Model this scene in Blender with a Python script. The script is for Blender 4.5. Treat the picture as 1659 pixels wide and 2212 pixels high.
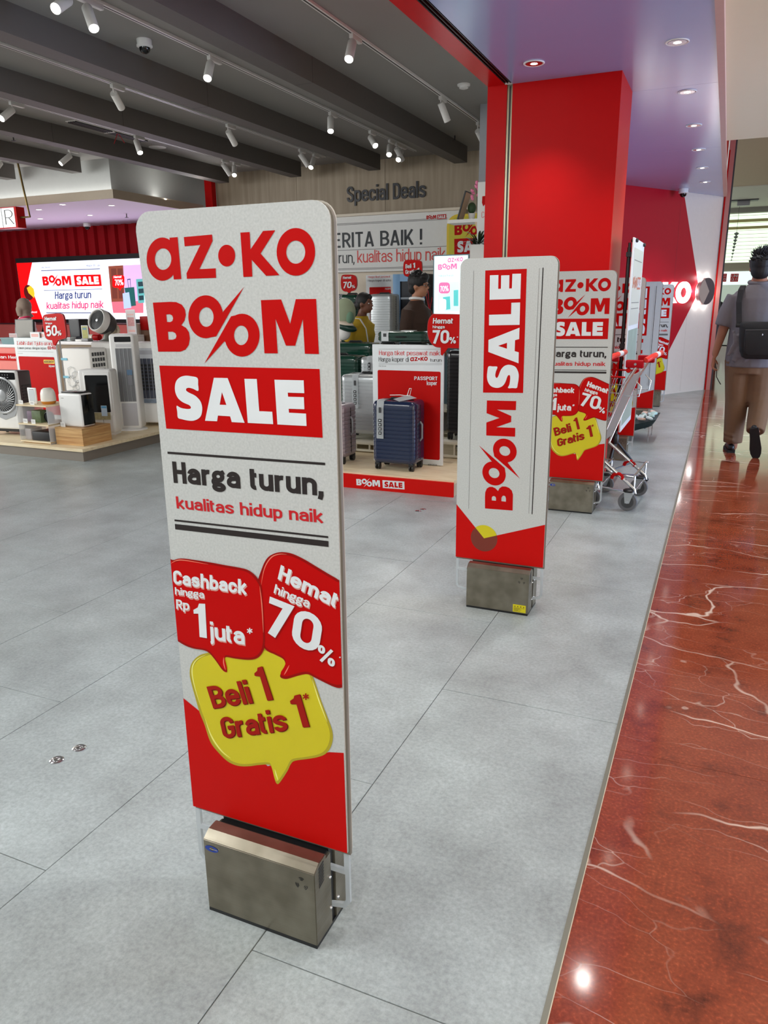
import bpy, bmesh, math, random
from mathutils import Vector, Matrix
from mathutils.geometry import tessellate_polygon
random.seed(7)
for _o in list(bpy.data.objects): bpy.data.objects.remove(_o)
S = bpy.context.scene
COL = S.collection
# ---------------------------------------------------------------- camera
# world: x = across the shop front (seam between grey tiles and marble at x=0), y = along the corridor, z up
CAMLOC = Vector((0.188, 0, 1.33))
FPX = 1628.4; IW, IH = 1659, 2212
YAW, PIT, ROL = 0.41643, 0.27269957, -0.0103064
_f = Vector((-math.sin(YAW)*math.cos(PIT), math.cos(YAW)*math.cos(PIT), -math.sin(PIT)))
_r = Vector((math.cos(YAW), math.sin(YAW), 0)); _u = _r.cross(_f)
RR = math.cos(ROL)*_r+math.sin(ROL)*_u; UU = -math.sin(ROL)*_r+math.cos(ROL)*_u; FF = _f
cam = bpy.data.cameras.new('camera'); cam.sensor_fit = 'VERTICAL'; cam.sensor_height = 24; cam.lens = FPX/IH*24
cam.clip_start = .02; cam.clip_end = 200
camo = bpy.data.objects.new('camera', cam); COL.objects.link(camo)
camo.matrix_world = Matrix(((RR.x, UU.x, -FF.x, CAMLOC.x), (RR.y, UU.y, -FF.y, CAMLOC.y), (RR.z, UU.z, -FF.z, CAMLOC.z), (0, 0, 0, 1)))
S.camera = camo
S.view_settings.view_transform = 'Standard'; S.view_settings.look = 'None'; S.view_settings.gamma = 1
S.view_settings.use_curve_mapping = False; S.view_settings.exposure = 0.30
# ---------------------------------------------------------------- world + large fill lights added out of view (mall and shop ambient)
w = bpy.data.worlds.new('world'); S.world = w; w.use_nodes = True
w.node_tree.nodes['Background'].inputs[0].default_value = (.97, 1.0, .99, 1)
w.node_tree.nodes['Background'].inputs[1].default_value = 0.38
def area(name, loc, size, power, col=(1, 1, 1), target=None, sizey=None):
    l = bpy.data.lights.new(name, 'AREA'); l.energy = power; l.color = col; l.shape = 'RECTANGLE'; l.size = size; l.size_y = sizey or size
    o = bpy.data.objects.new(name, l); COL.objects.link(o); o.location = loc
    if target is not None: o.rotation_euler = (Vector(target)-Vector(loc)).to_track_quat('-Z', 'Y').to_euler()
    return o
def spot(loc, target, power, ang=60, col=(1, .97, .92), rad=.03, blend=.6):
    l = bpy.data.lights.new('spot_light', 'SPOT'); l.energy = power; l.color = col; l.spot_size = math.radians(ang); l.spot_blend = blend; l.shadow_soft_size = rad
    o = bpy.data.objects.new('spot_light', l); COL.objects.link(o); o.location = loc
    o.rotation_euler = (Vector(target)-Vector(loc)).to_track_quat('-Z', 'Y').to_euler()
    return o
area('fill_shop_near', (-3.4, 0.2, 3.0), 2.6, 165, (.98, 1, .98), (-2.4, 1.6, 0), 1.6)  # general fill added under the shop ceiling, outside the view
area('fill_shop_left', (-9.6, 3.0, 3.0), 4, 420, (.99, 1, .98), (-5.0, 6.2, .6), 4)  # added fill left of the view, brightens the shop interior
area('fill_mall_near', (1.3, -1.3, 2.6), 2.0, 56, (.97, 1, .99), (-.2, 1.8, .5), 2.0)  # general fill added behind the camera, lights sign faces and near floor
area('fill_blue_right', (5.4, 6.4, 1.3), 2.4, 260, (.36, .58, 1), (-.3, 6.6, 2.6), 3.2)  # unseen blue fill added to tint soffit and column side
area('fill_warm_right', (6.4, 3.5, 1.3), 9, 130, (1, .92, .8), (0, 3.5, 1.9), 2.2)  # unseen warm fill added on the right for ceiling, wall and column
area('fill_mall_far', (3.6, 13, 3.4), 4, 62, (1, .98, .9), (0, 12.5, .8), 6)  # unseen fill added to brighten the end wall and far corridor
# ---------------------------------------------------------------- projection helper: where a sight line meets a real plane of the place
def ray(px, py):
    return RR*(px-IW/2)/FPX + UU*(-(py-IH/2))/FPX + FF
def at(px, py, ax, val):
    d = ray(px, py); t = (val-CAMLOC[ax])/d[ax]
    return CAMLOC+d*t
# ---------------------------------------------------------------- materials
def lin(c):
    return tuple(((v/255)/12.92 if v/255 <= .04045 else ((v/255+.055)/1.055)**2.4) for v in c)
MATS = {}
def mat(name, rgb, rough=.5, metal=0, noise=0, nscale=20, bump=0, bscale=200, coat=0, trans=0, alpha=1, emit=0, spec=.5):
    if name in MATS: return MATS[name]
    m = bpy.data.materials.new(name); m.use_nodes = True; nt = m.node_tree; b = nt.nodes['Principled BSDF']
    c = lin(rgb)+(1,)
    b.inputs['Base Color'].default_value = c; b.inputs['Roughness'].default_value = rough; b.inputs['Metallic'].default_value = metal
    b.inputs['Specular IOR Level'].default_value = spec if not name.count('red') else .12
    b.inputs['Coat Weight'].default_value = coat; b.inputs['Transmission Weight'].default_value = trans; b.inputs['Alpha'].default_value = alpha
    if emit: b.inputs['Emission Color'].default_value = c; b.inputs['Emission Strength'].default_value = emit
    tc = nt.nodes.new('ShaderNodeTexCoord')
    n = nt.nodes.new('ShaderNodeTexNoise'); n.inputs['Scale'].default_value = nscale; n.inputs['Detail'].default_value = 6
    nt.links.new(tc.outputs['Object'], n.inputs['Vector'])
    mx = nt.nodes.new('ShaderNodeMix'); mx.data_type = 'RGBA'; k = noise if noise else .04
    mx.inputs[6].default_value = tuple(v*(1-k) for v in c[:3])+(1,); mx.inputs[7].default_value = tuple(min(1, v*(1+k)) for v in c[:3])+(1,)
    nt.links.new(n.outputs['Fac'], mx.inputs[0]); nt.links.new(mx.outputs[2], b.inputs['Base Color'])
    if bump:
        n2 = nt.nodes.new('ShaderNodeTexNoise'); n2.inputs['Scale'].default_value = bscale; nt.links.new(tc.outputs['Object'], n2.inputs['Vector'])
        bp = nt.nodes.new('ShaderNodeBump'); bp.inputs['Strength'].default_value = bump; bp.inputs['Distance'].default_value = .002
        nt.links.new(n2.outputs['Fac'], bp.inputs['Height']); nt.links.new(bp.outputs[0], b.inputs['Normal'])
    MATS[name] = m; return m
def nodes(m): return m.node_tree, m.node_tree.nodes['Principled BSDF']
def emis(name, rgb, s):
    m = mat(name, rgb, .6); nt, b = nodes(m); b.inputs['Emission Color'].default_value = lin(rgb)+(1,); b.inputs['Emission Strength'].default_value = s
    return m
def ramp(nt, src, pts):
    r = nt.nodes.new('ShaderNodeValToRGB'); e = r.color_ramp.elements
    e[0].position, e[0].color = pts[0][0], pts[0][1]; e[1].position, e[1].color = pts[-1][0], pts[-1][1]
    for p, c in pts[1:-1]: q = e.new(p); q.color = c
    nt.links.new(src, r.inputs[0]); return r
def g(v): return (v, v, v, 1)
# grey stone-look porcelain tile
TILE = bpy.data.materials.new('grey_tile'); TILE.use_nodes = True
nt, b = nodes(TILE); geo = nt.nodes.new('ShaderNodeNewGeometry')
n1 = nt.nodes.new('ShaderNodeTexNoise'); n1.inputs['Scale'].default_value = 3.0; n1.inputs['Detail'].default_value = 8; n1.inputs['Roughness'].default_value = .65
n2 = nt.nodes.new('ShaderNodeTexNoise'); n2.inputs['Scale'].default_value = 85; n2.inputs['Detail'].default_value = 8; n2.inputs['Roughness'].default_value = .7
oi = nt.nodes.new('ShaderNodeObjectInfo')
for n in (n1, n2): nt.links.new(geo.outputs['Position'], n.inputs['Vector'])
r1 = ramp(nt, n1.outputs['Fac'], [(.3, lin((146, 152, 152))+(1,)), (.7, lin((182, 191, 192))+(1,))])
r2 = ramp(nt, n2.outputs['Fac'], [(.34, g(.74)), (.64, g(1.05))])
mm = nt.nodes.new('ShaderNodeMix'); mm.data_type = 'RGBA'; mm.blend_type = 'MULTIPLY'; mm.inputs[0].default_value = 1
nt.links.new(r1.outputs[0], mm.inputs[6]); nt.links.new(r2.outputs[0], mm.inputs[7]); nt.links.new(mm.outputs[2], b.inputs['Base Color'])
b.inputs['Roughness'].default_value = .36
bp = nt.nodes.new('ShaderNodeBump'); bp.inputs['Strength'].default_value = .12; bp.inputs['Distance'].default_value = .001
nt.links.new(n2.outputs['Fac'], bp.inputs['Height']); nt.links.new(bp.outputs[0], b.inputs['Normal'])
# polished red marble with white veins
MARB = bpy.data.materials.new('red_marble'); MARB.use_nodes = True
nt, b = nodes(MARB); geo = nt.nodes.new('ShaderNodeNewGeometry')
def N(t, **k):
    n = nt.nodes.new(t)
    for a, v in k.items(): n.inputs[a].default_value = v
    return n
n0 = N('ShaderNodeTexNoise', Scale=1.6, Detail=4); nt.links.new(geo.outputs['Position'], n0.inputs['Vector'])
mp = nt.nodes.new('ShaderNodeMapping'); mp.inputs['Rotation'].default_value = (0, 0, .28); mp.inputs['Scale'].default_value = (.55, 2.2, 1)
nt.links.new(geo.outputs['Position'], mp.inputs['Vector'])
ad = nt.nodes.new('ShaderNodeVectorMath'); ad.operation = 'MULTIPLY_ADD'; ad.inputs[1].default_value = (.75, .75, .75)
nt.links.new(n0.outputs['Color'], ad.inputs[0]); nt.links.new(mp.outputs[0], ad.inputs[2])
vo = N('ShaderNodeTexVoronoi', Scale=1.3); vo.feature = 'DISTANCE_TO_EDGE'; nt.links.new(ad.outputs[0], vo.inputs['Vector'])
rv = ramp(nt, vo.outputs['Distance'], [(0, g(1)), (.006, g(.8)), (.013, g(0))])
nb = N('ShaderNodeTexNoise', Scale=2.3, Detail=2); nt.links.new(geo.outputs['Position'], nb.inputs['Vector'])
rb = ramp(nt, nb.outputs['Fac'], [(.43, g(0)), (.58, g(1))])
vm = nt.nodes.new('ShaderNodeMath'); vm.operation = 'MULTIPLY'; nt.links.new(rv.outputs[0], vm.inputs[0]); nt.links.new(rb.outputs[0], vm.inputs[1])
nc = N('ShaderNodeTexNoise', Scale=5, Detail=10, Roughness=.7); nt.links.new(geo.outputs['Position'], nc.inputs['Vector'])
rc = ramp(nt, nc.outputs['Fac'], [(.3, lin((84, 34, 22))+(1,)), (.45, lin((140, 62, 38))+(1,)), (.75, lin((160, 80, 52))+(1,))])
nf = N('ShaderNodeTexNoise', Scale=120, Detail=5); nt.links.new(geo.outputs['Position'], nf.inputs['Vector'])
rf = ramp(nt, nf.outputs['Fac'], [(.35, g(.78)), (.58, g(1.0)), (.72, g(1.5))])
m1 = nt.nodes.new('ShaderNodeMix'); m1.data_type = 'RGBA'; m1.blend_type = 'MULTIPLY'; m1.inputs[0].default_value = 1
nt.links.new(rc.outputs[0], m1.inputs[6]); nt.links.new(rf.outputs[0], m1.inputs[7])
v3 = N('ShaderNodeTexVoronoi', Scale=4.0); v3.feature = 'DISTANCE_TO_EDGE'; nt.links.new(ad.outputs[0], v3.inputs['Vector'])
r3 = ramp(nt, v3.outputs['Distance'], [(0, g(.5)), (.012, g(0))])
mxx = nt.nodes.new('ShaderNodeMath'); mxx.operation = 'MAXIMUM'; nt.links.new(vm.outputs[0], mxx.inputs[0])
rm3 = nt.nodes.new('ShaderNodeMath'); rm3.operation = 'MULTIPLY'; nt.links.new(r3.outputs[0], rm3.inputs[0]); nt.links.new(rb.outputs[0], rm3.inputs[1])
nt.links.new(rm3.outputs[0], mxx.inputs[1])
m2 = nt.nodes.new('ShaderNodeMix'); m2.data_type = 'RGBA'; m2.inputs[7].default_value = lin((222, 196, 180))+(1,)
nt.links.new(mxx.outputs[0], m2.inputs[0]); nt.links.new(m1.outputs[2], m2.inputs[6]); nt.links.new(m2.outputs[2], b.inputs['Base Color'])
b.inputs['Roughness'].default_value = .085; b.inputs['Specular IOR Level'].default_value = .8
# brushed stainless steel
STEEL = bpy.data.materials.new('brushed_steel'); STEEL.use_nodes = True
nt, b = nodes(STEEL); tc = nt.nodes.new('ShaderNodeTexCoord'); mp = nt.nodes.new('ShaderNodeMapping'); mp.inputs['Scale'].default_value = (3, 3, 260)
n1 = nt.nodes.new('ShaderNodeTexNoise'); n1.inputs['Scale'].default_value = 1.5; n1.inputs['Detail'].default_value = 5
nt.links.new(tc.outputs['Object'], mp.inputs[0]); nt.links.new(mp.outputs[0], n1.inputs['Vector'])
n2 = nt.nodes.new('ShaderNodeTexNoise'); n2.inputs['Scale'].default_value = 14; nt.links.new(tc.outputs['Object'], n2.inputs['Vector'])
r2 = ramp(nt, n2.outputs['Fac'], [(.35, lin((126, 119, 104))+(1,)), (.7, lin((150, 143, 128))+(1,))]); nt.links.new(r2.outputs[0], b.inputs['Base Color'])
r1 = ramp(nt, n1.outputs['Fac'], [(.3, g(.3)), (.7, g(.45))]); nt.links.new(r1.outputs[0], b.inputs['Roughness']); b.inputs['Metallic'].default_value = .9
# wood veneer
def woodmat(name, a, c, sc=(12, 12, 1.2), rough=.5):
    m = bpy.data.materials.new(name); m.use_nodes = True; nt, b = nodes(m); tc = nt.nodes.new('ShaderNodeTexCoord')
    mp = nt.nodes.new('ShaderNodeMapping'); mp.inputs['Scale'].default_value = sc; nt.links.new(tc.outputs['Object'], mp.inputs[0])
    n = nt.nodes.new('ShaderNodeTexNoise'); n.inputs['Scale'].default_value = 3; n.inputs['Detail'].default_value = 7; nt.links.new(mp.outputs[0], n.inputs['Vector'])
    r = ramp(nt, n.outputs['Fac'], [(.35, lin(a)+(1,)), (.65, lin(c)+(1,))]); nt.links.new(r.outputs[0], b.inputs['Base Color']); b.inputs['Roughness'].default_value = rough
    MATS[name] = m; return m
WOODW = woodmat('wood_veneer', (146, 130, 108), (166, 150, 128), (6, 6, .35))
PINE = woodmat('pine_wood', (176, 128, 76), (212, 172, 116), (1, 1, 14))
PINE2 = woodmat('pale_wood', (226, 206, 168), (240, 224, 190), (2, 14, 14))
# paper board (printed, fibrous light grey)
PAPER = bpy.data.materials.new('grey_paper_print'); PAPER.use_nodes = True
nt, b = nodes(PAPER); tc = nt.nodes.new('ShaderNodeTexCoord')
n1 = nt.nodes.new('ShaderNodeTexNoise'); n1.inputs['Scale'].default_value = 220; n1.inputs['Detail'].default_value = 4; nt.links.new(tc.outputs['Object'], n1.inputs['Vector'])
r1 = ramp(nt, n1.outputs['Fac'], [(.3, lin((186, 189, 186))+(1,)), (.7, lin((202, 204, 201))+(1,))]); nt.links.new(r1.outputs[0], b.inputs['Base Color']); b.inputs['Roughness'].default_value = .45
RED = mat('red_print', (190, 2, 1), .5); DRED = mat('dark_red_print', (150, 12, 8), .42); BRED = mat('bright_red_print', (196, 12, 8), .5)
PINK = mat('highlight_pink_print', (240, 120, 96), .4)
YEL = mat('yellow_print', (208, 194, 14), .42); DYEL = mat('dark_yellow_print', (176, 160, 20), .42); LYEL = mat('light_yellow_print', (242, 238, 130), .42)
BLK = mat('black_print', (34, 24, 22), .45); WHP = mat('white_print', (224, 229, 231), .42); TRED = mat('brick_red_print', (160, 28, 18), .42); SHAD = mat('grey_pink_print', (214, 150, 140), .5)
BROWN = mat('brown_print', (118, 44, 28), .45); GREYP = mat('grey_line_print', (120, 118, 116), .5)
REDP = mat('red_paint', (182, 6, 8), .38, bump=.1, bscale=300); REDG = mat('red_gloss_paint', (200, 16, 18), .25)
WHITE = mat('white_plastic', (236, 236, 234), .35); WHITEM = mat('white_matt_paint', (232, 230, 226), .6, noise=.02, nscale=3)
BLACK = mat('black_plastic', (18, 18, 20), .4); BLKG = mat('black_gloss', (8, 8, 10), .12)
DARKG = mat('dark_grey_plastic', (60, 60, 62), .5); MIDG = mat('mid_grey_plastic', (140, 140, 142), .45)
CHROME = mat('chrome_metal', (220, 220, 222), .18, metal=1); ALU = mat('aluminium', (190, 192, 194), .3, metal=.9)
RUB = mat('grey_rubber', (96, 96, 100), .6)
CEIL = mat('ceiling_paint', (152, 150, 146), .7, noise=.03, nscale=2); BEAM = mat('beam_paint', (92, 87, 83), .65); 
def glass(name='clear_acrylic', tint=(235, 245, 245), a=.22):
    return mat(name, tint, .08, alpha=a, coat=.5)
ACR = glass()
# ---------------------------------------------------------------- object helpers
def root_of(o):
    while o.parent: o = o.parent
    return o
def link(name, me, m, parent=None, world=True, kind=None):
    if isinstance(me, bmesh.types.BMesh):
        b_ = me; me = bpy.data.meshes.new(name); b_.to_mesh(me); b_.free()
    o = bpy.data.objects.new(name, me); COL.objects.link(o)
    if m is not None and not me.materials: me.materials.append(m)
    if parent is not None:
        if world: me.transform(wmat(root_of(parent)).inverted())
        o.parent = parent
    if kind: o['kind'] = kind
    return o
def wmat(o): return Matrix.Translation(o.location) @ o.rotation_euler.to_matrix().to_4x4()
def thing(name, label, cat, loc=(0, 0, 0), rz=0, group=None):
    o = bpy.data.objects.new(name, None); COL.objects.link(o); o.location = loc; o.rotation_euler = (0, 0, rz); o.empty_display_size = .1
    o['label'] = label; o['category'] = cat
    if group: o['group'] = group
    return o
def tag(o, label, cat, group=None):
    o['label'] = label; o['category'] = cat
    if group: o['group'] = group
    return o
def dup(src, loc, rz=None, label=None, group=None):
    r = src.copy(); COL.objects.link(r); r.location = loc
    if rz is not None: r.rotation_euler = (0, 0, rz)
    if label: r['label'] = label
    if group: r['group'] = group
    for ch in list(src.children):
        c = ch.copy(); COL.objects.link(c); c.parent = r
        for gk in list(ch.children):
            d = gk.copy(); COL.objects.link(d); d.parent = c
    return r
def smooth(me, ang=40):
    for p in me.polygons: p.use_smooth = True
    me.set_sharp_from_angle(angle=math.radians(ang))
def setsmooth(o, ang=40): smooth(o.data, ang); return o
def bbox_bm(x0, x1, y0, y1, z0, z1, bev=0, seg=2, bm=None):
    b_ = bmesh.new()
    vs = bmesh.ops.create_cube(b_, size=1)['verts']
    for v in vs: v.co = Vector(((x0+x1)/2+v.co.x*(x1-x0), (y0+y1)/2+v.co.y*(y1-y0), (z0+z1)/2+v.co.z*(z1-z0)))
    if bev: bmesh.ops.bevel(b_, geom=b_.edges[:], offset=bev, segments=seg, affect='EDGES', profile=.5)
    if bm is not None:
        me = bpy.data.meshes.new('t'); b_.to_mesh(me); bm.from_mesh(me); bpy.data.meshes.remove(me); b_.free(); return bm
    return b_
def box(name, x0, x1, y0, y1, z0, z1, m, parent=None, bev=0, kind=None, world=True, seg=2):
    o = link(name, bbox_bm(min(x0, x1), max(x0, x1), min(y0, y1), max(y0, y1), min(z0, z1), max(z0, z1), bev, seg), m, parent, world, kind)
    if bev: smooth(o.data, 35)
    return o
def tube_bm(pts, r, seg=10, bm=None, closed=False, caps=True, rs=None):
    b_ = bm if bm is not None else bmesh.new(); pts = [Vector(p) for p in pts]; n = len(pts); rings = []; prev = None
    for i, p in enumerate(pts):
        if closed: t = (pts[(i+1) % n]-pts[i-1]).normalized()
        elif i == 0: t = (pts[1]-p).normalized()
        elif i == n-1: t = (p-pts[i-1]).normalized()
        else: t = ((pts[i+1]-p).normalized()+(p-pts[i-1]).normalized()).normalized()
        if prev is None: a = t.orthogonal().normalized()
        else:
            a = prev-t*prev.dot(t); a = a.normalized() if a.length > 1e-6 else t.orthogonal().normalized()
        prev = a; c = t.cross(a); rr = rs[i] if rs else r
        rings.append([b_.verts.new(p+(a*math.cos(k*2*math.pi/seg)+c*math.sin(k*2*math.pi/seg))*rr) for k in range(seg)])
    for i in range(n if closed else n-1):
        A, B = rings[i], rings[(i+1) % n]
        for k in range(seg): b_.faces.new((A[k], A[(k+1) % seg], B[(k+1) % seg], B[k]))
    if caps and not closed:
        b_.faces.new(rings[0][::-1]); b_.faces.new(rings[-1])
    return b_
def tube(name, pts, r, m, parent=None, seg=10, world=True, kind=None, rs=None, closed=False):
    o = link(name, tube_bm(pts, r, seg, rs=rs, closed=closed), m, parent, world, kind); smooth(o.data, 50); return o
def arc(c, r, a0, a1, n, ax='xz'):
    out = []
    for i in range(n+1):
        a = a0+(a1-a0)*i/n; p = [c[0], c[1], c[2]]; p['xyz'.index(ax[0])] += r*math.cos(a); p['xyz'.index(ax[1])] += r*math.sin(a); out.append(tuple(p))
    return out
def cyl(name, p0, p1, r, m, parent=None, seg=24, world=True, kind=None, r1=None):
    return tube(name, [p0, p1], r, m, parent, seg, world, kind, rs=[r, r if r1 is None else r1])
def lathe_bm(prof, c=(0, 0, 0), axis=(0, 0, 1), seg=24, bm=None):
    b_ = bm if bm is not None else bmesh.new(); ax = Vector(axis).normalized(); a = ax.orthogonal().normalized(); d = ax.cross(a); c = Vector(c); rings = []
    for (r, h) in prof:
        rings.append([b_.verts.new(c+ax*h+(a*math.cos(k*2*math.pi/seg)+d*math.sin(k*2*math.pi/seg))*max(r, 1e-4)) for k in range(seg)])
    for A, B in zip(rings, rings[1:]):
        for k in range(seg): b_.faces.new((A[k], A[(k+1) % seg], B[(k+1) % seg], B[k]))
    b_.faces.new(rings[0][::-1]); b_.faces.new(rings[-1]); return b_
def lathe(name, prof, c, m, parent=None, axis=(0, 0, 1), seg=24, world=True, ang=40):
    o = link(name, lathe_bm(prof, c, axis, seg), m, parent, world); smooth(o.data, ang); return o
def rrect(w, h, r, n=5, cx=0, cy=0):
    out = []
    for (sx, sy, a0) in ((1, 1, 0), (-1, 1, 90), (-1, -1, 180), (1, -1, 270)):
        for i in range(n+1):
            a = math.radians(a0+90*i/n); out.append((cx+sx*(w/2-r)+r*math.cos(a), cy+sy*(h/2-r)+r*math.sin(a)))
    return out
def loft_bm(sections, bm=None, close=True, cap=True):
    b_ = bm if bm is not None else bmesh.new(); rings = [[b_.verts.new(p) for p in s] for s in sections]
    for A, B in zip(rings, rings[1:]):
        n = len(A)
        for k in range(n): b_.faces.new((A[k], A[(k+1) % n], B[(k+1) % n], B[k]))
    if cap: b_.faces.new(rings[0][::-1]); b_.faces.new(rings[-1])
    bmesh.ops.recalc_face_normals(b_, faces=b_.faces[:]); return b_
def prism(name, pts2, F, d0, d1, m, parent=None, world=True, kind=None, bev=0):
    """extrude a 2-D outline on plane F from depth d0 to d1 along its normal"""
    b_ = bmesh.new(); A = [b_.verts.new(F.w(u, v, d0)) for u, v in pts2]; B = [b_.verts.new(F.w(u, v, d1)) for u, v in pts2]; n = len(A)
    b_.faces.new(A); b_.faces.new(B[::-1])
    for k in range(n): b_.faces.new((A[k], B[k], B[(k+1) % n], A[(k+1) % n]))
    bmesh.ops.recalc_face_normals(b_, faces=b_.faces[:])
    if bev: bmesh.ops.bevel(b_, geom=[e for e in b_.edges if e.calc_face_angle(0) > .6], offset=bev, segments=2, affect='EDGES')
    o = link(name, b_, m, parent, world, kind); smooth(o.data, 35); return o
# ---------------------------------------------------------------- planes that carry print
def catmull(P, n=6, closed=True):
    out = []; L = len(P)
    for i in range(L if closed else L-1):
        p0, p1, p2, p3 = (P[(i-1) % L] if closed or i > 0 else P[i], P[i], P[(i+1) % L], P[(i+2) % L] if closed or i+2 < L else P[i+1])
        for k in range(n):
            t = k/n
            out.append(tuple(.5*((2*p1[j])+(-p0[j]+p2[j])*t+(2*p0[j]-5*p1[j]+4*p2[j]-p3[j])*t*t+(-p0[j]+3*p1[j]-3*p2[j]+p3[j])*t**3) for j in (0, 1)))
    if not closed: out.append(P[-1])
    return out
def ell(cx, cy, rx, ry, n=40): return [(cx+rx*math.cos(2*math.pi*i/n), cy+ry*math.sin(2*math.pi*i/n)) for i in range(n)]
_HT = {}
def text_mesh(s, off):
    key = (s, off)
    if key in _HT: return _HT[key]
    c = bpy.data.curves.new('t', 'FONT'); c.body = s; c.offset = off; c.resolution_u = 4; c.space_character = 1.0+off*1.6
    o = bpy.data.objects.new('t', c); COL.objects.link(o); bpy.context.view_layer.update()
    me = bpy.data.meshes.new_from_object(o.evaluated_get(bpy.context.evaluated_depsgraph_get()))
    V = [(v.co.x, v.co.y) for v in me.vertices]; Fs = [tuple(p.vertices) for p in me.polygons]
    bpy.data.objects.remove(o); bpy.data.curves.remove(c); bpy.data.meshes.remove(me)
    _HT[key] = (V, Fs); return V, Fs
class Pl:
    def __init__(s, O, U=(1, 0, 0), V=(0, 0, 1)):
        s.O = Vector(O); s.U = Vector(U).normalized(); s.V = Vector(V).normalized(); s.N = s.U.cross(s.V)
        # normal toward the viewer side: for U=+x, V=+z this is -y
    def w(s, u, v, d=0): return s.O+s.U*u+s.V*v+s.N*d
    def px(s, x, y):
        d = ray(x, y); t = (s.O-CAMLOC).dot(s.N)/d.dot(s.N); p = CAMLOC+d*t-s.O
        return (p.dot(s.U), p.dot(s.V))
    def shape(s, name, sets, m, parent=None, lift=.0006):
        """sets: list of [outer, hole, hole...] in (u,v)"""
        b_ = bmesh.new()
        for si, loops in enumerate(sets):
            pts = [[Vector((p[0], p[1], 0)) for p in lp] for lp in loops]; flat = [p for lp in pts for p in lp]
            vs = [b_.verts.new(s.w(p.x, p.y, lift+.00003*si)) for p in flat]
            for t in tessellate_polygon(pts):
                try:
                    f = b_.faces.new([vs[i] for i in t]); f.normal_update()
                    if f.normal.dot(s.N) < 0: f.normal_flip()
                except ValueError: pass
        return link(name, b_, m, parent)
    def rect(s, name, u0, v0, u1, v1, m, parent=None, lift=.0006, r=0):
        w_, h_ = abs(u1-u0), abs(v1-v0); cx, cy = (u0+u1)/2, (v0+v1)/2
        pts = rrect(w_, h_, r, 4, cx, cy) if r else [(u0, v0), (u1, v0), (u1, v1), (u0, v1)]
        return s.shape(name, [[pts]], m, parent, lift)
    def text(s, t, p0, p1, h, m, parent=None, off=.03, lift=.0008, up=None, name='lettering', depth=0):
        V, Fs = text_mesh(t, off); H = 1.0
        x0 = min(v[0] for v in V); x1 = max(v[0] for v in V)
        a = Vector(p0); d = Vector(p1)-a; upv = Vector(up).normalized() if up else Vector((-d.y, d.x)).normalized()
        b_ = bmesh.new(); vs = []
        for (x, y) in V:
            q = a+d*((x-x0)/(x1-x0))+upv*(y/H*h); vs.append(b_.verts.new(s.w(q.x, q.y, lift+(len(vs) % 997)*2e-7)))
        for f in Fs:
            try:
                q = b_.faces.new([vs[i] for i in f]); q.normal_update()
                if q.normal.dot(s.N) < 0: q.normal_flip()
            except ValueError: pass
        if depth:
            r_ = bmesh.ops.extrude_face_region(b_, geom=b_.faces[:]); 
            bmesh.ops.translate(b_, verts=[e for e in r_['geom'] if isinstance(e, bmesh.types.BMVert)], vec=s.N*depth)
            bmesh.ops.recalc_face_normals(b_, faces=b_.faces[:])
        return link(name, b_, m, parent)
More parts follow.
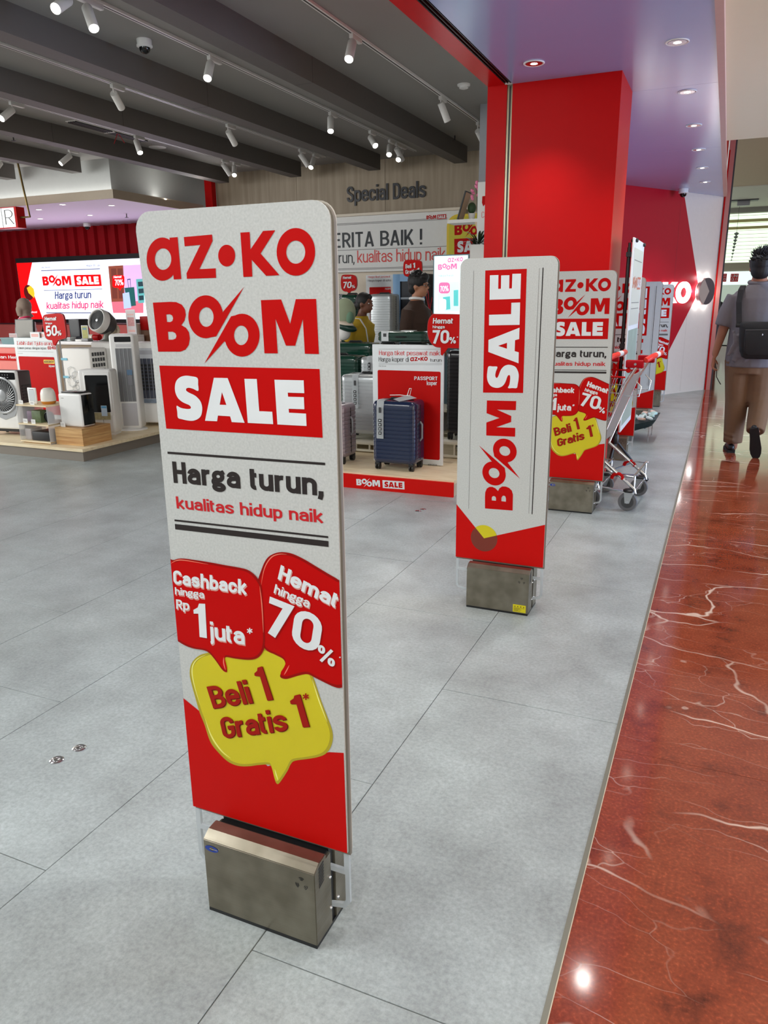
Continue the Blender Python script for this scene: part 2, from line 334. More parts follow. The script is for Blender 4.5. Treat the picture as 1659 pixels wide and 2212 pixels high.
# ---------------------------------------------------------------- condensed grotesque lettering drawn as strokes
def _glyph(ch, t):
    h = t/2; X = .74; C = 1.0; W = .30+t*.55; m = W/2; G = []
    def E(cx, cy, rx, ry, a0, a1, n=10):
        return [(cx+rx*math.cos(math.radians(a0+(a1-a0)*i/n)), cy+ry*math.sin(math.radians(a0+(a1-a0)*i/n))) for i in range(n+1)]
    def loop(x0, x1, y0, y1, ry=None):
        c = (x0+x1)/2; rx = (x1-x0)/2; ry = min(ry or .19, (y1-y0)/2)
        return E(c, y1-ry, rx, ry, 0, 180)+E(c, y0+ry, rx, ry, 180, 360)
    ry = .19; xt = X-h; r = lambda *p: G.append((list(p), False)); P = lambda p: G.append((p, False)); Lp = lambda p: G.append((p, True)); w_ = W
    bw = W*1.06; ct = C-h
    if ch == 'n': r((0, 0), (0, X)); P(E(m, xt-ry, m, ry, 165, 0)+[(W, 0)])
    elif ch == 'h': r((0, 0), (0, C+.02)); P(E(m, xt-ry, m, ry, 165, 0)+[(W, 0)])
    elif ch == 'm': q = W*.9; r((0, 0), (0, X)); P(E(q/2, xt-ry, q/2, ry, 165, 0)+[(q, 0)]); P(E(q*1.5, xt-ry, q/2, ry, 165, 0)+[(2*q, 0)]); w_ = 2*q
    elif ch == 'u': r((W, 0), (W, X)); P([(0, X), (0, h+ry)]+E(m, h+ry, m, ry, 180, 345))
    elif ch == 'r': r((0, 0), (0, X)); P(E(m*1.1, xt-ry, m*1.1, ry, 165, 78)); w_ = W*.55
    elif ch == 'i': r((0, 0), (0, X)); r((0, X+.12), (0, X+.12+t*1.05)); w_ = 0
    elif ch == 'j': P([(0, X), (0, -.1)]+E(-.12, -.1, .12, .12, 0, -80)); r((0, X+.12), (0, X+.12+t*1.05)); w_ = 0
    elif ch == 'l': r((0, 0), (0, C+.02)); w_ = 0
    elif ch == 't': P([(0, C-.07), (0, h+.11)]+E(.12, h+.11, .12, .11, 180, 285)); r((-.1, X-h*.8), (.19, X-h*.8)); w_ = .14
    elif ch == 'f': P([(0, 0), (0, C-.14)]+E(.12, C-.14, .12, .14-h+.02, 180, 95)); r((-.12, X-h*.8), (.2, X-h*.8)); w_ = .12
    elif ch == 'k': r((0, 0), (0, C+.02)); r((.02, .26), (W+.01, X)); r((.12, .38), (W+.03, 0))
    elif ch == 'o': Lp(loop(0, W, h, xt))
    elif ch == 'c': P(E(m, xt-ry, m, ry, -5, 180)+E(m, h+ry, m, ry, 180, 368))
    elif ch == 'e': P([(h, .385), (W, .385)]+E(m, xt-ry, m, ry, 0, 180)+E(m, h+ry, m, ry, 180, 355))
    elif ch == 'b': r((0, 0), (0, C+.02)); Lp(loop(0, W, h, xt))
    elif ch == 'd': r((W, 0), (W, C+.02)); Lp(loop(0, W, h, xt))
    elif ch == 'p': r((0, -.25), (0, X)); Lp(loop(0, W, h, xt))
    elif ch == 'q': r((W, -.25), (W, X)); Lp(loop(0, W, h, xt))
    elif ch == 'g': Lp(loop(0, W*.9, .30, xt, .17)); r((W*.8, xt-.02), (W*1.12, X-h*.5)); P(E(.06, .22, .1, .1, 130, 250)+[(W*.8, .09)]); Lp(loop(-.02, W*.98, -.24+h, .10, .13))
    elif ch == 'a': P([(W, 0), (W, xt-ry)]+E(m, xt-ry, m, ry, 0, 172)); P([(W, .44), (m, .42)]+E(m, .245, m, .175, 90, 180)+E(m, h+.13, m, .13, 180, 350))
    elif ch == 's': P([(W, X-.24)]+E(m, xt-.15, m, .15, 0, 180)+[(.03, .46), (m, .385), (W-.02, .29)]+E(m, h+.14, m, .14, 0, -180)+[(0, .23)])
    elif ch == 'v': r((0, X), (m, 0)); r((W, X), (m, 0))
    elif ch == 'w': q = W*1.5; r((0, X), (q*.25, 0)); r((q*.25, 0), (q/2, X)); r((q/2, X), (q*.75, 0)); r((q*.75, 0), (q, X)); w_ = q
    elif ch == 'y': r((0, X), (m, .02)); P([(W, X), (m*.8, -.12), (m*.3, -.22)])
    elif ch == 'z': P([(0, xt), (W, xt), (0, h), (W, h)])
    elif ch == 'H': r((0, 0), (0, C)); r((bw, 0), (bw, C)); r((0, .53), (bw, .53)); w_ = bw
    elif ch == 'C': P(E(bw/2, ct-ry, bw/2, ry, -8, 180)+E(bw/2, h+ry, bw/2, ry, 180, 368)); w_ = bw
    elif ch == 'G': P(E(bw/2, ct-ry, bw/2, ry, -8, 180)+E(bw/2, h+ry, bw/2, ry, 180, 360)+[(bw, .48), (bw*.5, .48)]); w_ = bw
    elif ch in 'RPBD':
        r((0, 0), (0, C)); w_ = bw
        if ch == 'D': P([(0, ct), (bw*.4, ct)]+E(bw*.4, ct-.24, bw*.6, .24, 90, 0)+E(bw*.4, h+.24, bw*.6, .24, 0, -90)+[(0, h)])
        else:
            mid = .50 if ch == 'B' else .46
            P([(0, ct), (bw*.45, ct)]+E(bw*.45, (ct+mid)/2, bw*.52, (ct-mid)/2, 90, -90)+[(0, mid)])
            if ch == 'B': P([(0, mid), (bw*.48, mid)]+E(bw*.48, (mid+h)/2, bw*.55, (mid-h)/2, 90, -90)+[(0, h)])
            if ch == 'R': r((bw*.45, mid), (bw+.02, 0))
    elif ch == 'S': P([(bw, C-.30)]+E(bw/2, ct-.2, bw/2, .2, 0, 180)+[(.04, .62), (bw/2, .52), (bw-.03, .40)]+E(bw/2, h+.19, bw/2, .19, 0, -180)+[(0, .30)]); w_ = bw
    elif ch == 'L': P([(0, C), (0, h), (bw*.85, h)]); w_ = bw*.8
    elif ch == 'E': P([(bw*.85, ct), (0, ct), (0, h), (bw*.85, h)]); r((0, .52), (bw*.75, .52)); w_ = bw*.8
    elif ch == 'F': P([(bw*.85, ct), (0, ct), (0, 0)]); r((0, .52), (bw*.75, .52)); w_ = bw*.75
    elif ch == 'I': r((0, 0), (0, C)); w_ = 0
    elif ch == 'T': r((bw/2, 0), (bw/2, C)); r((-.04, ct), (bw+.04, ct)); w_ = bw
    elif ch == 'A': q = bw*1.12; r((0, 0), (q/2, C)); r((q, 0), (q/2, C)); r((q*.2, .26), (q*.8, .26)); w_ = q
    elif ch == 'K': r((0, 0), (0, C)); r((.02, .34), (bw, C)); r((bw*.38, .56), (bw+.03, 0)); w_ = bw
    elif ch == 'N': r((0, 0), (0, C)); r((bw, 0), (bw, C)); r((0, C-.03), (bw, .03)); w_ = bw
    elif ch == 'M': q = bw*1.3; r((0, 0), (0, C)); r((q, 0), (q, C)); P([(0, C-.05), (q/2, .25), (q, C-.05)]); w_ = q
    elif ch == 'O' or ch == '0': Lp(loop(0, bw, h, ct, .24)); w_ = bw
    elif ch == 'Q': Lp(loop(0, bw, h, ct, .24)); r((bw*.55, .24), (bw+.04, -.02)); w_ = bw
    elif ch == 'U': P([(0, C), (0, h+ry)]+E(bw/2, h+ry, bw/2, ry, 180, 360)+[(bw, C)]); w_ = bw
    elif ch == 'W': q = bw*1.5; P([(0, C), (q*.25, .03), (q/2, C-.1), (q*.75, .03), (q, C)]); w_ = q
    elif ch == 'Z': P([(0, ct), (bw, ct), (0, h), (bw, h)]); w_ = bw
    elif ch == '7': P([(0, ct), (bw, ct), (bw*.35, 0)]); w_ = bw
    elif ch == '5': P([(bw*.95, ct), (.04, ct), (0, .52)]+E(bw/2, .36, bw/2, .22, 150, 0)+E(bw/2, h+.2, bw/2, .2, 0, -150)); w_ = bw
    elif ch == '1': r((.16, 0), (.16, C)); P([(-.04, C-.26), (.16, C-.12)]); w_ = .18
    elif ch == '3': P([(0, C-.28)]+E(bw/2, ct-.19, bw/2, .19, 180, -80)); P(E(bw/2, h+.21, bw/2, .22, 90, -180)); w_ = bw
    elif ch == '6': Lp(loop(0, bw, h, .56, .2)); P([(0, .4), (0, ct-.2)]+E(bw/2, ct-.2, bw/2, .2, 180, 10)); w_ = bw
    elif ch == '2': P([(0, C-.3)]+E(bw/2, ct-.2, bw/2, .2, 180, 0)+[(bw-.02, .6), (0, h), (bw, h)]); w_ = bw
    elif ch == '%': q = .72; Lp(loop(0, .2, .56, ct, .15)); Lp(loop(q-.2, q, h, .44, .15)); r((q*.2, 0), (q*.8, C)); w_ = q
    elif ch == '*':
        for k in range(3): a = math.pi*k/3+.52; r((.14-.14*math.cos(a), .86-.14*math.sin(a)), (.14+.14*math.cos(a), .86+.14*math.sin(a)))
        w_ = .28
    elif ch == '!': r((0, .30), (0, C)); r((0, 0), (0, t)); w_ = 0
    elif ch == ',': P([(0, t), (0, .02), (-.05, -.16)]); w_ = 0
    elif ch == '.': r((0, 0), (0, t)); w_ = 0
    elif ch == '-': r((0, .36), (.2, .36)); w_ = .2
    elif ch == '·': r((.1, .36-t*.6), (.1, .36+t*.6)); w_ = .2
    elif ch == ' ': w_ = .12
    return G, w_
def _stroke(p, closed, t):
    q = [p[0]]
    for a in p[1:]:
        if math.hypot(a[0]-q[-1][0], a[1]-q[-1][1]) > 1e-4: q.append(a)
    if closed and math.hypot(q[0][0]-q[-1][0], q[0][1]-q[-1][1]) < 1e-4: q.pop()
    n = len(q); L, R = [], []
    for i in range(n):
        a = q[(i-1) % n] if closed or i else None; b = q[i]; c = q[(i+1) % n] if closed or i < n-1 else None
        d1 = Vector((b[0]-a[0], b[1]-a[1])).normalized() if a else None; d2 = Vector((c[0]-b[0], c[1]-b[1])).normalized() if c else None
        d1 = d1 or d2; d2 = d2 or d1; n1 = Vector((-d1.y, d1.x)); n2 = Vector((-d2.y, d2.x)); s_ = (n1+n2)
        s_ = s_.normalized() if s_.length > 1e-3 else n1; k = 1/max(.45, s_.dot(n1)); v = s_*(t/2*k)
        L.append((b[0]+v.x, b[1]+v.y)); R.append((b[0]-v.x, b[1]-v.y))
    return L, R
def text_mesh(s, off):
    """returns verts and quads; off = weight class (0 thin .. .06 heavy)"""
    key = (s, round(off, 3))
    if key in _HT: return _HT[key]
    t = .09+off*1.6; V, Fs = [], []; x = 0
    for ch in s:
        G, w_ = _glyph(ch, t); x += t/2
        for gi, (p, cl) in enumerate(G):
            L, R = _stroke(p, cl, t); n = len(L); b0 = len(V); V += [(a+x, b) for a, b in L]+[(a+x, b) for a, b in R]
            for i in range(n if cl else n-1): j = (i+1) % n; Fs.append((b0+i, b0+j, b0+n+j, b0+n+i))
        x += w_+t/2+.058
    _HT[key] = (V, Fs); return V, Fs
# ================================================================ SETTING
GROUT = mat('tile_grout', (104, 104, 100), .8)
fl = box('floor', -14, 0, -3, 13, -.06, -.003, GROUT, kind='structure')
XJ = [0, -.604]+[-.604-.594*i for i in range(1, 17)]
tile_me = {}
for k in range(17):
    x1, x0 = XJ[k], XJ[k+1]; off = 1.07 if k % 2 == 0 else 1.69
    for j in range(-3, 10):
        y0 = off+1.218*j; y1 = y0+1.218
        if y1 < -1.2 or y0 > 12.6: continue
        key = round(x1-x0, 3)
        if key not in tile_me:
            o = box('tile', -key/2+.0012, key/2-.0012, -.609+.0012, .609-.0012, -.004, 0, TILE, bev=.0007, seg=1); tile_me[key] = o.data; bpy.data.objects.remove(o)
        o = bpy.data.objects.new('tile', tile_me[key]); COL.objects.link(o); o.parent = fl
        o.location = ((x0+x1)/2, (y0+y1)/2, random.uniform(-.0003, .0003)); o.rotation_euler = (random.uniform(-.0006, .0006), random.uniform(-.0006, .0006), 0)
fm = box('floor', .009, 7, -3, 24, -.06, -.003, GROUT, kind='structure')
for i in range(-3, 16):
    for (x0, x1) in ((.009, 1.6), (1.6, 3.2), (3.2, 7)):
        y0 = 2.14+1.4025*i; o = box('slab', x0, x1-.0015, y0+.0008, y0+1.4025-.0008, -.004, 0, MARB, fm)
box('trim_1', -.003, .0085, -3, 12.4, -.02, .0012, mat('seam_trim', (128, 126, 114), .4, metal=.3), kind='structure')
box('trim_2', .0085, .0105, -3, 12.4, -.02, .0008, mat('seam_grout', (206, 196, 170), .8, noise=.2, nscale=60), kind='structure')
# floor studs
def stud(x, y, lab):
    t = thing('floor_stud', lab, 'floor bolt', (x, y, 0), group='steel studs in pairs on the floor tiles')
    lathe('rim', [(.021, 0), (.021, .002), (.017, .004), (.013, .003), (.013, .002)], (x, y, 0), CHROME, t, seg=28)
    lathe('cap', [(.0105, 0), (.0105, .003), (.008, .0045), (.002, .004)], (x, y, 0), CHROME, t, seg=20)
stud(-1.52, 1.50, 'round steel floor stud, farther one of the near pair left of the big sign')
stud(-1.535, 1.425, 'round steel floor stud, nearer one of the near pair left of the big sign')
stud(-1.52, 4.50, 'small steel floor stud behind the big sign, farther one of the distant pair')
stud(-1.535, 4.45, 'small steel floor stud behind the big sign, nearer one of the distant pair')
for o in [o for o in bpy.data.objects if o.get('category') == 'floor bolt']: pass
# shop ceiling, beams
box('ceiling', -14, -1.42, -3, 10.6, 3.1, 3.2, CEIL, kind='structure')
for i in range(7):
    x1 = -2.84-1.14*i; ye = 9.42 if i < 4 else 7.88
    bm_ = box('trim_%d' % (i+3), x1-.16, x1, -3, ye, 2.922, 3.1, BEAM, kind='structure')
    for j, yj in enumerate((2.9+.3*i, 5.6+.25*i)):
        if yj < ye: box('joint', x1-.161, x1+.0006, yj, yj+.004, 2.9215, 3.1, mat('joint_dark', (60, 56, 54), .8), bm_)
# wood wall + side
wb = box('wall_back', -6.7, -1.4, 9.74, 9.95, 0, 3.1, mat('cream_wall', (222, 210, 192), .6), kind='structure')
for i in range(4):
    x0 = -6.7+1.325*i; box('panel', x0+.002, x0+1.323, 9.728, 9.74, 2.40, 3.1, WOODW, wb)
box('wall_right', -1.42, -1.30, 5.6, 9.95, 0, 3.1, WHITEM, kind='structure')
box('trim_10', -6.82, -6.7, 9.62, 9.72, 0, 3.1, REDG, kind='structure')
box('trim_11', -2.12, -1.7, 7.55, 8.0, 0, 3.1, mat('grey_column_paint', (150, 152, 158), .6), kind='structure')
# bulkhead with light cove and low lilac ceiling
LIL = mat('low_ceiling_paint', (214, 196, 220), .6, noise=.02)
box('trim_12', -14, -7.12, 8.07, 10.6, 2.62, 3.1, mat('bulkhead_paint', (168, 170, 168), .6), kind='structure')
TAUPE = mat('bulkhead_trim_paint', (168, 154, 136), .6)
box('trim_13', -14, -6.95, 7.9, 7.925, 2.6, 2.705, TAUPE, kind='structure')
box('trim_14', -6.975, -6.95, 7.925, 9.74, 2.6, 2.705, TAUPE, kind='structure')
lo = box('ceiling', -14, -6.975, 7.925, 10.5, 2.602, 2.62, LIL, kind='structure')
LDL = dict(zip(((-7.98, 8.08), (-7.49, 8.45), (-8.69, 8.34), (-8.6, 9.2), (-9.6, 9.2)), ('left one of the two front downlights in the low lilac ceiling', 'right one of the two front downlights in the low lilac ceiling, near its corner', 'downlight in the low lilac ceiling nearest the hanging letter sign', 'downlight in the low lilac ceiling in front of the small dome camera', 'downlight at the far left of the low lilac ceiling above the screen')))
for (x, y) in ((-7.98, 8.08), (-7.49, 8.45), (-8.69, 8.34), (-8.6, 9.2), (-9.6, 9.2)):
    t = thing('downlight', LDL[(x, y)], 'downlight', (x, y, 2.6), group='downlights in the low lilac ceiling')
    lathe('ring', [(.05, 0), (.05, -.004), (.038, -.004), (.038, 0)], (x, y, 2.602), WHITE, t, seg=20); lathe('lens', [(.036, -.001), (.03, -.002), (.001, -.002)], (x, y, 2.602), emis('lamp_lens_soft', (255, 245, 235), 6), t, seg=16)
area('cove_light_front', (-9.5, 8.0, 2.68), 5, 6, (1, .98, .93), (-9.5, 8.04, 3.1), .03)
area('cove_light_side', (-7.03, 8.9, 2.68), .03, 4, (1, .98, .93), (-7.07, 8.9, 3.1), 1.6)
# corrugated red wall
CRED = mat('corrugated_red_paint', (150, 12, 22), .5)
wc = box('wall_left', -14, -6.9, 10.46, 10.6, 0, 2.62, CRED, kind='structure')
b_ = bmesh.new()
pf = [(-.065, 0), (-.04, -.06), (.04, -.06), (.065, 0)]
A = [b_.verts.new((x, y, 0)) for x, y in pf]; B = [b_.verts.new((x, y, 2.6)) for x, y in pf]
for k in range(3): b_.faces.new((A[k], A[k+1], B[k+1], B[k]))
b_.faces.new(B); b_.faces.new(A[::-1]); bmesh.ops.recalc_face_normals(b_, faces=b_.faces[:])
rb0 = link('rib', b_, CRED, wc, world=False); rb0.location = (-7.05, 10.462, 0)
for i in range(1, 30):
    o = rb0.copy(); COL.objects.link(o); o.location = (-7.05-.225*i, 10.462, 0)
box('wall_left', -14, -13.9, -3, 10.6, 0, 3.1, WHITEM, kind='structure')
# entrance portal: red lintel, sliding door track, jamb, steel post, red column
box('trim_15', -1.42, -1.302, -3, 5.42, 2.70, 3.2, REDG, kind='structure')
tr = box('trim_16', -1.302, -1.25, -3, 5.42, 2.712, 3.0, BLACK, kind='structure')
for xx in (-1.298, -1.279, -1.258): box('rail', xx-.002, xx+.002, -3, 5.4, 2.700, 2.714, mat('dark_metal', (70, 66, 62), .3, metal=.8), tr)
box('trim_17', -1.42, -1.288, 5.42, 5.62, 0, 2.70, REDP, kind='structure')
ps = box('trim_18', -1.288, -1.25, 5.43, 5.62, 0, 2.70, mat('bronze_steel', (150, 142, 118), .3, metal=.7), kind='structure')
box('groove', -1.273, -1.263, 5.426, 5.431, 0, 2.69, BLACK, ps)
box('wall_right', -1.25, -.555, 5.42, 5.98, 0, 2.70, REDP, kind='structure')
# glossy soffit panels with recessed downlights
SOF = mat('soffit_gloss_tint', (150, 158, 204), .2, noise=.04, nscale=2, spec=.9)  # bluish base colour stands in for blue light reflected by a whitish soffit
so = box('ceiling', -1.25, -.0, -3, 13, 2.712, 2.78, DARKG, kind='structure')
ye = [-3, -1.2, 1.2, 3.6, 5.98, 8.4, 10.8, 13]
for a_, c_ in zip(ye, ye[1:]): box('panel', -1.25, -.012, a_+.0015, c_-.0015, 2.70, 2.712, SOF, so)
box('panel', -1.29, -1.252, 6.0, 10.9, 2.70, 2.712, SOF, so)
box('trim_20', -.012, .03, -3, 12.36, 2.695, 2.75, mat('soffit_edge_paint', (206, 168, 156), .5), kind='structure')
def downlight(x, y, lab, i):
    t = thing('downlight', lab, 'downlight', (x, y, 2.7))
    lathe('ring', [(.062, .002), (.064, -.003), (.060, -.006), (.052, -.004), (.050, .004)], (x, y, 2.70), WHITE, t, seg=32)
    lathe('reflector', [(.050, -.003), (.040, .0), (.026, .001)], (x, y, 2.698), CHROME, t, seg=28)
    lathe('lamp', [(.026, -.0035), (.018, -.006), (.001, -.007)], (x, y, 2.70), emis('downlight_lamp', (255, 246, 232), 14), t, seg=20)
    spot((x, y, 2.685), (x, y, 0), 34, 95, rad=.03, blend=.8)
dl = [(-1.02, 5.03, 'round recessed downlight in front of the red column')]+[(-.21, 3.84-1.15*k, None) for k in range(4)]+[(-.21, 4.99+1.15*k, l) for k, l in enumerate(
    ('largest round downlight at the right of the glossy ceiling', 'second nearest round downlight in the row along the glossy ceiling', 'third downlight in the row along the glossy ceiling',
     'fourth downlight in the row along the glossy ceiling', 'fifth downlight in the row along the glossy ceiling', 'farthest downlight in the row, next to the dome camera'))]
for i, (x, y, l) in enumerate(dl):
    if l is None: spot((x, y, 2.685), (x, y, 0), 34, 95, rad=.03, blend=.8)
    else: downlight(x, y, l, i)
# slanted end wall with chevron
WA = Vector((-1.08, 10.62, 0)); WB = Vector((0, 12.40, 0)); WU = (WB-WA).normalized()
W0 = WA-WU*1.0
WEND = Pl(W0, WU)
Lw = (WB-W0).length
prism('wall_end', [(0, 0), (Lw, 0), (Lw, 2.7), (0, 2.7)], WEND, 0, -.15, mat('end_wall_paint', (222, 214, 206), .5), kind='structure')
we = bpy.data.objects[-1] if False else [o for o in bpy.data.objects if o.name.startswith('wall_end')][0]
pts = [WEND.px(*q) for q in ((1340, 396), (1477, 411), (1510, 628), (1395, 842), (1340, 842))]
pts[0] = (0.02, 2.7); pts[1] = (pts[1][0], 2.7); pts[3] = (pts[3][0], .0); pts[4] = (.02, 0)
prism('red_panel', pts, WEND, .004, 0, mat('wine_red_paint', (178, 20, 40), .45), we)
u = WEND.px(1465, 500)[0]; WEND.rect('joint', u, 0, u+.004, 2.7, mat('joint_wine', (120, 14, 30), .6), we, .0046)
u = WEND.px(1510, 750)[0]; WEND.rect('joint', Lw-.62, .02, Lw-.616, 1.1, mat('joint_grey', (188, 180, 170), .6), we, .001)
# pilaster beside it, mall ceilings, far shop front
pi_ = box('trim_21', 0, .075, 12.38, 12.6, 0, 3.6, mat('pilaster_pink_paint', (196, 128, 118), .35), kind='structure')
box('red_edge', -.001, .018, 12.375, 12.38, 0, 3.3, REDP, pi_); box('edge_strip', .075, .095, 12.4, 12.6, 0, 3.6, DARKG, pi_)
box('wall_end', -.05, -.012, 8.4, 12.37, 2.78, 3.6, REDP, kind='structure')
BEIGE = mat('beige_ceiling_paint', (240, 234, 200), .6, noise=.01)
box('ceiling', .03, 7, -3, 8.4, 2.75, 2.85, BEIGE, kind='structure')
box('ceiling', -.012, 7, 8.4, 19, 3.62, 3.7, mat('taupe_ceiling_paint', (190, 174, 142), .7), kind='structure')
box('ceiling', -2, 7, 19, 24, 3.6, 3.7, mat('greenish_ceiling_paint', (206, 210, 192), .7), kind='structure')
box('trim_22', -2, 7, 23.2, 23.5, 3.48, 3.6, mat('grey_beam_paint', (150, 150, 138), .7), kind='structure')
box('wall_right', 7, 7.1, -3, 24, 0, 3.7, mat('mall_wall_paint', (216, 208, 190), .6), kind='structure')
box('trim_23', -.012, 7, 8.39, 8.4, 2.85, 3.62, BEIGE, kind='structure')
zt = at(1600, 467, 1, 24).z; zb = at(1575, 568, 1, 24).z; zg = at(1575, 588, 1, 24).z; zs = at(1575, 616, 1, 24).z
win = box('window_1', -3, 7, 24.0, 24.1, zb, 3.7, emis('bright_roof_glazing', (214, 232, 208), 1.0), kind='structure')
for i in range(14):
    z = zb+.06+i*(3.6-zb)/14; box('glazing_bar', -3, 7, 23.97, 24.0, z, z+.008, mat('glazing_bar_paint', (240, 244, 226), .6), win)
for z0, z1 in ((zt-.16, zt-.09), (zt-.34, zt-.27)): box('glazing_bar', -3, 7, 23.96, 23.99, z0, z1, mat('louvre_paint', (196, 188, 130), .7), win)
box('trim_24', -3, 7, 23.9, 24.05, zg, zb, mat('far_beam_paint', (176, 170, 148), .6), kind='structure')
box('wall_end', -3, 7, 27, 27.1, 0, 2.2, emis('far_shop_wall_glow', (190, 200, 190), .25), kind='structure')  # faint glow put into the wall in place of shop interior lighting
box('floor', -3, 7, 24.001, 27, -.06, 0, mat('far_shop_floor', (200, 200, 190), .3), kind='structure')
# ================================================================ LOGO SHAPES (outlines in metres on the near board, reused everywhere)
PB = Pl((0, 1.19, 0))
c1 = lambda x, y: PB.px(280+x/3.318, 400+y/3.318)
c2 = lambda x, y: PB.px(340+x/3.7705, 900+y/3.7705)
c3 = lambda x, y: PB.px(340+x/3.7705, 1180+y/3.7705)
cs = lambda x, y: PB.px(340+x/4.484, 780+y/4.484)
def M_(f, P): return [f(*p) for p in P]
LOGO = {}
LOGO['azko'] = [
 [M_(c1, ell(236, 530, 113, 155)), M_(c1, ell(241, 530, 59, 77))], [M_(c1, [(287, 377), (345, 372), (372, 672), (318, 676)])],
 [M_(c1, [(390, 372), (592, 354), (596, 400), (502, 602), (618, 596), (621, 664), (412, 671), (409, 632), (508, 428), (396, 438)])],
 [M_(c1, ell(697, 505, 61, 78))],
 [M_(c1, [(795, 340), (862, 336), (868, 460), (958, 328), (1045, 323), (940, 490), (1075, 645), (980, 650), (876, 535), (881, 655), (817, 658)])],
 [M_(c1, ell(1193, 478, 138, 171)), M_(c1, ell(1192, 480, 68, 83))]]
LOGO['boom'] = [
 [M_(c1, [(168, 842), (290, 836), (335, 838), (375, 856), (398, 890), (404, 930), (395, 970), (372, 1003), (405, 1022), (427, 1055), (433, 1100), (425, 1145), (402, 1178), (365, 1193), (206, 1193)]),
  M_(c1, [(264, 927), (290, 925), (307, 935), (313, 953), (308, 973), (293, 981), (269, 980)]), M_(c1, [(276, 1050), (310, 1050), (330, 1062), (337, 1080), (332, 1098), (312, 1107), (280, 1107)])],
 [M_(c1, ell(547, 943, 125, 154)), M_(c1, ell(551, 945, 52, 70))], [M_(c1, [(672, 905), (822, 728), (622, 1083), (575, 1092), (622, 1000), (655, 960)])],
 [M_(c1, ell(807, 1075, 126, 154)), M_(c1, ell(801, 1076, 51, 70))], [M_(c1, [(728, 940), (537, 1278), (680, 1120), (705, 1130), (722, 1000), (770, 930)])],
 [M_(c1, [(942, 824), (1087, 819), (1152, 993), (1192, 817), (1338, 815), (1358, 1210), (1257, 1208), (1243, 960), (1188, 1150), (1122, 1150), (1047, 958), (1063, 1205), (968, 1205)])]]
LOGO['salebox'] = [[M_(cs, [(20, 43), (1572, 76), (1602, 742), (88, 653)])]]
LOGO['sale'] = [
 [M_(cs, catmull([(392, 163), (398, 225), (400, 288), (350, 268), (310, 258), (285, 265), (283, 285), (310, 305), (370, 335), (415, 380), (435, 430), (437, 480), (425, 530), (395, 560), (350, 577), (300, 575), (240, 562), (203, 548),
   (196, 490), (190, 432), (230, 452), (290, 463), (322, 460), (328, 445), (310, 425), (250, 398), (205, 360), (180, 310), (173, 260), (180, 210), (200, 175), (235, 150), (280, 141), (330, 146)], 3))],
 [M_(cs, [(551, 161), (684, 164), (848, 597), (724, 590), (708, 534), (590, 527), (582, 582), (465, 577)]), M_(cs, [(629, 300), (672, 424), (607, 422)])],
 [M_(cs, [(846, 171), (966, 173), (990, 484), (1116, 490), (1125, 610), (879, 598)])],
 [M_(cs, [(1137, 180), (1420, 186), (1426, 310), (1266, 305), (1269, 344), (1422, 349), (1427, 466), (1275, 461), (1278, 499), (1443, 508), (1448, 628), (1166, 613)])]]
def lbb(keys):
    P = [p for k in keys for s_ in LOGO[k] for l in s_ for p in l]
    return min(p[0] for p in P), min(p[1] for p in P), max(p[0] for p in P), max(p[1] for p in P)
def logo(pl, key, o, r, t, m, parent=None, lift=.0008, ref=None, name='lettering', depth=0, only=None):
    """place logo so the reference bounding box corners land on o (bottom-left), r (bottom-right), t (top-left) in plane coords"""
    x0, y0, x1, y1 = lbb(ref or [key]); o, r, t = Vector(o), Vector(r), Vector(t)
    f = lambda p: tuple(o+(r-o)*((p[0]-x0)/(x1-x0))+(t-o)*((p[1]-y0)/(y1-y0)))
    src = LOGO[key] if only is None else [LOGO[key][i] for i in only]
    sets = [[[f(p) for p in lp] for lp in s_] for s_ in src]
    ob = pl.shape(name, sets, m, parent, lift)
    return ob
def boomsale(pl, o, r, h, mb, mbox, ms, parent, lift=.0008, gap=.05, letters=True):
    """BOOM [SALE] in one line: o, r = left and right ends of the base line, h = letter height of B and M"""
    o, r = Vector(o), Vector(r); d = r-o; L = d.length; up = Vector((-d.y, d.x)).normalized()
    bx = lbb(['boom']); x0 = bx[0]; H = bx[3]-bx[1]
    Bl = LOGO['boom'][0][0]; blo = min(p[1] for p in Bl); bhi = max(p[1] for p in Bl); sc = h/(bhi-blo)
    ob = o-up*(blo-bx[1])*sc; wb = .5*L
    logo(pl, 'boom', ob, ob+d*.5, ob+up*H*sc, mb, parent, lift)
    s0 = o+d*(.5+gap)-up*.12*h; s1 = r-up*.12*h; st = s0+up*h*1.24
    logo(pl, 'salebox', s0, s1, st, mbox, parent, lift); logo(pl, 'sale', s0, s1, st, ms, parent, lift+.0006, ref=['salebox'])
def tpx(pl, s, b0, b1, t0, m, parent, f=None, off=.05, lift=.0010, sh=None, shm=None, name='lettering'):
    g_ = (lambda x, y: pl.px(*f(x, y))) if f else pl.px
    a, b, c = g_(*b0), g_(*b1), g_(*t0); a_, c_ = Vector(a), Vector(c); d = (Vector(b)-a_)
    up = c_-a_; h = up.length
    if sh:
        q = [(p[0]+sh[0], p[1]+sh[1]) for p in (b0, b1)]; pl.text(s, g_(*q[0]), g_(*q[1]), h, shm, parent, off, lift-.0002, tuple(up))
    return pl.text(s, a, b, h, m, parent, off, lift, tuple(up), name)
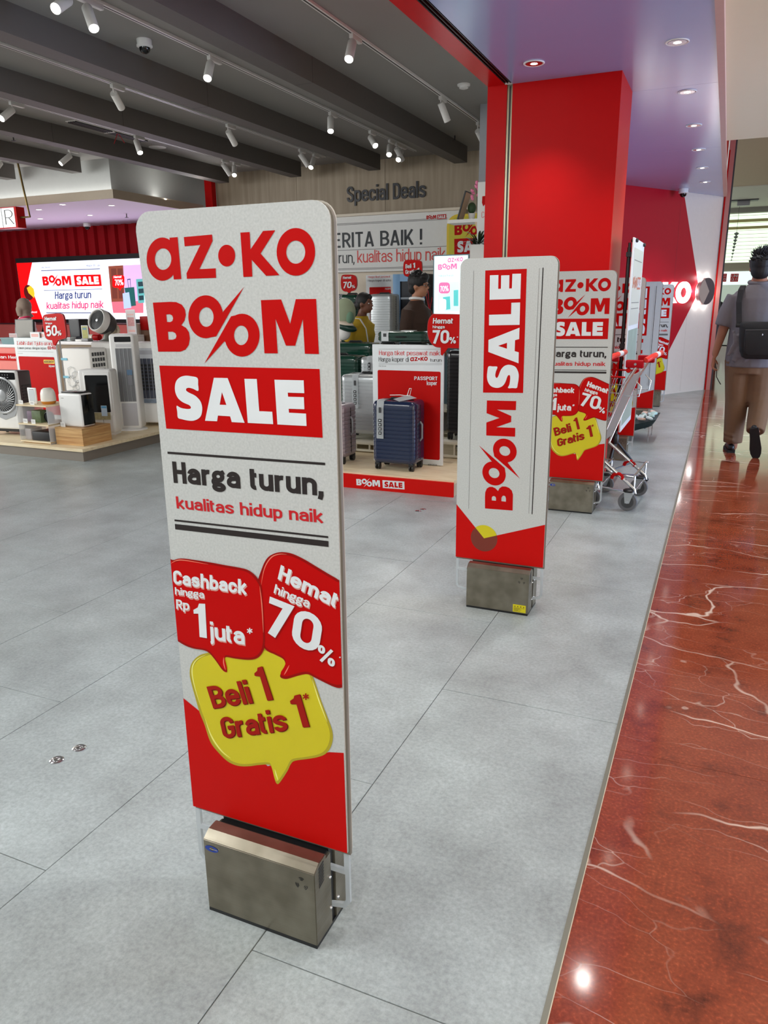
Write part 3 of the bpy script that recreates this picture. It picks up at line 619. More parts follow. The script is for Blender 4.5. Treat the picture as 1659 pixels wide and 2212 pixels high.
# ================================================================ SIGN STANDS (anti-theft gates carrying sale boards)
EDGE = mat('board_edge', (120, 112, 100), .5); FOAM = mat('board_edge_light', (180, 174, 162), .6)
X0, X1, Z0, Z1 = -.829, -.431, .2085, 1.494
def outline(x0, x1, z0, z1, r=.034, lean=.012):
    P = [(x0, z0), (x1, z0)]
    P += [(x1-r+r*math.cos(math.radians(a)), z1-r+r*math.sin(math.radians(a))) for a in range(0, 91, 15)]
    P += [(x0-lean+r+r*math.cos(math.radians(a)), z1-r+r*math.sin(math.radians(a))) for a in range(90, 181, 15)]
    if lean: P.append((x0, 1.235))
    return P
def gate_base(t, decal=None):
    for nm, s_, yc in (('front_cover', 1, 0), ('back_cover', -1, 2.41)):
        pr = [(1.125, .008), (1.125, .190), (1.146, .2035), (1.172, .2050), (1.176, .2030), (1.176, .194), (1.196, .194), (1.196, .008)]
        P = [((y if s_ == 1 else yc-y), z) for y, z in pr]
        F = Pl((-.475, 0, 0), (0, 1, 0)); o = prism(nm, P, F, 0, -.28, STEEL, t, bev=.0015); smooth(o.data, 12)
        yv0 = 1.150 if s_ == 1 else 1.238
        if s_ == 1:
            for k in range(7):
                z = .142+.0075*k; u = 1.142
                F.shape('vent_slot', [[[(u, z), (u+.022, z+.006), (u+.022, z+.0098), (u, z+.0038)]]], BLACK, o, .0006)
        for z in (.055, .135):
            yy = 1.188 if s_ == 1 else 1.222
            lathe('screw', [(.004, 0), (.004, .002), (.0025, .004), (.0005, .0045)], (-.475, yy, z), CHROME, o, axis=(1, 0, 0), seg=14)
            lathe('screw', [(.004, 0), (.004, .002), (.0025, .004), (.0005, .0045)], (-.755, yy, z), CHROME, o, axis=(-1, 0, 0), seg=14)
        if s_ == 1:
            FP = Pl((0, 1.125, 0)); cx, cz = -.507, .158
            for a0 in (90, 210, 330):
                for r_ in (.0055, .0085, .0115):
                    q = []; ox = cx+.004*math.cos(math.radians(a0)); oz = cz+.004*math.sin(math.radians(a0))
                    for rr in (r_, r_-.0014):
                        seq = [a0-35+70*i/8 for i in range(9)]; seq = seq if rr == r_ else seq[::-1]
                        q += [(ox+rr*math.cos(math.radians(a)), oz+rr*math.sin(math.radians(a))) for a in seq]
                    FP.shape('wave_cut', [[q]], BLACK, o, .0005)
            if decal == 'oval':
                BL = mat('blue_print', (30, 60, 150), .4)
                FP.shape('oval_emblem', [[ell(-.733, .171, .0175, .0078, 30), ell(-.733, .171, .0055, .0045, 20)]], BL, o, .0006)
                FP.shape('oval_emblem', [[[(-.7385, .1703), (-.718, .1703), (-.718, .1722), (-.7385, .1722)]], [ell(-.7135, .176, .0012, .0012, 8)]], mat('steel_print', (168, 160, 146), .4), o, .0009)
            if decal == 'yellow':
                Y = YEL; x0, x1, z0, z1 = -.541, -.484, .012, .047
                FP.rect('warning_label', x0, z0, x1, z1, Y, o, .0006)
                for i in range(4):
                    cx = x0+.009+.013*i; 
                    FP.shape('warning_label', [[[(cx-.003, z1-.011), (cx+.003, z1-.011), (cx, z1-.005)]]], BLK, o, .0009)
                for i, ln in enumerate((.048, .026, .034, .020, .030)): FP.rect('warning_label', x0+.004, z1-.015-.0035*i, x0+.004+ln, z1-.0162-.0035*i, BLK, o, .0009)
    box('core', -.750, -.480, 1.196, 1.214, .004, .2, BLACK, t); box('slot_plate', -.748, -.482, 1.177, 1.233, .1945, .1965, BLACK, t)
    box('mount_rail', -.74, -.49, 1.2, 1.21, .2, .209, ALU, t)
    box('foot_plate', -.754, -.476, 1.1255, 1.285, 0, .0085, BLACK, t)
    for s_ in (-1, 1):
        xo = X1 if s_ == 1 else X0; xb = -.475 if s_ == 1 else -.755
        P = [(xo, Z0), (xo, .075), (xo-s_*.012, .058), (xb-s_*.004, .050), (xb-s_*.004, .060), (xo-s_*.017, .068), (xo-s_*.010, .080), (xo-s_*.010, .146), (xb-s_*.004, .146), (xb-s_*.004, .158), (xo-s_*.012, .158), (xo-s_*.012, Z0)]
        prism('acrylic_bracket', P, PB, -.006, -.014, mat('bracket_acrylic', (205, 212, 216), .1, alpha=.55, coat=.6), t)
def boards(t, lean=.0):
    f_ = prism('front_board', outline(X0, X1, Z0, Z1, lean=lean), PB, 0, -.0055, PAPER, t)
    prism('acrylic_core', outline(X0+.002, X1+.0045, Z0-.008, Z1-.002, lean=0), PB, -.0055, -.0135, EDGE, t)
    prism('back_board', outline(X0-.001, X1+.003, Z0, Z1+.001, lean=0), PB, -.0135, -.019, FOAM, t)
    return f_
def bubble(P, f, b, cm, cd, cl, hl, lift, n=5, inset=.93):
    """printed speech bubble: rim, face, highlight"""
    C = catmull(P, n); cx = sum(p[0] for p in C)/len(C); cy = sum(p[1] for p in C)/len(C)
    PB.shape('print', [[M_(f, C)]], cd, b, lift)
    I = [(x+(cx-x)*(1-inset)*1.0, y+(cy-y)*(1-inset)-6) for x, y in C]
    PB.shape('print', [[M_(f, I)]], cm, b, lift+.0002)
    for h in hl:
        hc = catmull(h, 6, closed=False); n_ = len(hc); L_ = []; R_ = []
        for i, p in enumerate(hc):
            a = hc[max(i-1, 0)]; c = hc[min(i+1, n_-1)]; dx, dy = c[0]-a[0], c[1]-a[1]; q = math.hypot(dx, dy); w_ = 5*math.sin(math.pi*(i+.4)/(n_))
            L_.append((p[0]-dy/q*w_, p[1]+dx/q*w_)); R_.append((p[0]+dy/q*w_, p[1]-dx/q*w_))
        PB.shape('print', [[M_(f, L_+R_[::-1])]], cl, b, lift+.0003)
def sign_a(label):
    t = thing('sign_stand', label, 'sign', (-.627, 1.19, 0)); b = boards(t, .012); gate_base(t, 'oval')
    L = .0005
    clipx = lambda P: [(min(max(x, X0+.0005), X1-.0005), z) for x, z in P]
    # red foot of the print
    PB.shape('print', [[[(X0, Z0), (X1, Z0), clipx([c3(1518, 1682)])[0], c3(1400, 1676), c3(900, 1790), (X0, c3(208, 1235)[1])]]], BRED, b, L)
    # yellow, right red, left red bubbles
    yel = [(405, 868), (350, 885), (303, 920), (273, 970), (265, 1040), (280, 1120), (310, 1230), (345, 1350), (385, 1450), (420, 1560), (450, 1620), (500, 1680), (560, 1740), (620, 1775), (680, 1790), (750, 1790), (830, 1780), (912, 1778), (935, 1810), (950, 1870), (965, 1920), (985, 1935), (1015, 1900), (1060, 1830), (1090, 1770), (1125, 1745), (1230, 1730), (1310, 1715), (1370, 1690), (1410, 1640), (1430, 1570), (1425, 1500), (1390, 1400), (1340, 1270), (1300, 1150), (1275, 1080), (1225, 1000), (1050, 900), (880, 830), (600, 820)]
    bubble(yel, c3, b, YEL, DYEL, LYEL, [[(400, 880), (320, 925), (285, 1000), (300, 1120), (350, 1290)], [(390, 1400), (440, 1540), (520, 1660), (600, 1725)], [(1262, 1080), (1320, 1260), (1385, 1430)], [(958, 1815), (970, 1860), (985, 1905)]], L+.0003, inset=.96)
    def redb(P, hl, lift):
        C = [c3(*p) for p in catmull(P, 5)]; PB.shape('print', [[clipx(C)]], DRED, b, lift)
        cx = sum(p[0] for p in C)/len(C); cz = sum(p[1] for p in C)/len(C)
        I = clipx([(x+(cx-x)*.045, z+(cz-z)*.045+.001) for x, z in C]); PB.shape('print', [[I]], RED, b, lift+.0002)
        for h in hl:
            hc = catmull(h, 6, closed=False); n_ = len(hc); L_, R_ = [], []
            for i, p in enumerate(hc):
                a = hc[max(i-1, 0)]; c = hc[min(i+1, n_-1)]; dx, dy = c[0]-a[0], c[1]-a[1]; q = math.hypot(dx, dy); w_ = 4.5*math.sin(math.pi*(i+.4)/n_)
                L_.append((p[0]-dy/q*w_, p[1]+dx/q*w_)); R_.append((p[0]+dy/q*w_, p[1]-dx/q*w_))
            PB.shape('print', [[clipx(M_(c3, L_+R_[::-1]))]], PINK, b, lift+.0003)
    redb([(822, 275), (850, 190), (880, 120), (920, 75), (980, 50), (1040, 47), (1110, 62), (1200, 105), (1300, 165), (1400, 225), (1475, 270), (1540, 330), (1560, 700), (1560, 1100), (1500, 1150), (1440, 1142), (1360, 1105), (1290, 1070), (1225, 1040), (1150, 1052), (1060, 1078), (1012, 1070), (1003, 1045), (1030, 1000), (1045, 955), (1025, 915), (960, 880), (880, 835), (800, 700), (800, 400)],
         [[(848, 320), (875, 180), (930, 90), (1000, 62), (1060, 66)], [(1035, 1045), (1055, 1010), (1078, 965)]], L+.0009)
    redb([(60, 150), (140, 110), (200, 97), (300, 108), (430, 128), (560, 152), (690, 175), (750, 195), (800, 235), (840, 290), (855, 340), (862, 430), (870, 560), (878, 700), (880, 770), (870, 840), (840, 890), (800, 915), (740, 922), (640, 912), (565, 900), (553, 925), (565, 975), (572, 1015), (560, 1022), (530, 1000), (480, 930), (430, 870), (385, 845), (300, 830), (230, 805), (170, 770), (60, 700)],
         [[(112, 140), (160, 114), (230, 112), (420, 145)], [(838, 320), (856, 480), (868, 700)], [(545, 900), (545, 950), (560, 1005)]], L+.0015)
    K = dict(f=None); T = L+.0022
    def tx(s, b0, b1, t0, m=WHP, off=.05, sh=(6, 12), shm=SHAD):
        a, b2, c = c3(*b0), c3(*b1), c3(*t0); up = Vector(c)-Vector(a)
        if sh:
            a2, b3 = c3(b0[0]+sh[0], b0[1]+sh[1]), c3(b1[0]+sh[0], b1[1]+sh[1]); PB.text(s, a2, b3, up.length, shm, b, off+.005, T-.0003, tuple(up))
        PB.text(s, a, b2, up.length, m, b, off, T, tuple(up))
    def poly(P, m, sh=(4, 9), shm=None):
        if shm: PB.shape('print', [[M_(c3, [(x+sh[0], y+sh[1]) for x, y in P])]], shm, b, T-.0003)
        PB.shape('lettering', [[M_(c3, P)]], m, b, T)
    def star(cx, cy, r, m):
        for k in range(3):
            a = math.pi*k/3+.5; dx, dy = math.cos(a)*r, math.sin(a)*r; nx, ny = -math.sin(a)*r*.2, math.cos(a)*r*.2
            PB.shape('lettering', [[M_(c3, [(cx-dx-nx, cy-dy-ny), (cx+dx-nx, cy+dy-ny), (cx+dx+nx, cy+dy+ny), (cx-dx+nx, cy-dy+ny)])]], m, b, T+.0001*k)
    tx('Cashback', (138, 302), (735, 390), (134, 190), off=.065); tx('hingga', (150, 388), (388, 420), (148, 330), off=.035); tx('Rp', (160, 505), (266, 518), (158, 428), off=.04)
    poly([(350, 735), (410, 745), (395, 465), (345, 463), (335, 495), (300, 515), (302, 545), (340, 545)], WHP, shm=DRED)
    tx('juta', (436, 752), (718, 798), (428, 612), off=.05); star(758, 685, 24, WHP)
    tx('Hemat', (985, 262), (1455, 500), (1012, 148), off=.065); tx('hingga', (952, 375), (1238, 498), (968, 305), off=.035)
    tx('70', (882, 700), (1312, 880), (922, 405), off=.055, shm=DRED); tx('%', (1300, 915), (1445, 985), (1318, 790), off=.03, shm=DRED); star(1492, 900, 7, WHP)
    DS = mat('shadow_yellow_print', (168, 120, 20), .45); DR2 = mat('deep_red_print', (104, 18, 12), .42)
    tx('Beli', (462, 1318), (785, 1272), (405, 1140), TRED, sh=(8, 6), shm=DR2); tx('Gratis', (545, 1562), (1072, 1496), (507, 1392), TRED, sh=(8, 6), shm=DR2)
    poly([(900, 1252), (947, 1245), (858, 973), (820, 985), (818, 1010), (795, 1030), (797, 1050), (840, 1055)], TRED, (7, 4), DR2)
    poly([(1190, 1470), (1243, 1465), (1165, 1200), (1120, 1212), (1115, 1235), (1085, 1255), (1090, 1280), (1137, 1280)], TRED, (7, 4), DR2)
    star(1214, 1220, 27, TRED)
    for key, m, l in (('azko', RED, .0006), ('boom', RED, .0006), ('salebox', RED, .0006), ('sale', WHP, .0012)): PB.shape('lettering', LOGO[key], m, b, l)
    def line(p, q, h, m=BLK): a, c = c2(*p), c2(*q); e = h/3.77/680; PB.shape('rule', [[[(a[0], a[1]), (c[0], c[1]), (c[0], c[1]-e), (a[0], a[1]-e)]]], m, b, .0006)
    line((83, 284), (1367, 375), 12); line((140, 836), (1392, 973), 10); line((143, 873), (1394, 1013), 30)
    def t2(s, b0, b1, t0, m, off): a, c, u_ = c2(*b0), c2(*b1), c2(*t0); up = Vector(u_)-Vector(a); PB.text(s, a, c, up.length, m, b, off, .0007, tuple(up))
    t2('Harga turun,', (135, 538), (1355, 646), (120, 364), BLK, .068); t2('kualitas hidup naik', (160, 747), (1355, 866), (150, 650), mat('crimson_print', (196, 14, 26), .42), .045)
    return t
SB = Pl((0, 3.10, 0))
def sign_b(label, yel='yellow'):
    global PB
    keep = PB; 
    t = thing('sign_stand', label, 'sign', (-.627, 1.19, 0)); b = boards(t); gate_base(t, yel)
    # artwork measured on the second board (plane y=3.10), same board coordinates
    q = lambda x, y: (SB.px(x, y)[0]+.0, SB.px(x, y)[1])
    cl = lambda P: [(min(max(x, X0+.0004), X1-.0004), z) for x, z in P]
    P = PB
    ap = q(1045.6, 1162.7)
    P.shape('print', [[[(X0, Z0), (X1, Z0), (X1, q(1172.8, 1133)[1]), ap, (X0, q(984.7, 1088.8)[1])]]], BRED, b, .0005)
    r_ = abs(q(1075, 1162)[0]-q(1046, 1162)[0]); l0 = (X0, q(984.7, 1088.8)[1]); l1 = (X1, q(1172.8, 1133)[1])
    a0 = math.atan2(l1[1]-ap[1], l1[0]-ap[0]); a1 = math.atan2(l0[1]-ap[1], l0[0]-ap[0])
    P.shape('print', [[[ap]+[(ap[0]+r_*math.cos(a0+(a1-a0)*i/16), ap[1]-.0+r_*math.sin(a0+(a1-a0)*i/16)) for i in range(17)]]], YEL, b, .0008)
    P.shape('print', [[[ap]+[(ap[0]+r_*math.cos(a1+(2*math.pi+a0-a1)*i/30), ap[1]+r_*math.sin(a1+(2*math.pi+a0-a1)*i/30)) for i in range(31)]]], BROWN, b, .0008)
    # SALE box: reads upward
    A, B_, C_ = q(1131, 851.5), q(1139.5, 580.5), q(1042.5, 848.5)
    A = (A[0], A[1]); zb_ = A[1]; zt_ = q(1139.5, 580.5)[1]; xr = q(1135, 720)[0]; xl = q(1045, 720)[0]
    logo(P, 'salebox', (xr, zb_), (xr, zt_), (xl, zb_), RED, b, .0006)
    bx = lbb(['salebox']); sx = lbb(['sale'])
    # white letters measured: S starts at 1440/4.808 etc.
    z0_, z1_ = q(1117, 839.5)[1], q(1127, 591)[1]; xr2 = q(1125, 700)[0]; xl2 = q(1055, 700)[0]
    logo(P, 'sale', (xr2, z0_), (xr2, z1_), (xl2, z0_), WHP, b, .0012)
    zb_, zt_ = q(1080, 1101.5)[1], q(1084, 865)[1]; xr = q(1123.6, 1035.5)[0]; xl = q(1034.5, 963)[0]
    logo(P, 'boom', (xr, zb_), (xr, zt_), (xl, zb_), RED, b, .0006)
    for (x, y0, y1, w_, m) in ((1018, 584.7, 1099, .0014, GREYP), (1154, 579.5, 1110.5, .0014, GREYP), (1161.5, 578.5, 1112, .0042, BLK)):
        xx = q(x, 840)[0]; P.rect('rule', xx-w_/2, q(x, y1)[1], xx+w_/2, q(x, y0)[1], m, b, .0006)
    return t
sa = sign_a('nearest and largest white sale sign stand with speech bubbles, steel base with blue oval emblem')
sb = sign_b('second sign stand, vertical red sale lettering, yellow warning label on its steel base')
sb.location.y = 3.10
for (src, y, dx, lab) in ((sa, 4.86, 0, 'third sign stand, speech bubbles, directly left of the shopping trolleys'),
                      (sa, 6.65, 0, 'fourth sign stand, speech bubbles, mostly hidden behind the third one and the black poster pole'),
                      (sb, 8.45, 0, 'far sign stand with vertical lettering seen right of the white poster panel'),
                      (sa, 10.25, 0, 'farthest sign stand, beside the glowing white letters on the slanted wall')):
    dup(src, (-.627+dx, y, 0), label=lab)
# ================================================================ CEILING FITTINGS OF THE SHOP
TX = [-2.33, -3.48, -4.65, -5.85, -7.05, -8.2]
TEND = [8.2, 9.35, 9.2, 9.3, 7.7, 7.7]
tracks = []
for i, x in enumerate(TX):
    t = thing('light_track', 'white surface-mounted lighting track, %s between the ceiling beams' % ('nearest the red entrance lintel', 'second from the red entrance lintel', 'third from the red entrance lintel', 'fourth from the red entrance lintel', 'fifth from the lintel', 'sixth from the lintel')[i], 'track', (x, 3, 3.1))
    box('rail', x-.018, x+.018, -1, TEND[i], 3.082, 3.1, WHITE, t, bev=.001, seg=1); box('slot', x-.006, x+.006, -1, TEND[i], 3.0812, 3.0822, BLACK, t)
LENS = emis('track_lamp_lens', (255, 250, 240), 9); LENSD = mat('lamp_lens_off', (200, 200, 198), .3)
WLAMP = mat('lamp_body_white', (228, 226, 222), .45)
def lamp(ptop, pbot, ti, lab, lit=1, L=.165):
    x = TX[ti]; a = at(*ptop, 0, x); a = Vector((x, a.y, 3.015)) if abs(a.z-3.015) > .04 else a
    a.z = min(a.z, 3.03)
    b0 = at(*pbot, 1, a.y); d = b0-a
    if d.length < L: d.y = -math.sqrt(max(L*L-d.length_squared, 0))*(1 if lit else -1)
    d = d.normalized(); b = a+d*L; r = .031
    t = thing('track_spotlight', lab, 'spotlight', (x, a.y, 3.082))
    box('adapter', x-.015, x+.015, a.y-.02, a.y+.13, 3.052, 3.083, WLAMP, t, bev=.003)
    tube('arm', [(x, a.y, 3.06), (x, a.y, 3.035), tuple(a+d*.03)], .006, WLAMP, t, seg=8)
    o = lathe('lamp_body', [(r*.96, 0), (r, .004), (r, L-.002), (r*.93, L), (r*.9, L-.012)], a, WLAMP, t, axis=d, seg=28)
    lathe('lamp_lens', [(r*.9, L-.010), (r*.5, L-.007), (.001, L-.0065)], a, LENS if lit else LENSD, t, axis=d, seg=24)
    if lit: spot(tuple(a+d*(L+.006)), tuple(a+d*3), 17*lit, 62, rad=.028)
LP = [((147, 0), (159.6, 36), 1, 'white spotlight cut off at the top edge beside the largest upper left one', 1),
 ((187, 13), (216, 67.5), 1, 'largest tilted white spotlight at the upper left', 1), ((454, 130), (466, 177), 1, 'lit white spotlight right of the dome camera', 1),
 ((244, 187), (238, 226), 2, 'white spotlight turned away, left of and below the dome camera', 0), ((25, 224), (30, 263), 3, 'lit white spotlight at the left edge under the beams', 1),
 ((294, 304), (309.5, 332), 3, 'tilted lit white spotlight by the ceiling air vent', 1), ((151, 327), (148, 357), 4, 'white spotlight in front of the lit grey bulkhead', 1),
 ((492, 273), (493, 308), 2, 'straight hanging white spotlight above the big sign', 0), ((481, 353), (486, 375), 3, 'left one of two white spotlights above the red post', 0),
 ((506, 358), (515.5, 381), 3, 'right one of two white spotlights above the red post', 1), ((2, 351), (2, 375), 5, 'white spotlight cut off at the left edge by the bronze hanger', 1),
 ((761, 85), (767.6, 137), 0, 'bright lit spotlight on the track nearest the red lintel', 1), ((714, 253), (723, 287.5), 1, 'lit white spotlight in the middle of the second track', 1),
 ((800, 296.6), (818, 318), 1, 'tilted lit spotlight, first of the cluster at the end of the second track', 1), ((842, 315), (849, 338), 1, 'lit spotlight, second of the cluster at the end of the second track', 1),
 ((856, 320), (861.7, 343.6), 1, 'spotlight, third of the cluster at the end of the second track', 0), ((867, 327), (869, 349), 1, 'lit spotlight, last of the cluster at the end of the second track', 1),
 ((952, 222), (961, 258.6), 0, 'white spotlight below the round smoke detector', 0), ((1031.6, 282), (1037, 304), 0, 'spotlight half hidden behind the grey column', 0),
 ((648, 331), (657, 356), 2, 'left one of two spotlights at the end of the third track', 0), ((678, 338), (681, 365), 2, 'right one of two spotlights at the end of the third track', 1)]
for p in LP: lamp(*p[:4], lit=p[4])
def dome(x, y, z, lab, s=1.0):
    t = thing('dome_camera', lab, 'camera', (x, y, z))
    lathe('housing', [(.050*s, 0), (.052*s, -.004*s), (.050*s, -.034*s), (.054*s, -.036*s), (.054*s, -.046*s), (.040*s, -.052*s)], (x, y, z), WHITE, t, seg=32)
    lathe('dome', [(.038*s, -.050*s), (.036*s, -.066*s), (.028*s, -.080*s), (.014*s, -.089*s), (.001, -.092*s)], (x, y, z), BLKG, t, seg=28, ang=80)
dome(-3.71, 4.77, 3.1, 'white dome camera with black lens on the shop ceiling at the upper left')
dome(-.48, 11.25, 2.7, 'white dome camera at the far end of the glossy ceiling above the slanted wall', 1.15)
dome(-9.48, 10.03, 2.6, 'small white dome camera above the corrugated red wall', 1.1)
t = thing('smoke_detector', 'round white smoke detector on the shop ceiling left of the red lintel', 'detector', (-2.05, 6.83, 3.1))
lathe('base', [(.055, 0), (.055, -.012), (.05, -.016)], (-2.05, 6.83, 3.1), WHITE, t, seg=28); lathe('sensor', [(.040, -.015), (.038, -.032), (.02, -.038), (.001, -.039)], (-2.05, 6.83, 3.1), WHITE, t, seg=28)
p = at(1607, 432, 2, 3.6)
t = thing('smoke_detector', 'grey square ceiling fitting far down the corridor above the bright glazing', 'detector', tuple(p))
box('plate', p.x-.32, p.x+.32, p.y-.15, p.y+.15, 3.575, 3.6, DARKG, t); box('housing', p.x-.14, p.x+.14, p.y-.12, p.y+.12, 3.47, 3.575, MIDG, t, bev=.01)
tag(lathe('ceiling_speaker', [(.10, 0), (.10, -.004), (.085, -.007), (.001, -.007)], (-6.13, 7.81, 3.1), WHITE, None, seg=32), 'round white flush ceiling speaker near the red post', 'speaker')
t = thing('air_vent', 'long dark linear air vent in the shop ceiling', 'air vent', (-5.95, 6.85, 3.1))
fr = box('frame', -6.07, -5.93, 6.35, 7.45, 3.094, 3.1, WHITEM, t)
for i in range(4):
    box('slat', -6.055+.03*i, -6.04+.03*i, 6.37, 7.43, 3.082, 3.0945, DARKG, t)
box('divider', -6.07, -5.93, 6.88, 6.90, 3.080, 3.094, WHITEM, t)
tag(tube('ribbon', [(-5.95, 6.95, 3.08), (-5.99, 6.93, 2.98)], .003, mat('red_ribbon', (190, 30, 40), .6)), 'thin red ribbon hanging from the ceiling vent, left strand', 'ribbon', 'red ribbon strands on the vent')
tag(tube('ribbon', [(-5.95, 6.97, 3.08), (-5.90, 6.99, 2.99)], .003, MATS['red_ribbon']), 'thin red ribbon hanging from the ceiling vent, right strand', 'ribbon', 'red ribbon strands on the vent')
for (x, y, z, lab) in ((-2.78, 8.77, 3.1, 'small sprinkler head at the far end of the nearest ceiling bay'), (-7.09, 6.61, 3.1, 'small black sprinkler head at the upper left edge'), (-8.0, 9.3, 2.6, 'small sprinkler head in the low lilac ceiling')):
    t = thing('sprinkler', lab, 'sprinkler', (x, y, z)); cyl('pipe', (x, y, z), (x, y, z-.05), .007, DARKG, t, seg=10); lathe('deflector', [(.026, -.05), (.026, -.054), (.001, -.056)], (x, y, z), DARKG, t, seg=16)
# hanging letter sign
HY = 7.35
F = Pl((0, HY, 0)); q = lambda x, y: F.px(x, y)
a = q(32, 447); b2 = q(33, 491); c = q(-30, 455)
t = thing('hanging_sign', 'white lit letter box with a thin R, red side, hanging at the left edge', 'sign', (a[0], HY, 2.3))
x1 = a[0]-.02; x0 = x1-1.6; z1 = 2.40; z0 = z1-.19
zc = q(5, 450)[1]; z1 = zc+.0; z0 = q(5, 492)[1]
box('case', x0, x1+.03, HY+.002, HY+.13, z0-.01, z1+.01, REDP, t); face = F.rect('face', x0, z0, x1, z1, emis('sign_face_white', (235, 238, 240), .55), t, .004)
ul, ur = q(10, 460)[0], q(29, 460)[0]; zt_, zb_ = q(20, 453)[1], q(20, 485)[1]
V, Fs = text_mesh('R', -.03); b_ = bmesh.new(); mx_ = max(v[0] for v in V); vs = [b_.verts.new(F.w(ul+(ur-ul)*v[0]/mx_, zb_+(zt_-zb_)*v[1], .006)) for v in V]
for f in Fs:
    f_ = b_.faces.new([vs[i] for i in f]); f_.normal_update()
    if f_.normal.dot(F.N) < 0: f_.normal_flip()
link('lettering', b_, BLK, t)
u = q(4, 460)[0]; F.rect('divider', u-.006, z0, u+.006, z1, MIDG, t, .006)
BRZ = mat('bronze_bar', (120, 100, 60), .35, metal=.8)
hb = q(56, 466)
tube('hanger', [(x1+.03, HY+.06, (z0+z1)/2), (hb[0], HY+.06, (z0+z1)/2), (hb[0]-.05, HY+.06, 2.72), (hb[0]-.10, HY+.06, 3.1)], .013, BRZ, t, seg=8)
# ================================================================ LED WALL SCREEN AT THE BACK LEFT
YS = 10.28
F = Pl((0, YS, 0)); q = F.px
x0, x1 = q(36, 572)[0], -7.3; zt_, zb_ = 2.045, 1.08
t = thing('led_screen', 'wide glowing LED screen with the sale advert on the corrugated red wall', 'screen', ((x0+x1)/2, YS, 1.08))
box('frame', x0-.03, x1+.03, YS+.01, YS+.12, zb_-.06, zt_+.08, BLACK, t)
E_ = lambda n, c, s=1.0: emis('screen_'+n, c, s)
F.rect('screen_face', x0, zb_, x1, zt_, E_('white', (226, 232, 246), 1.0), t, .001)
ER = E_('red', (235, 12, 16), .9); ENV = E_('navy', (34, 50, 120), .5); EM = E_('magenta', (214, 24, 96), .8); EW = E_('white2', (240, 240, 250), 1.1)
P = lambda *L: [q(*p) for p in L]
F.shape('picture', [[[(x0, zt_), (q(70, 570)[0], zt_), q(58, 622), q(75, 640), (q(93, 690)[0], zb_), (x0, zb_)]]], ER, t, .0015)
cc = q(62, 632); r_ = .115
F.shape('picture', [[ell(cc[0], cc[1], r_, r_*1.15, 30)]], E_('maroon', (90, 10, 14), .6), t, .002)
F.shape('picture', [[P((58, 622), (66, 617), (73, 624), (75, 634), (74, 644), (62, 633))]], E_('yellow', (240, 190, 40), .8), t, .0025)
boomsale(F, q(93, 617), q(220, 616), q(93, 597)[1]-q(93, 617)[1], ER, ER, EW, t, .0025)
for (a, c, h) in (((89, 584), (216, 580), 1.4), ((95, 627), (221, 624), 1), ((100, 675), (225, 675), 1.6)):
    A, B_ = q(*a), q(*c); e = h*.008; F.shape('rule', [[[A, B_, (B_[0], B_[1]-e), (A[0], A[1]-e)]]], ENV, t, .0025)
tpx(F, 'Harga turun', (119, 646), (197, 644), (119, 630), ENV, t, off=.03, lift=.003); tpx(F, 'kualitas hidup naik', (101, 668), (224, 665), (101, 653), EM, t, off=.025, lift=.003)
tpx(F, 'Edisi Spesial', (89, 579), (108, 578.5), (89, 576), ENV, t, off=0, lift=.003); tpx(F, 'Hingga 30 Juni', (186, 575.5), (216, 575), (186, 571.5), ENV, t, off=0, lift=.003)
tpx(F, 'azko.id', (65, 676), (80, 676), (65, 672), EW, t, off=.01, lift=.003)
PX = lambda a, b, c, d: [q(a, b), q(c, b), q(c, d), q(a, d)]
F.shape('picture', [[P((234, 575), (310, 571), (310, 676), (244, 676))]], E_('lilac', (206, 170, 214), .8), t, .0015)
F.shape('picture', [[P((234, 575), (266, 573), (270, 652), (241, 652))]], E_('door_brown', (140, 70, 50), .6), t, .0018)
for k in range(2): F.shape('picture', [[P((240+14*k, 580), (251+14*k, 580), (254+13*k, 645), (243+14*k, 645))]], E_('door_dark', (112, 50, 38), .6), t, .002)
F.shape('picture', [[P((241, 652), (310, 650), (310, 676), (245, 676))]], E_('floor_rose', (214, 110, 130), .7), t, .002)
F.shape('picture', [[P((269, 622), (290, 620), (294, 660), (276, 663))]], E_('case_teal', (20, 90, 90), .6), t, .0024)
F.shape('picture', [[P((265, 634), (279, 631), (284, 665), (268, 667))]], E_('case_blue', (170, 190, 235), .8), t, .0028)
F.shape('picture', [[P((275, 604), (276, 604), (279, 622), (278, 622)), ], [P((281, 603), (282, 603), (283, 621), (282, 621))], [P((275, 603), (282, 602), (282, 604), (275, 605))]], ENV, t, .0028)
F.shape('picture', [[P((294, 603), (312, 602), (312, 654), (299, 655))]], E_('shelf_teal', (90, 170, 170), .7), t, .0024)
for k in range(3): F.shape('picture', [[P((298+k, 609+15*k), (310, 608+15*k), (311, 618+15*k), (299+k, 619+15*k))]], E_('shelf_dark', (30, 60, 70), .5), t, .0028)
F.shape('picture', [[M_(q, rrect(26, 27, 5, 3, 256, 608))], [P((255, 621), (264, 620), (260, 628))]], ER, t, .003)
tpx(F, 'Hemat', (246, 601), (263, 600), (246, 596), EW, t, off=.03, lift=.0035); tpx(F, '70%', (249, 617), (267, 616), (248, 604), EW, t, off=.03, lift=.0035)
area('screen_glow', (-9.4, 10.1, 1.56), 3.8, 26, (.95, .82, 1), (-9.0, 5, 1.2), .9)
# ================================================================ LEFT DISPLAY PLINTH AND APPLIANCES
PZ = .112
t = thing('display_plinth', 'low pale-topped display plinth carrying the white appliances at the left', 'plinth', (-5.9, 5.8, 0))
box('base', -8.2, -4.845, 4.88, 6.47, 0, .085, mat('taupe_plinth_paint', (128, 120, 110), .6), t); box('top', -8.2, -4.83, 4.865, 6.48, .085, PZ, PINE2, t, bev=.001, seg=1)
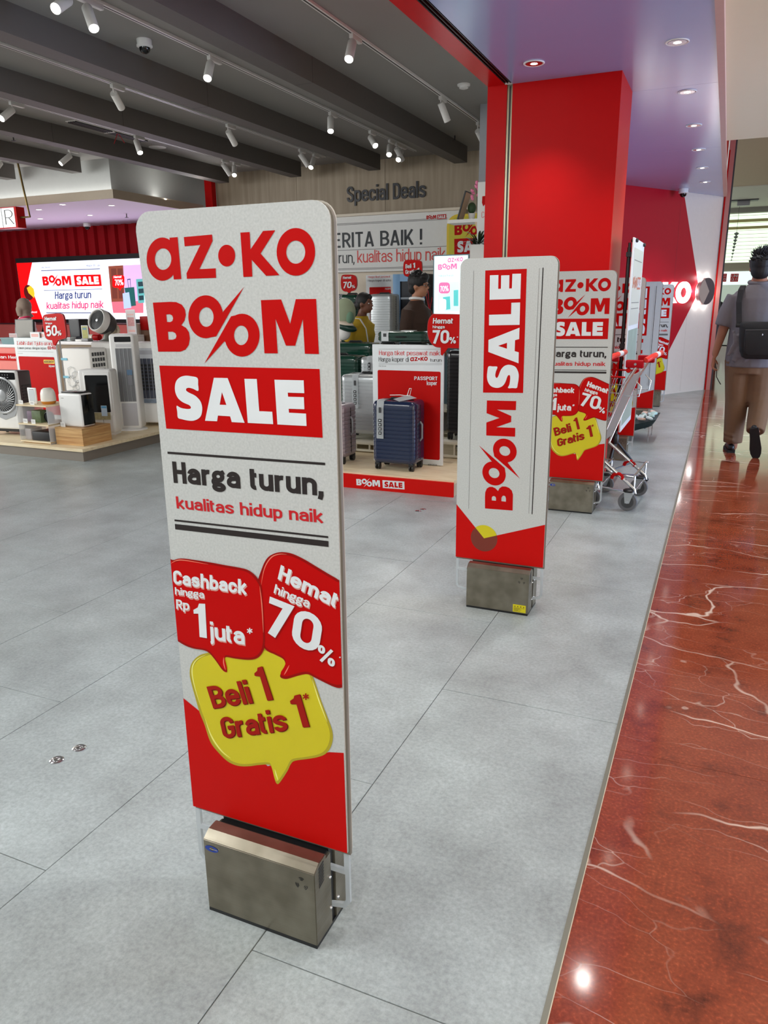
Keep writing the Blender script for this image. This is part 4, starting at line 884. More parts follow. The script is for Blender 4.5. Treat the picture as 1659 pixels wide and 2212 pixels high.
# black power cable on its right edge
tag(tube('power_cable', [(-4.9, 6.35, .13), (-4.86, 6.2, .125), (-4.82, 6.1, .118), (-4.805, 6.08, .06), (-4.80, 6.1, .008), (-4.78, 6.25, .006)], .005, BLACK, seg=8), 'black power cable running over the right edge of the left plinth', 'cable')
def caster(x, y, z, t, r=.022):
    lathe('wheel', [(r*.5, -.009), (r, -.008), (r, .008), (r*.5, .009)], (x, y, z+r), BLACK, t, axis=(1, 0, 0), seg=18)
def card(name, pl, u0, v0, u1, v1, t, m=None): return pl.rect(name, u0, v0, u1, v1, m or WHP, t, .003)
# 1 big white air cooler fan at left edge
Y = 5.18; F = Pl((0, Y, 0)); q = F.px
t = thing('air_cooler', 'white air cooler with round grey fan and black control strip at the left edge', 'air cooler', (-6.05, Y, PZ))
x0, x1, zt_, zb_ = -6.27, -5.88, .735, .175
box('front_panel', x0, x1, Y, Y+.05, zb_, zt_, WHITE, t, bev=.022, seg=4)
BR = mat('dark_brown_plastic', (56, 34, 36), .45); box('body', x0+.015, x1-.008, Y+.045, Y+.25, zb_, zt_-.01, BR, t, bev=.015, seg=3)
for i in range(11): box('louvre', x1-.009, x1-.002, Y+.08, Y+.22, .30+.028*i, .312+.028*i, mat('louvre_brown', (30, 18, 20), .5), t)
F.rect('control_panel', x0+.03, zt_-.085, x1-.012, zt_-.018, BLKG, t, .002, r=.012)
for i in range(6): F.rect('icon', x0+.14+.03*i, zt_-.045, x0+.15+.03*i, zt_-.038, MIDG, t, .003); F.rect('icon', x0+.12+.033*i, zt_-.068, x0+.135+.033*i, zt_-.061, MIDG, t, .003)
cx, cz = -6.07, .50
SIL = mat('silver_plastic', (172, 174, 176), .35, metal=.3)
o = lathe('fan_ring', [(.172, 0), (.176, .004), (.176, .016), (.165, .02), (.155, .012), (.150, .004)], (cx, Y+.001, cz), SIL, t, axis=(0, -1, 0), seg=48)
F.shape('chin', [[[(cx+.172*math.cos(a), cz+.172*math.sin(a)*1.0) for a in [math.pi+math.pi*i/20 for i in range(21)]]+[(cx+.172, cz), (cx+.168, cz-.12), (cx+.12, cz-.20), (cx, cz-.235), (cx-.12, cz-.20), (cx-.168, cz-.12)][::1][:0]]], SIL, t, .004)
prism('chin_panel', [(cx-.172, cz), (cx-.165, cz-.12), (cx-.12, cz-.195), (cx, cz-.235), (cx+.12, cz-.195), (cx+.165, cz-.12), (cx+.172, cz)], F, .006, 0, SIL, t, bev=.002)
lathe('fan_well', [(.152, .004), (.15, .006), (.001, .006)], (cx, Y-.003, cz), BLACK, t, axis=(0, -1, 0), seg=40)
for i in range(36):
    a = 2*math.pi*i/36; d = Vector((math.cos(a+.5), 0, math.sin(a+.5))); e = Vector((math.cos(a), 0, math.sin(a)))
    tube('grille_bar', [Vector((cx, Y-.014, cz))+e*.05, Vector((cx, Y-.022, cz))+(e*.6+d*.5).normalized()*.10, Vector((cx, Y-.016, cz))+d*.150], .003, SIL, t, seg=5)
lathe('hub', [(.058, 0), (.055, .012), (.035, .022), (.001, .026)], (cx, Y-.012, cz), SIL, t, axis=(0, -1, 0), seg=28)
F.rect('emblem', cx-.02, cz-.185, cx+.03, cz-.178, DARKG, t, .008)
F.rect('price_card', cx-.16, cz-.12, cx-.06, cz+.0, WHP, t, .03); F.shape('price_sticker', [[ell(cx-.12, cz+.07, .045, .05, 20)]], mat('peach_print', (226, 150, 100), .5), t, .03)
for x in (x0+.04, x1-.04):
    for y in (Y+.04, Y+.21): caster(x, y, PZ, t)
box('chassis', x0+.02, x1-.02, Y+.02, Y+.23, .150, .178, BLACK, t)
# 3 white poster stand "Lebih dari 1 juta orang"
Y = 5.86; F = Pl((0, Y, 0)); q = F.px
t = thing('poster_stand', 'white poster stand with fan slogan and red panel on the left plinth', 'poster stand', (-6.25, Y, PZ))
tl, tr_ = q(30, 727), q(118, 735)
x0, x1 = q(33, 760)[0], q(122, 760)[0]; zt_ = q(75, 730)[1]
bd = box('board', x0, x1, Y+.001, Y+.02, PZ+.012, zt_, WHP, t); box('foot', x0+.05, x1-.05, Y-.03, Y-.0, PZ, PZ+.012, WHITE, t)
rx0, rx1 = q(41, 780)[0], q(121, 780)[0]-.02; rz = q(80, 770.5)[1]
F.rect('print', rx0, PZ+.10, rx1, rz, RED, bd, .001, r=.012)
F.rect('rule', rx0, zt_-.035, rx1, zt_-.037, GREYP, bd, .001); F.rect('rule', rx0, q(80, 759.5)[1], rx1, q(80, 759.5)[1]-.002, GREYP, bd, .001)
tpx(F, 'Lebih dari 1 juta orang', (37, 745), (116, 746), (37, 737), mat('rose_print', (214, 50, 50), .5), bd, off=.0)
tpx(F, 'Lawan panas dengan kipas', (38, 754), (100, 754.8), (38, 749), BLK, bd, off=.0); a, b2 = q(103, 754.8), q(121, 755); logo(F, 'azko', a, b2, (a[0], a[1]+.032), RED, bd)
tpx(F, 'Edisi Spesial', (38.5, 764), (49, 764.2), (38.5, 762), GREYP, bd, off=-.02)
a, b2 = q(94, 777), q(118.5, 786); F.rect('print', a[0], b2[1], b2[0], a[1], mat('amber_print', (238, 196, 60), .5), bd, .0014, r=.008)
tpx(F, 'KRISBOW', (96, 784), (117, 784), (96, 779), BLK, bd, off=.03, lift=.0022); tpx(F, 'kipas', (106, 793), (118.5, 793), (106, 788), WHP, bd, off=.03, lift=.0022)
# hemat 50 bubble
def promo_bubble(label, F, poly, tail, texts, t_loc, th=.018, post=None):
    t = thing('promo_bubble', label, 'promo sign', t_loc)
    P = [F.px(*p) for p in catmull(poly, 4)]
    f = prism('plate', P, F, 0, -th, mat('bubble_side', (160, 10, 12), .4), t)
    cx = sum(p[0] for p in P)/len(P); cy = sum(p[1] for p in P)/len(P)
    F.shape('print', [[[(x+(cx-x)*.03, y+(cy-y)*.03) for x, y in P]]], BRED, f, .0008)
    prism('tail', [F.px(*p) for p in tail], F, .0004, -th+.001, BRED, t)
    for (s, b0, b1, t0, off) in texts:
        tpx(F, s, b0, b1, t0, WHP, f, off=off, lift=.003, sh=(.7, .7), shm=DRED)
    if post: tube('post', post, .008, ALU, t, seg=8)
    return t
Y = 5.82; F = Pl((0, Y, 0))
promo_bubble('red speech bubble plate reading fifty percent above the fan poster', F, [(96, 680), (115, 677), (130, 677), (137, 683), (141, 705), (143, 725), (138, 732), (120, 735), (104, 734), (97, 726), (93, 705), (92, 688)],
    [(112, 734), (125, 734), (118, 747), (115, 745)], [('Hemat', (97, 693), (122, 692), (97, 684.5), .05), ('hingga', (98, 700), (113, 700), (98, 696), .03), ('50', (100, 727), (124, 725), (99, 704), .06), ('%', (124, 726), (133, 724), (124, 715), .04)],
    (F.px(117, 745)[0], Y, F.px(117, 745)[1]), post=[(F.px(117, 735)[0], Y+.02, 1.05), (F.px(117, 735)[0], Y+.07, .99), (F.px(117, 735)[0], Y+.07, PZ)])
# 4 acrylic rack with pine shelves and goods
t = thing('display_rack', 'small rack of pine shelves and clear acrylic sides on the left plinth', 'rack', (-5.42, 5.05, PZ))
RX0, RX1, RY0, RY1 = -5.64, -5.27, 4.93, 5.23
zs_ = (.128, .285, .455)
for z in zs_: box('shelf', RX0, RX1, RY0, RY1, z-.006, z+.006, PINE2, t)
for x in (RX0, RX1-.004):
    box('side_panel', x, x+.004, RY0+.002, RY1-.002, PZ, .449, mat('frosted_acrylic', (225, 228, 232), .2, alpha=.4, coat=.4), t)
box('foot_bar', RX0+.02, RX1-.02, RY0+.02, RY0+.04, PZ, .122, PINE, t)
def small(name, label, cat, x0, x1, y0, y1, z0, z1, m, bev=.004, group=None):
    o = box(name, x0, x1, y0, y1, z0, z1, m, bev=bev); tag(o, label, cat, group); return o
tt = thing('photo_frame', 'white upright frame device on top of the acrylic rack', 'frame', (-5.53, 5.02, .461))
box('frame', -5.575, -5.475, 5.02, 5.034, .461, .605, WHITE, tt, bev=.004); Pl((0, 5.02, 0)).rect('screen', -5.56, .48, -5.49, .585, mat('pale_screen', (206, 212, 216), .3), tt, .0008); Pl((0, 5.02, 0)).rect('screen', -5.555, .588, -5.495, .592, DARKG, tt, .001)
tt = thing('aroma_diffuser', 'white dome-shaped humidifier with wooden base on the acrylic rack', 'humidifier', (-5.37, 5.06, .461))
lathe('wood_base', [(.052, 0), (.060, .012), (.064, .028)], (-5.37, 5.06, .461), mat('amber_wood', (198, 128, 40), .4), tt, seg=32); lathe('dome', [(.064, .028), (.066, .05), (.062, .10), (.052, .128), (.034, .143), (.001, .146)], (-5.37, 5.06, .461), mat('milky_plastic', (238, 234, 224), .4), tt, seg=36, ang=60)
def card_stand(x, y, z, w_, h_, lab, m=None):
    o = box('price_card', x-w_/2, x+w_/2, y, y+.002, z, z+h_, m or WHITE, None); tag(o, lab, 'price card'); 
    FF_ = Pl((0, y, 0))
    for k in range(2): FF_.rect('print', x-w_*.38, z+h_*(.35+.25*k), x+w_*.3, z+h_*(.42+.25*k), GREYP, o, .0006)
    return o
card_stand(-5.605, 4.96, .461, .05, .035, 'white price card left of the frame device on the rack'); card_stand(-5.455, 4.95, .461, .05, .035, 'white price card between frame device and humidifier')
card_stand(-5.57, 4.95, .291, .055, .04, 'white price card on the middle rack shelf at the left'); card_stand(-5.46, 4.94, .291, .05, .04, 'white price card in front of the green patterned box')
small('product_box', 'green leaf-patterned product box on the middle rack shelf', 'box', -5.54, -5.43, 5.0, 5.1, .291, .40, mat('leaf_print', (96, 112, 78), .5, noise=.5, nscale=30))
small('product_box', 'purple-grey product box at the left of the middle rack shelf', 'box', -5.62, -5.55, 5.02, 5.1, .291, .39, mat('mauve_print', (150, 132, 150), .5, noise=.3, nscale=20))
tt = thing('alarm_clock', 'round desk clock with black rim on the middle rack shelf', 'clock', (-5.36, 5.02, .291))
lathe('rim', [(.05, 0), (.052, .01), (.05, .03), (.044, .032), (.044, .026)], (-5.36, 5.05, .345), BLACK, tt, axis=(0, -1, 0), seg=32); lathe('dial', [(.044, .024), (.001, .0245)], (-5.36, 5.05, .345), WHITE, tt, axis=(0, -1, 0), seg=28)
tube('hand', [(-5.36, 5.022, .345), (-5.38, 5.022, .37)], .002, DARKG, tt, seg=6); tube('hand', [(-5.36, 5.022, .345), (-5.34, 5.022, .33)], .002, DARKG, tt, seg=6); box('foot', -5.39, -5.33, 5.03, 5.06, .291, .297, BLACK, tt)
small('product_box', 'black carton with line drawing on the lowest rack shelf', 'box', -5.52, -5.29, 4.96, 5.16, .134, .215, mat('black_card', (26, 26, 30), .5))
small('product_box', 'clear plastic pack on the lowest rack shelf at the left', 'box', -5.615, -5.54, 4.97, 5.1, .134, .235, mat('clear_pack', (206, 200, 200), .3, alpha=.6))
# 5 pine crate with air purifier
def planked_crate(x0, x1, y0, y1, z0, z1, lab, rz):
    cx, cy = (x0+x1)/2, (y0+y1)/2
    t = thing('wooden_crate', lab, 'crate', (cx, cy, z0), rz); hx, hy, h = (x1-x0)/2, (y1-y0)/2, z1-z0
    box('top', -hx, hx, -hy, hy, h-.012, h, PINE, t, bev=.001, world=False, seg=1)
    for i in range(2):
        a = (h-.012)/2*i+.0008; b_ = (h-.012)/2*(i+1)-.0008
        for (u0, u1, v0, v1) in ((-hx, hx, -hy, -hy+.012), (-hx, hx, hy-.012, hy), (hx-.012, hx, -hy+.013, hy-.013), (-hx, -hx+.012, -hy+.013, hy-.013)): box('plank', u0, u1, v0, v1, a, b_, PINE, t, world=False)
    return t
planked_crate(-5.25, -4.93, 4.98, 5.33, PZ, .268, 'pine crate under the white air purifier at the plinth corner', 0)
t = thing('air_purifier', 'white air purifier with black side panel on the pine crate', 'air purifier', (-5.10, 5.1, .268))
box('body', -5.24, -4.97, 5.04, 5.28, .268, .565, WHITE, t, bev=.022, seg=4); box('side_panel', -4.973, -4.964, 5.055, 5.265, .285, .555, BLKG, t, bev=.003)
box('lid', -5.22, -5.0, 5.08, 5.28, .565, .578, BLKG, t, bev=.004); Pl((0, 5.04, 0)).rect('emblem', -5.20, .52, -5.17, .524, GREYP, t, .001)
card_stand(-5.19, 5.02, .268, .055, .04, 'white price card at the foot of the air purifier')
# 6 white cabinet dehumidifier with black front
t = thing('dehumidifier', 'tall white dehumidifier with large black front panel behind the pine crate', 'dehumidifier', (-5.15, 5.55, PZ))
Y = 5.45; F = Pl((0, Y, 0)); 
box('body', -5.38, -4.99, Y, Y+.21, .13, .735, WHITE, t, bev=.03, seg=4)
box('foot', -5.36, -5.01, Y+.02, Y+.19, PZ, .132, WHITE, t)
box('front_frame', -5.31, -5.0, Y-.02, Y+.01, .30, .715, WHITE, t, bev=.012, seg=3); F.rect('black_panel', -5.29, .335, -5.02, .685, BLKG, t, .0212, r=.012)
F.rect('picture_label', -5.30, .265, -5.03, .332, mat('photo_label', (168, 158, 120), .5, noise=.5, nscale=40), t, .022); F.rect('price_card', -5.13, .30, -5.06, .40, mat('pale_blue_card', (190, 210, 228), .5), t, .03); F.rect('price_card', -5.125, .375, -5.065, .395, mat('sky_blue_card', (90, 160, 205), .5), t, .0305)
F.rect('seam', -5.13, .14, -5.126, .27, DARKG, t, .001)
# 7 wrapped air conditioner with vent grid behind
t = thing('portable_air_conditioner', 'white portable air conditioner with louvred side grid, wrapped in clear film', 'air conditioner', (-5.6, 5.95, PZ))
box('body', -5.98, -5.56, 5.86, 6.2, PZ, .90, WHITEM, t, bev=.02, seg=3); box('rear_block', -5.80, -5.42, 6.21, 6.46, PZ, .95, WHITEM, t, bev=.02, seg=3)
for r_ in range(4):
    for k in range(5): box('vent', -5.561, -5.553, 5.90+.052*k, 5.93+.052*k, .66+.055*r_, .695+.055*r_, DARKG, t)
for z in (.60, .78): box('tape', -5.99, -5.90, 5.852, 5.862, z, z+.022, mat('blue_tape', (120, 190, 214), .4), t)
b_ = bmesh.new()
random.seed(3)
for k in range(7):
    cx, cz = -5.82+random.uniform(-.06, .06), .66-.045*k; tube_bm([(cx+.05*math.cos(a)*(1+.3*random.random()), 5.85+random.uniform(-.01, .004), cz+.06*math.sin(a)) for a in [i*math.pi/4 for i in range(9)]], .004, 6, bm=b_)
link('film_roll', b_, mat('clear_film', (225, 228, 230), .2, alpha=.6), t)
# 8 tower cooler
Y = 5.78; F = Pl((0, Y, 0))
t = thing('tower_fan', 'tall white tower cooler with black display strip and fine grille', 'tower fan', (-5.10, Y+.1, PZ))
lathe('foot', [(.17, 0), (.165, .012), (.12, .022), (.1, .024)], (-5.09, Y+.12, PZ), WHITE, t, seg=40)
box('body', -5.235, -4.955, Y, Y+.24, .13, 1.05, WHITE, t, bev=.03, seg=4)
F.rect('display', -5.17, .975, -4.985, 1.025, BLKG, t, .002, r=.008); F.rect('button_strip', -5.16, .925, -4.985, .955, mat('light_grey_plastic', (208, 208, 210), .4), t, .002)
F.rect('grille_back', -5.17, .40, -4.985, .915, mat('grille_grey', (120, 122, 126), .5), t, .0015)
for i in range(40): box('grille_bar', -5.17, -4.985, Y-.008, Y-.003, .405+.0128*i, .409+.0128*i, MIDG, t)
for k in range(5): box('grille_rib', -5.168+.045*k, -5.164+.045*k, Y-.010, Y-.003, .40, .915, ALU, t)
F.rect('lower_panel', -5.16, .16, -4.985, .385, mat('silver_grey_panel', (190, 190, 194), .3), t, .002, r=.006)
F.rect('price_card', -5.06, .66, -5.00, .71, mat('slate_card', (90, 120, 150), .4), t, .012); F.rect('price_card', -5.06, .56, -5.005, .655, mat('dark_clear_card', (130, 132, 138), .3), t, .012)
for i in range(14): box('back_fin', -5.25, -5.234, Y+.08, Y+.2, .15+.018*i, .158+.018*i, WHITE, t)
# 9 boxy cooler partly behind the big sign
Y = 6.07; F = Pl((0, Y, 0))
t = thing('evaporative_cooler', 'large white evaporative cooler with dark square grille, partly behind the big sign', 'air cooler', (-4.98, Y+.15, PZ))
box('body', -5.255, -4.86, Y, Y+.36, .15, .955, WHITE, t, bev=.02, seg=3); box('front_bezel', -5.17, -4.875, Y-.02, Y+.01, .36, .90, mat('cool_grey_plastic', (196, 200, 206), .4), t, bev=.008)
F.rect('grille_back', -5.13, .40, -4.89, .80, mat('blue_grey_dark', (70, 74, 90), .5), t, .0212)
for r_ in range(11):
    for k in range(6):
        if 2 <= r_ <= 9 and k < 5: F.rect('hole', -5.12+.045*k, .415+.034*r_, -5.09+.045*k, .438+.034*r_, BLACK, t, .0216)
for k in range(6): box('grille_bar', -5.132+.046*k, -5.128+.046*k, Y-.028, Y-.021, .40, .80, ALU, t)
F.rect('picture_label', -5.13, .355, -4.93, .395, mat('bluish_label', (120, 134, 150), .5, noise=.5, nscale=50), t, .022); F.rect('top_strip', -5.15, .84, -4.89, .88, mat('pale_strip', (176, 178, 186), .4), t, .021)
for x in (-5.2, -4.92):
    for y in (Y+.05, Y+.3): caster(x, y, PZ, t)
# 10 round fan head on grey mount (on the table behind)
t = thing('circulator_fan', 'round white circulator fan with dark grille tilted up on a grey mount', 'fan', (-6.15, 6.75, .93))
c = at(214, 693, 1, 6.6); ax = Vector((-.08, -.93, .34)).normalized()
lathe('housing', [(.05, -.12), (.10, -.10), (.125, -.03), (.13, 0), (.13, .06), (.122, .075), (.112, .07), (.108, .05)], c-ax*.03, WHITE, t, axis=ax, seg=40)
lathe('back_shell', [(.03, -.16), (.10, -.13), (.131, -.04), (.132, -.01)], c-ax*.03, DARKG, t, axis=ax, seg=36)
lathe('grille_disc', [(.108, .05), (.06, .058), (.001, .06)], c-ax*.03, mat('grille_black', (36, 36, 38), .5), t, axis=ax, seg=36)
A_ = ax.orthogonal().normalized(); B_ = ax.cross(A_)
for k in range(9):
    r_ = .015+.0115*k; tube('grille_ring', [c+ax*.032+(A_*math.cos(a)+B_*math.sin(a))*r_ for a in [2*math.pi*i/24 for i in range(24)]], .0016, DARKG, t, seg=5, closed=True)
lathe('hub', [(.018, .056), (.016, .064), (.001, .066)], c-ax*.03, ALU, t, axis=ax, seg=20)
tube('mount', [c-ax*.14, (c.x+.06, c.y+.06, c.z-.11), (c.x+.03, c.y+.05, .945)], .03, mat('mount_grey', (110, 112, 104), .4), t, seg=16, rs=[.04, .032, .045])
lathe('base', [(.085, 0), (.085, .012), (.05, .03)], (c.x+.03, c.y+.05, .922), mat('mount_grey', (110, 112, 104), .4), t, seg=28)
def turn(nm, ang, px_, py_, sx=1, sy=1, dx=0):
    o = bpy.data.objects[nm]; l = Vector((o.location.x-px_, o.location.y-py_, 0)); l = Matrix.Rotation(ang, 3, 'Z') @ Vector((l.x*sx, l.y*sy, 0))
    o.location.x, o.location.y = px_+l.x+dx, py_+l.y; o.rotation_euler.z = ang; o.scale = (sx, sy, 1)
turn('air_purifier', 0, -5.24, 5.06, 1, .62); turn('dehumidifier', .35, -5.38, 5.40, .82, .8, .02); turn('tower_fan', .42, -5.235, 5.72, .86, .72)
turn('portable_air_conditioner', 0, -5.98, 5.90, .9, .7, -.02); turn('evaporative_cooler', .3, -5.255, 5.97, .9, .75); turn('air_cooler', .12, -5.88, 5.18, 1, .8)
# 11 tables/counters behind
CT = mat('counter_top_white', (226, 224, 226), .4)
def counter(name, lab, x0, x1, y0, y1, z1, m, band=None):
    t = thing(name, lab, 'counter', ((x0+x1)/2, (y0+y1)/2, 0)); box('body', x0+.02, x1-.02, y0+.02, y1-.02, 0, z1-.035, m, t); box('worktop', x0, x1, y0, y1, z1-.035, z1, CT, t, bev=.003)
    if band: box('price_band', x0+.01, x1-.05, y0+.005, y0+.021, band[0], band[1], REDP, t)
    return t
counter('display_table', 'long counter with white top behind the left appliances', -6.95, -5.1, 6.62, 7.25, .922, mat('olive_wood_panel', (134, 116, 92), .6))
t = counter('checkout_counter', 'checkout counter with pink front and red price band at the far left', -8.9, -6.98, 6.5, 7.2, .885, mat('salmon_panel', (214, 120, 112), .6), band=(.70, .78))
Pl((0, 6.505, 0)).text('Bukan Hemat', (-7.8, .722), (-7.25, .722), .035, WHP, t, .02, .001)
# ================================================================ LUGGAGE DISPLAY
t = thing('display_plinth', 'low luggage plinth with pale wooden top and red sale skirting', 'plinth', (-2.1, 5.7, 0))
P2 = .115
box('base', -3.05, -1.44, 4.90, 6.75, 0, .09, mat('cream_plinth', (206, 194, 172), .6), t); box('top', -3.06, -1.435, 4.885, 6.76, .09, P2, PINE2, t)
F = Pl((0, 4.868, 0)); sk = box('skirting', -3.06, -1.435, 4.868, 4.885, .0, .105, mat('skirting_red', (206, 18, 12), .4), t)
a, b2, c = F.px(770, 1048), F.px(874, 1056), F.px(770, 1034); boomsale(F, a, b2, .048, WHP, WHP, BRED, sk, .001)
def case_shell(w_, d_, h_, m, ridges='h', r=.045, z0=0):
    """suitcase shell: rounded box whose faces carry real horizontal grooves"""
    secs = []; n = 8; levels = [(0, -.035), (.004, -.018), (.014, -.006), (.03, 0)]
    zs = [(z0+z, o) for z, o in levels]
    k = max(4, int((h_-.08)/.028)); z = z0+.04; dz = (h_-.08)/k
    for i in range(k):
        zs += [(z+.1*dz, 0), (z+.18*dz, -.0028), (z+.34*dz, -.0028), (z+.42*dz, 0)]; z += dz
    zs += [(z0+h_-.03, 0), (z0+h_-.014, -.006), (z0+h_-.004, -.018), (z0+h_, -.04)]
    for z, o in zs:
        secs.append([(x, y, z) for x, y in rrect(w_+2*o, d_+2*o, max(.008, r+o), 5)])
    me = loft_bm(secs); return me
def suitcase(label, x0, x1, y0, d_, z0, h_, m, group=None, tagm=None, tagx=.2, side=True, taglen=.3, wheels=True):
    w_ = x1-x0; cx = (x0+x1)/2; cy = y0+d_/2
    t = thing('suitcase', label, 'suitcase', (cx, cy, z0), 0, group); wz = .05 if wheels else .004
    o = link('shell', case_shell(w_, d_, h_-wz, m, z0=wz), m, t, world=False); smooth(o.data, 30)
    band = loft_bm([[(x, y*1.0, z) for x, y in rrect(w_+.004, .014, .005, 2)] for z in (wz+.03, h_-.03)]); o = link('zip_band', band, BLACK, t, world=False)
    tube('zip_band', [(-w_/2+.05, 0, h_-.001), (w_/2-.05, 0, h_-.001)], .006, BLACK, t, seg=8, world=False)
    tube('top_handle', [(-.07, 0, h_-.002), (-.055, 0, h_+.012), (.055, 0, h_+.012), (.07, 0, h_-.002)], .008, BLACK, t, seg=8, world=False)
    if side: tube('side_handle', [(w_/2-.002, 0, wz+.17), (w_/2+.014, 0, wz+.19), (w_/2+.014, 0, wz+.29), (w_/2-.002, 0, wz+.31)], .008, MIDG, t, seg=8, world=False)
    if wheels:
        for sx in (-1, 1):
            for sy in (-1, 1):
                x, y = sx*(w_/2-.035), sy*(d_/2-.035)
                hb = box('wheel_housing', x-.02, x+.02, y-.018, y+.018, .034, wz+.008, BLACK, t, bev=.004, world=False)
                for q_ in (-.011, .011): lathe('wheel', [(.010, -.006), (.023, -.005), (.023, .005), (.010, .006)], (x+q_, y, .0235), BLACK, t, axis=(1, 0, 0), seg=20, world=False)
    if tagm:
        tw = .056; tx_ = -w_/2+tagx*w_; yf = -d_/2-.004
        P = [(0, h_+.004), (yf+.04, h_+.007), (yf+.008, h_-.004), (yf-.002, h_-.05), (yf-.008, h_-taglen)]
        b_ = bmesh.new(); A = [b_.verts.new((tx_, y, z)) for y, z in P]; B = [b_.verts.new((tx_+tw, y, z)) for y, z in P]
        for i in range(len(P)-1): b_.faces.new((A[i], B[i], B[i+1], A[i+1]))
        bmesh.ops.solidify(b_, geom=b_.faces[:], thickness=.0012); tg = link('hang_tag', b_, WHP, t, world=False)
        FF_ = Pl((cx+tx_, y0-.016, z0+0), (1, 0, 0), (0, 0, 1)) if False else None
        for i in range(4):
            z = h_-taglen+.03+.031*i; yy = yf-.009+.000*i
            box('pictogram', tx_+.018, tx_+.040, yf-.0105, yf-.0085, z, z+.022, BLACK, tg, world=False)
            lathe('pictogram', [(.006, 0), (.001, .0004)], (tx_+.029, yf-.0105, z+.011), WHP, tg, axis=(0, -1, 0), seg=10, world=False)
        box('tag_slot', tx_+.02, tx_+.038, yf-.008, yf-.005, h_-.085, h_-.045, DARKG, tg, world=False)
        for i in range(3): box('print', tx_+.008, tx_+.046-.006*i, yf-.0085, yf-.0072, h_-.135-.007*i, h_-.133-.007*i, GREYP, tg, world=False)
    return t
NAVY = mat('navy_polycarbonate', (20, 34, 66), .25, coat=.4); SILV = mat('silver_polycarbonate', (196, 200, 202), .28, metal=.55); GRN = mat('dark_green_polycarbonate', (14, 60, 46), .16, coat=.6)
MAUV = mat('mauve_grey_polycarbonate', (150, 138, 146), .3, metal=.4); BLKC = mat('black_polycarbonate', (18, 16, 20), .25, coat=.4)
st = suitcase('navy blue cabin suitcase with grooved shell and white hang tag on the luggage plinth', -2.13, -1.79, 5.03, .235, P2, .515, NAVY, tagm=1, tagx=.13, taglen=.275)
b_ = bmesh.new(); vs = [b_.verts.new(p) for p in ((-.02, -.06, .525), (.05, -.11, .515), (.15, -.02, .535), (.06, .03, .55))]; b_.faces.new(vs); bmesh.ops.solidify(b_, geom=b_.faces[:], thickness=.002); link('paper_tag', b_, WHP, st, world=False)
tube('plastic_loop', [(-.07, 0, .545), (.02, -.02, .552), (.09, -.01, .545), (.10, 0, .60), (.085, 0, .60), (.07, -.01, .545)], .003, WHITE, st, seg=6, world=False)
# poster board on the plinth
Y = 5.31; F = Pl((0, Y, 0)); q = F.px
t = thing('poster_stand', 'white poster board about plane tickets and suitcases with a red panel, behind the navy suitcase', 'poster stand', (-1.95, Y, P2))
x0, x1 = q(806, 900)[0], q(957, 900)[0]; zt_ = q(885, 745)[1]
bd = box('board', x0, x1, Y+.001, Y+.018, P2+.006, zt_, WHP, t, bev=.002); box('foot', x0+.06, x1-.06, Y+.019, Y+.16, P2, P2+.01, WHITE, t)
F.rect('print', q(817, 900)[0], q(880, 990)[1]+.005, q(951, 900)[0], q(885, 801)[1], BRED, bd, .001, r=.012)
tpx(F, 'Harga tiket pesawat naik', (819, 767), (950, 768), (819, 757), mat('scarlet_print', (218, 44, 40), .5), bd, off=.0)
tpx(F, 'Harga koper di', (818, 781), (883, 781.5), (818, 771), BLK, bd, off=.0); a, b2 = q(886, 780.5), q(924, 779.5); logo(F, 'azko', a, b2, (a[0], a[1]+.031), RED, bd); tpx(F, 'turun', (929, 781), (954, 781.5), (929, 774), BLK, bd, off=.0)
for y in (754, 784, 787): A, B_ = q(818, y), q(955, y+.5); F.shape('rule', [[[A, B_, (B_[0], B_[1]-.0016), (A[0], A[1]-.0016)]]], GREYP, bd, .001)
tpx(F, 'Edisi Spesial', (818, 792), (834, 792.2), (818, 789), GREYP, bd, off=-.02)
tpx(F, 'PASSPORT', (895, 821), (945, 821.5), (895, 813), WHP, bd, off=.05, lift=.002); tpx(F, 'koper', (922, 832), (944, 832), (922, 823), WHP, bd, off=.05, lift=.002)
tpx(F, 'BOOM SPECIAL', (925, 1005), (945, 1006), (925, 1002), BLK, bd, off=0, lift=.002)
Y = 5.298; F = Pl((0, Y, 0))
promo_bubble('large red speech bubble plate reading seventy percent above the luggage poster', F, [(934, 679), (945, 678), (1010, 680), (1030, 690), (1032, 735), (1010, 752), (955, 751), (938, 748), (927, 735), (923, 715), (925, 692)],
    [(952, 750), (968, 751), (955, 768), (952, 766)], [('Hemat', (935, 699), (978, 699), (936, 687), .05), ('hingga', (935, 709), (961, 709), (935, 703), .04), ('70', (934, 742), (970, 742), (935, 713), .06), ('%', (971, 742), (985, 742), (971, 728), .04), ('*', (987, 735), (990, 735), (987, 727), .04)],
    (F.px(955, 768)[0], Y, F.px(955, 768)[1]), th=.0125)
# benches
CRM = mat('cream_metal', (222, 218, 200), .4)
def bench(lab, x0, x1, y0, y1, h_):
    t = thing('display_bench', lab, 'bench', ((x0+x1)/2, (y0+y1)/2, P2))
    box('top', x0, x1, y0, y1, P2+h_-.025, P2+h_, CRM, t, bev=.003)
    if h_ > .05:
        for y in (y0+.012, y1-.03): box('rail', x0, x1, y, y+.018, P2+.012, P2+.03, CRM, t)
        n = int((x1-x0)/.115)
        for i in range(n+1): x = x0+.01+(x1-x0-.02)*i/n; box('bar', x-.006, x+.006, y0+.014, y0+.028, P2+.03, P2+h_-.025, CRM, t)
        for x in (x0+.012, x1-.012):
            for y in (y0+.02, y1-.02): box('leg', x-.01, x+.01, y-.01, y+.01, P2, P2+h_-.025, CRM, t)
        box('back_panel', x0+.02, x1-.02, y1-.012, y1-.004, P2+.03, P2+h_-.025, MIDG, t)
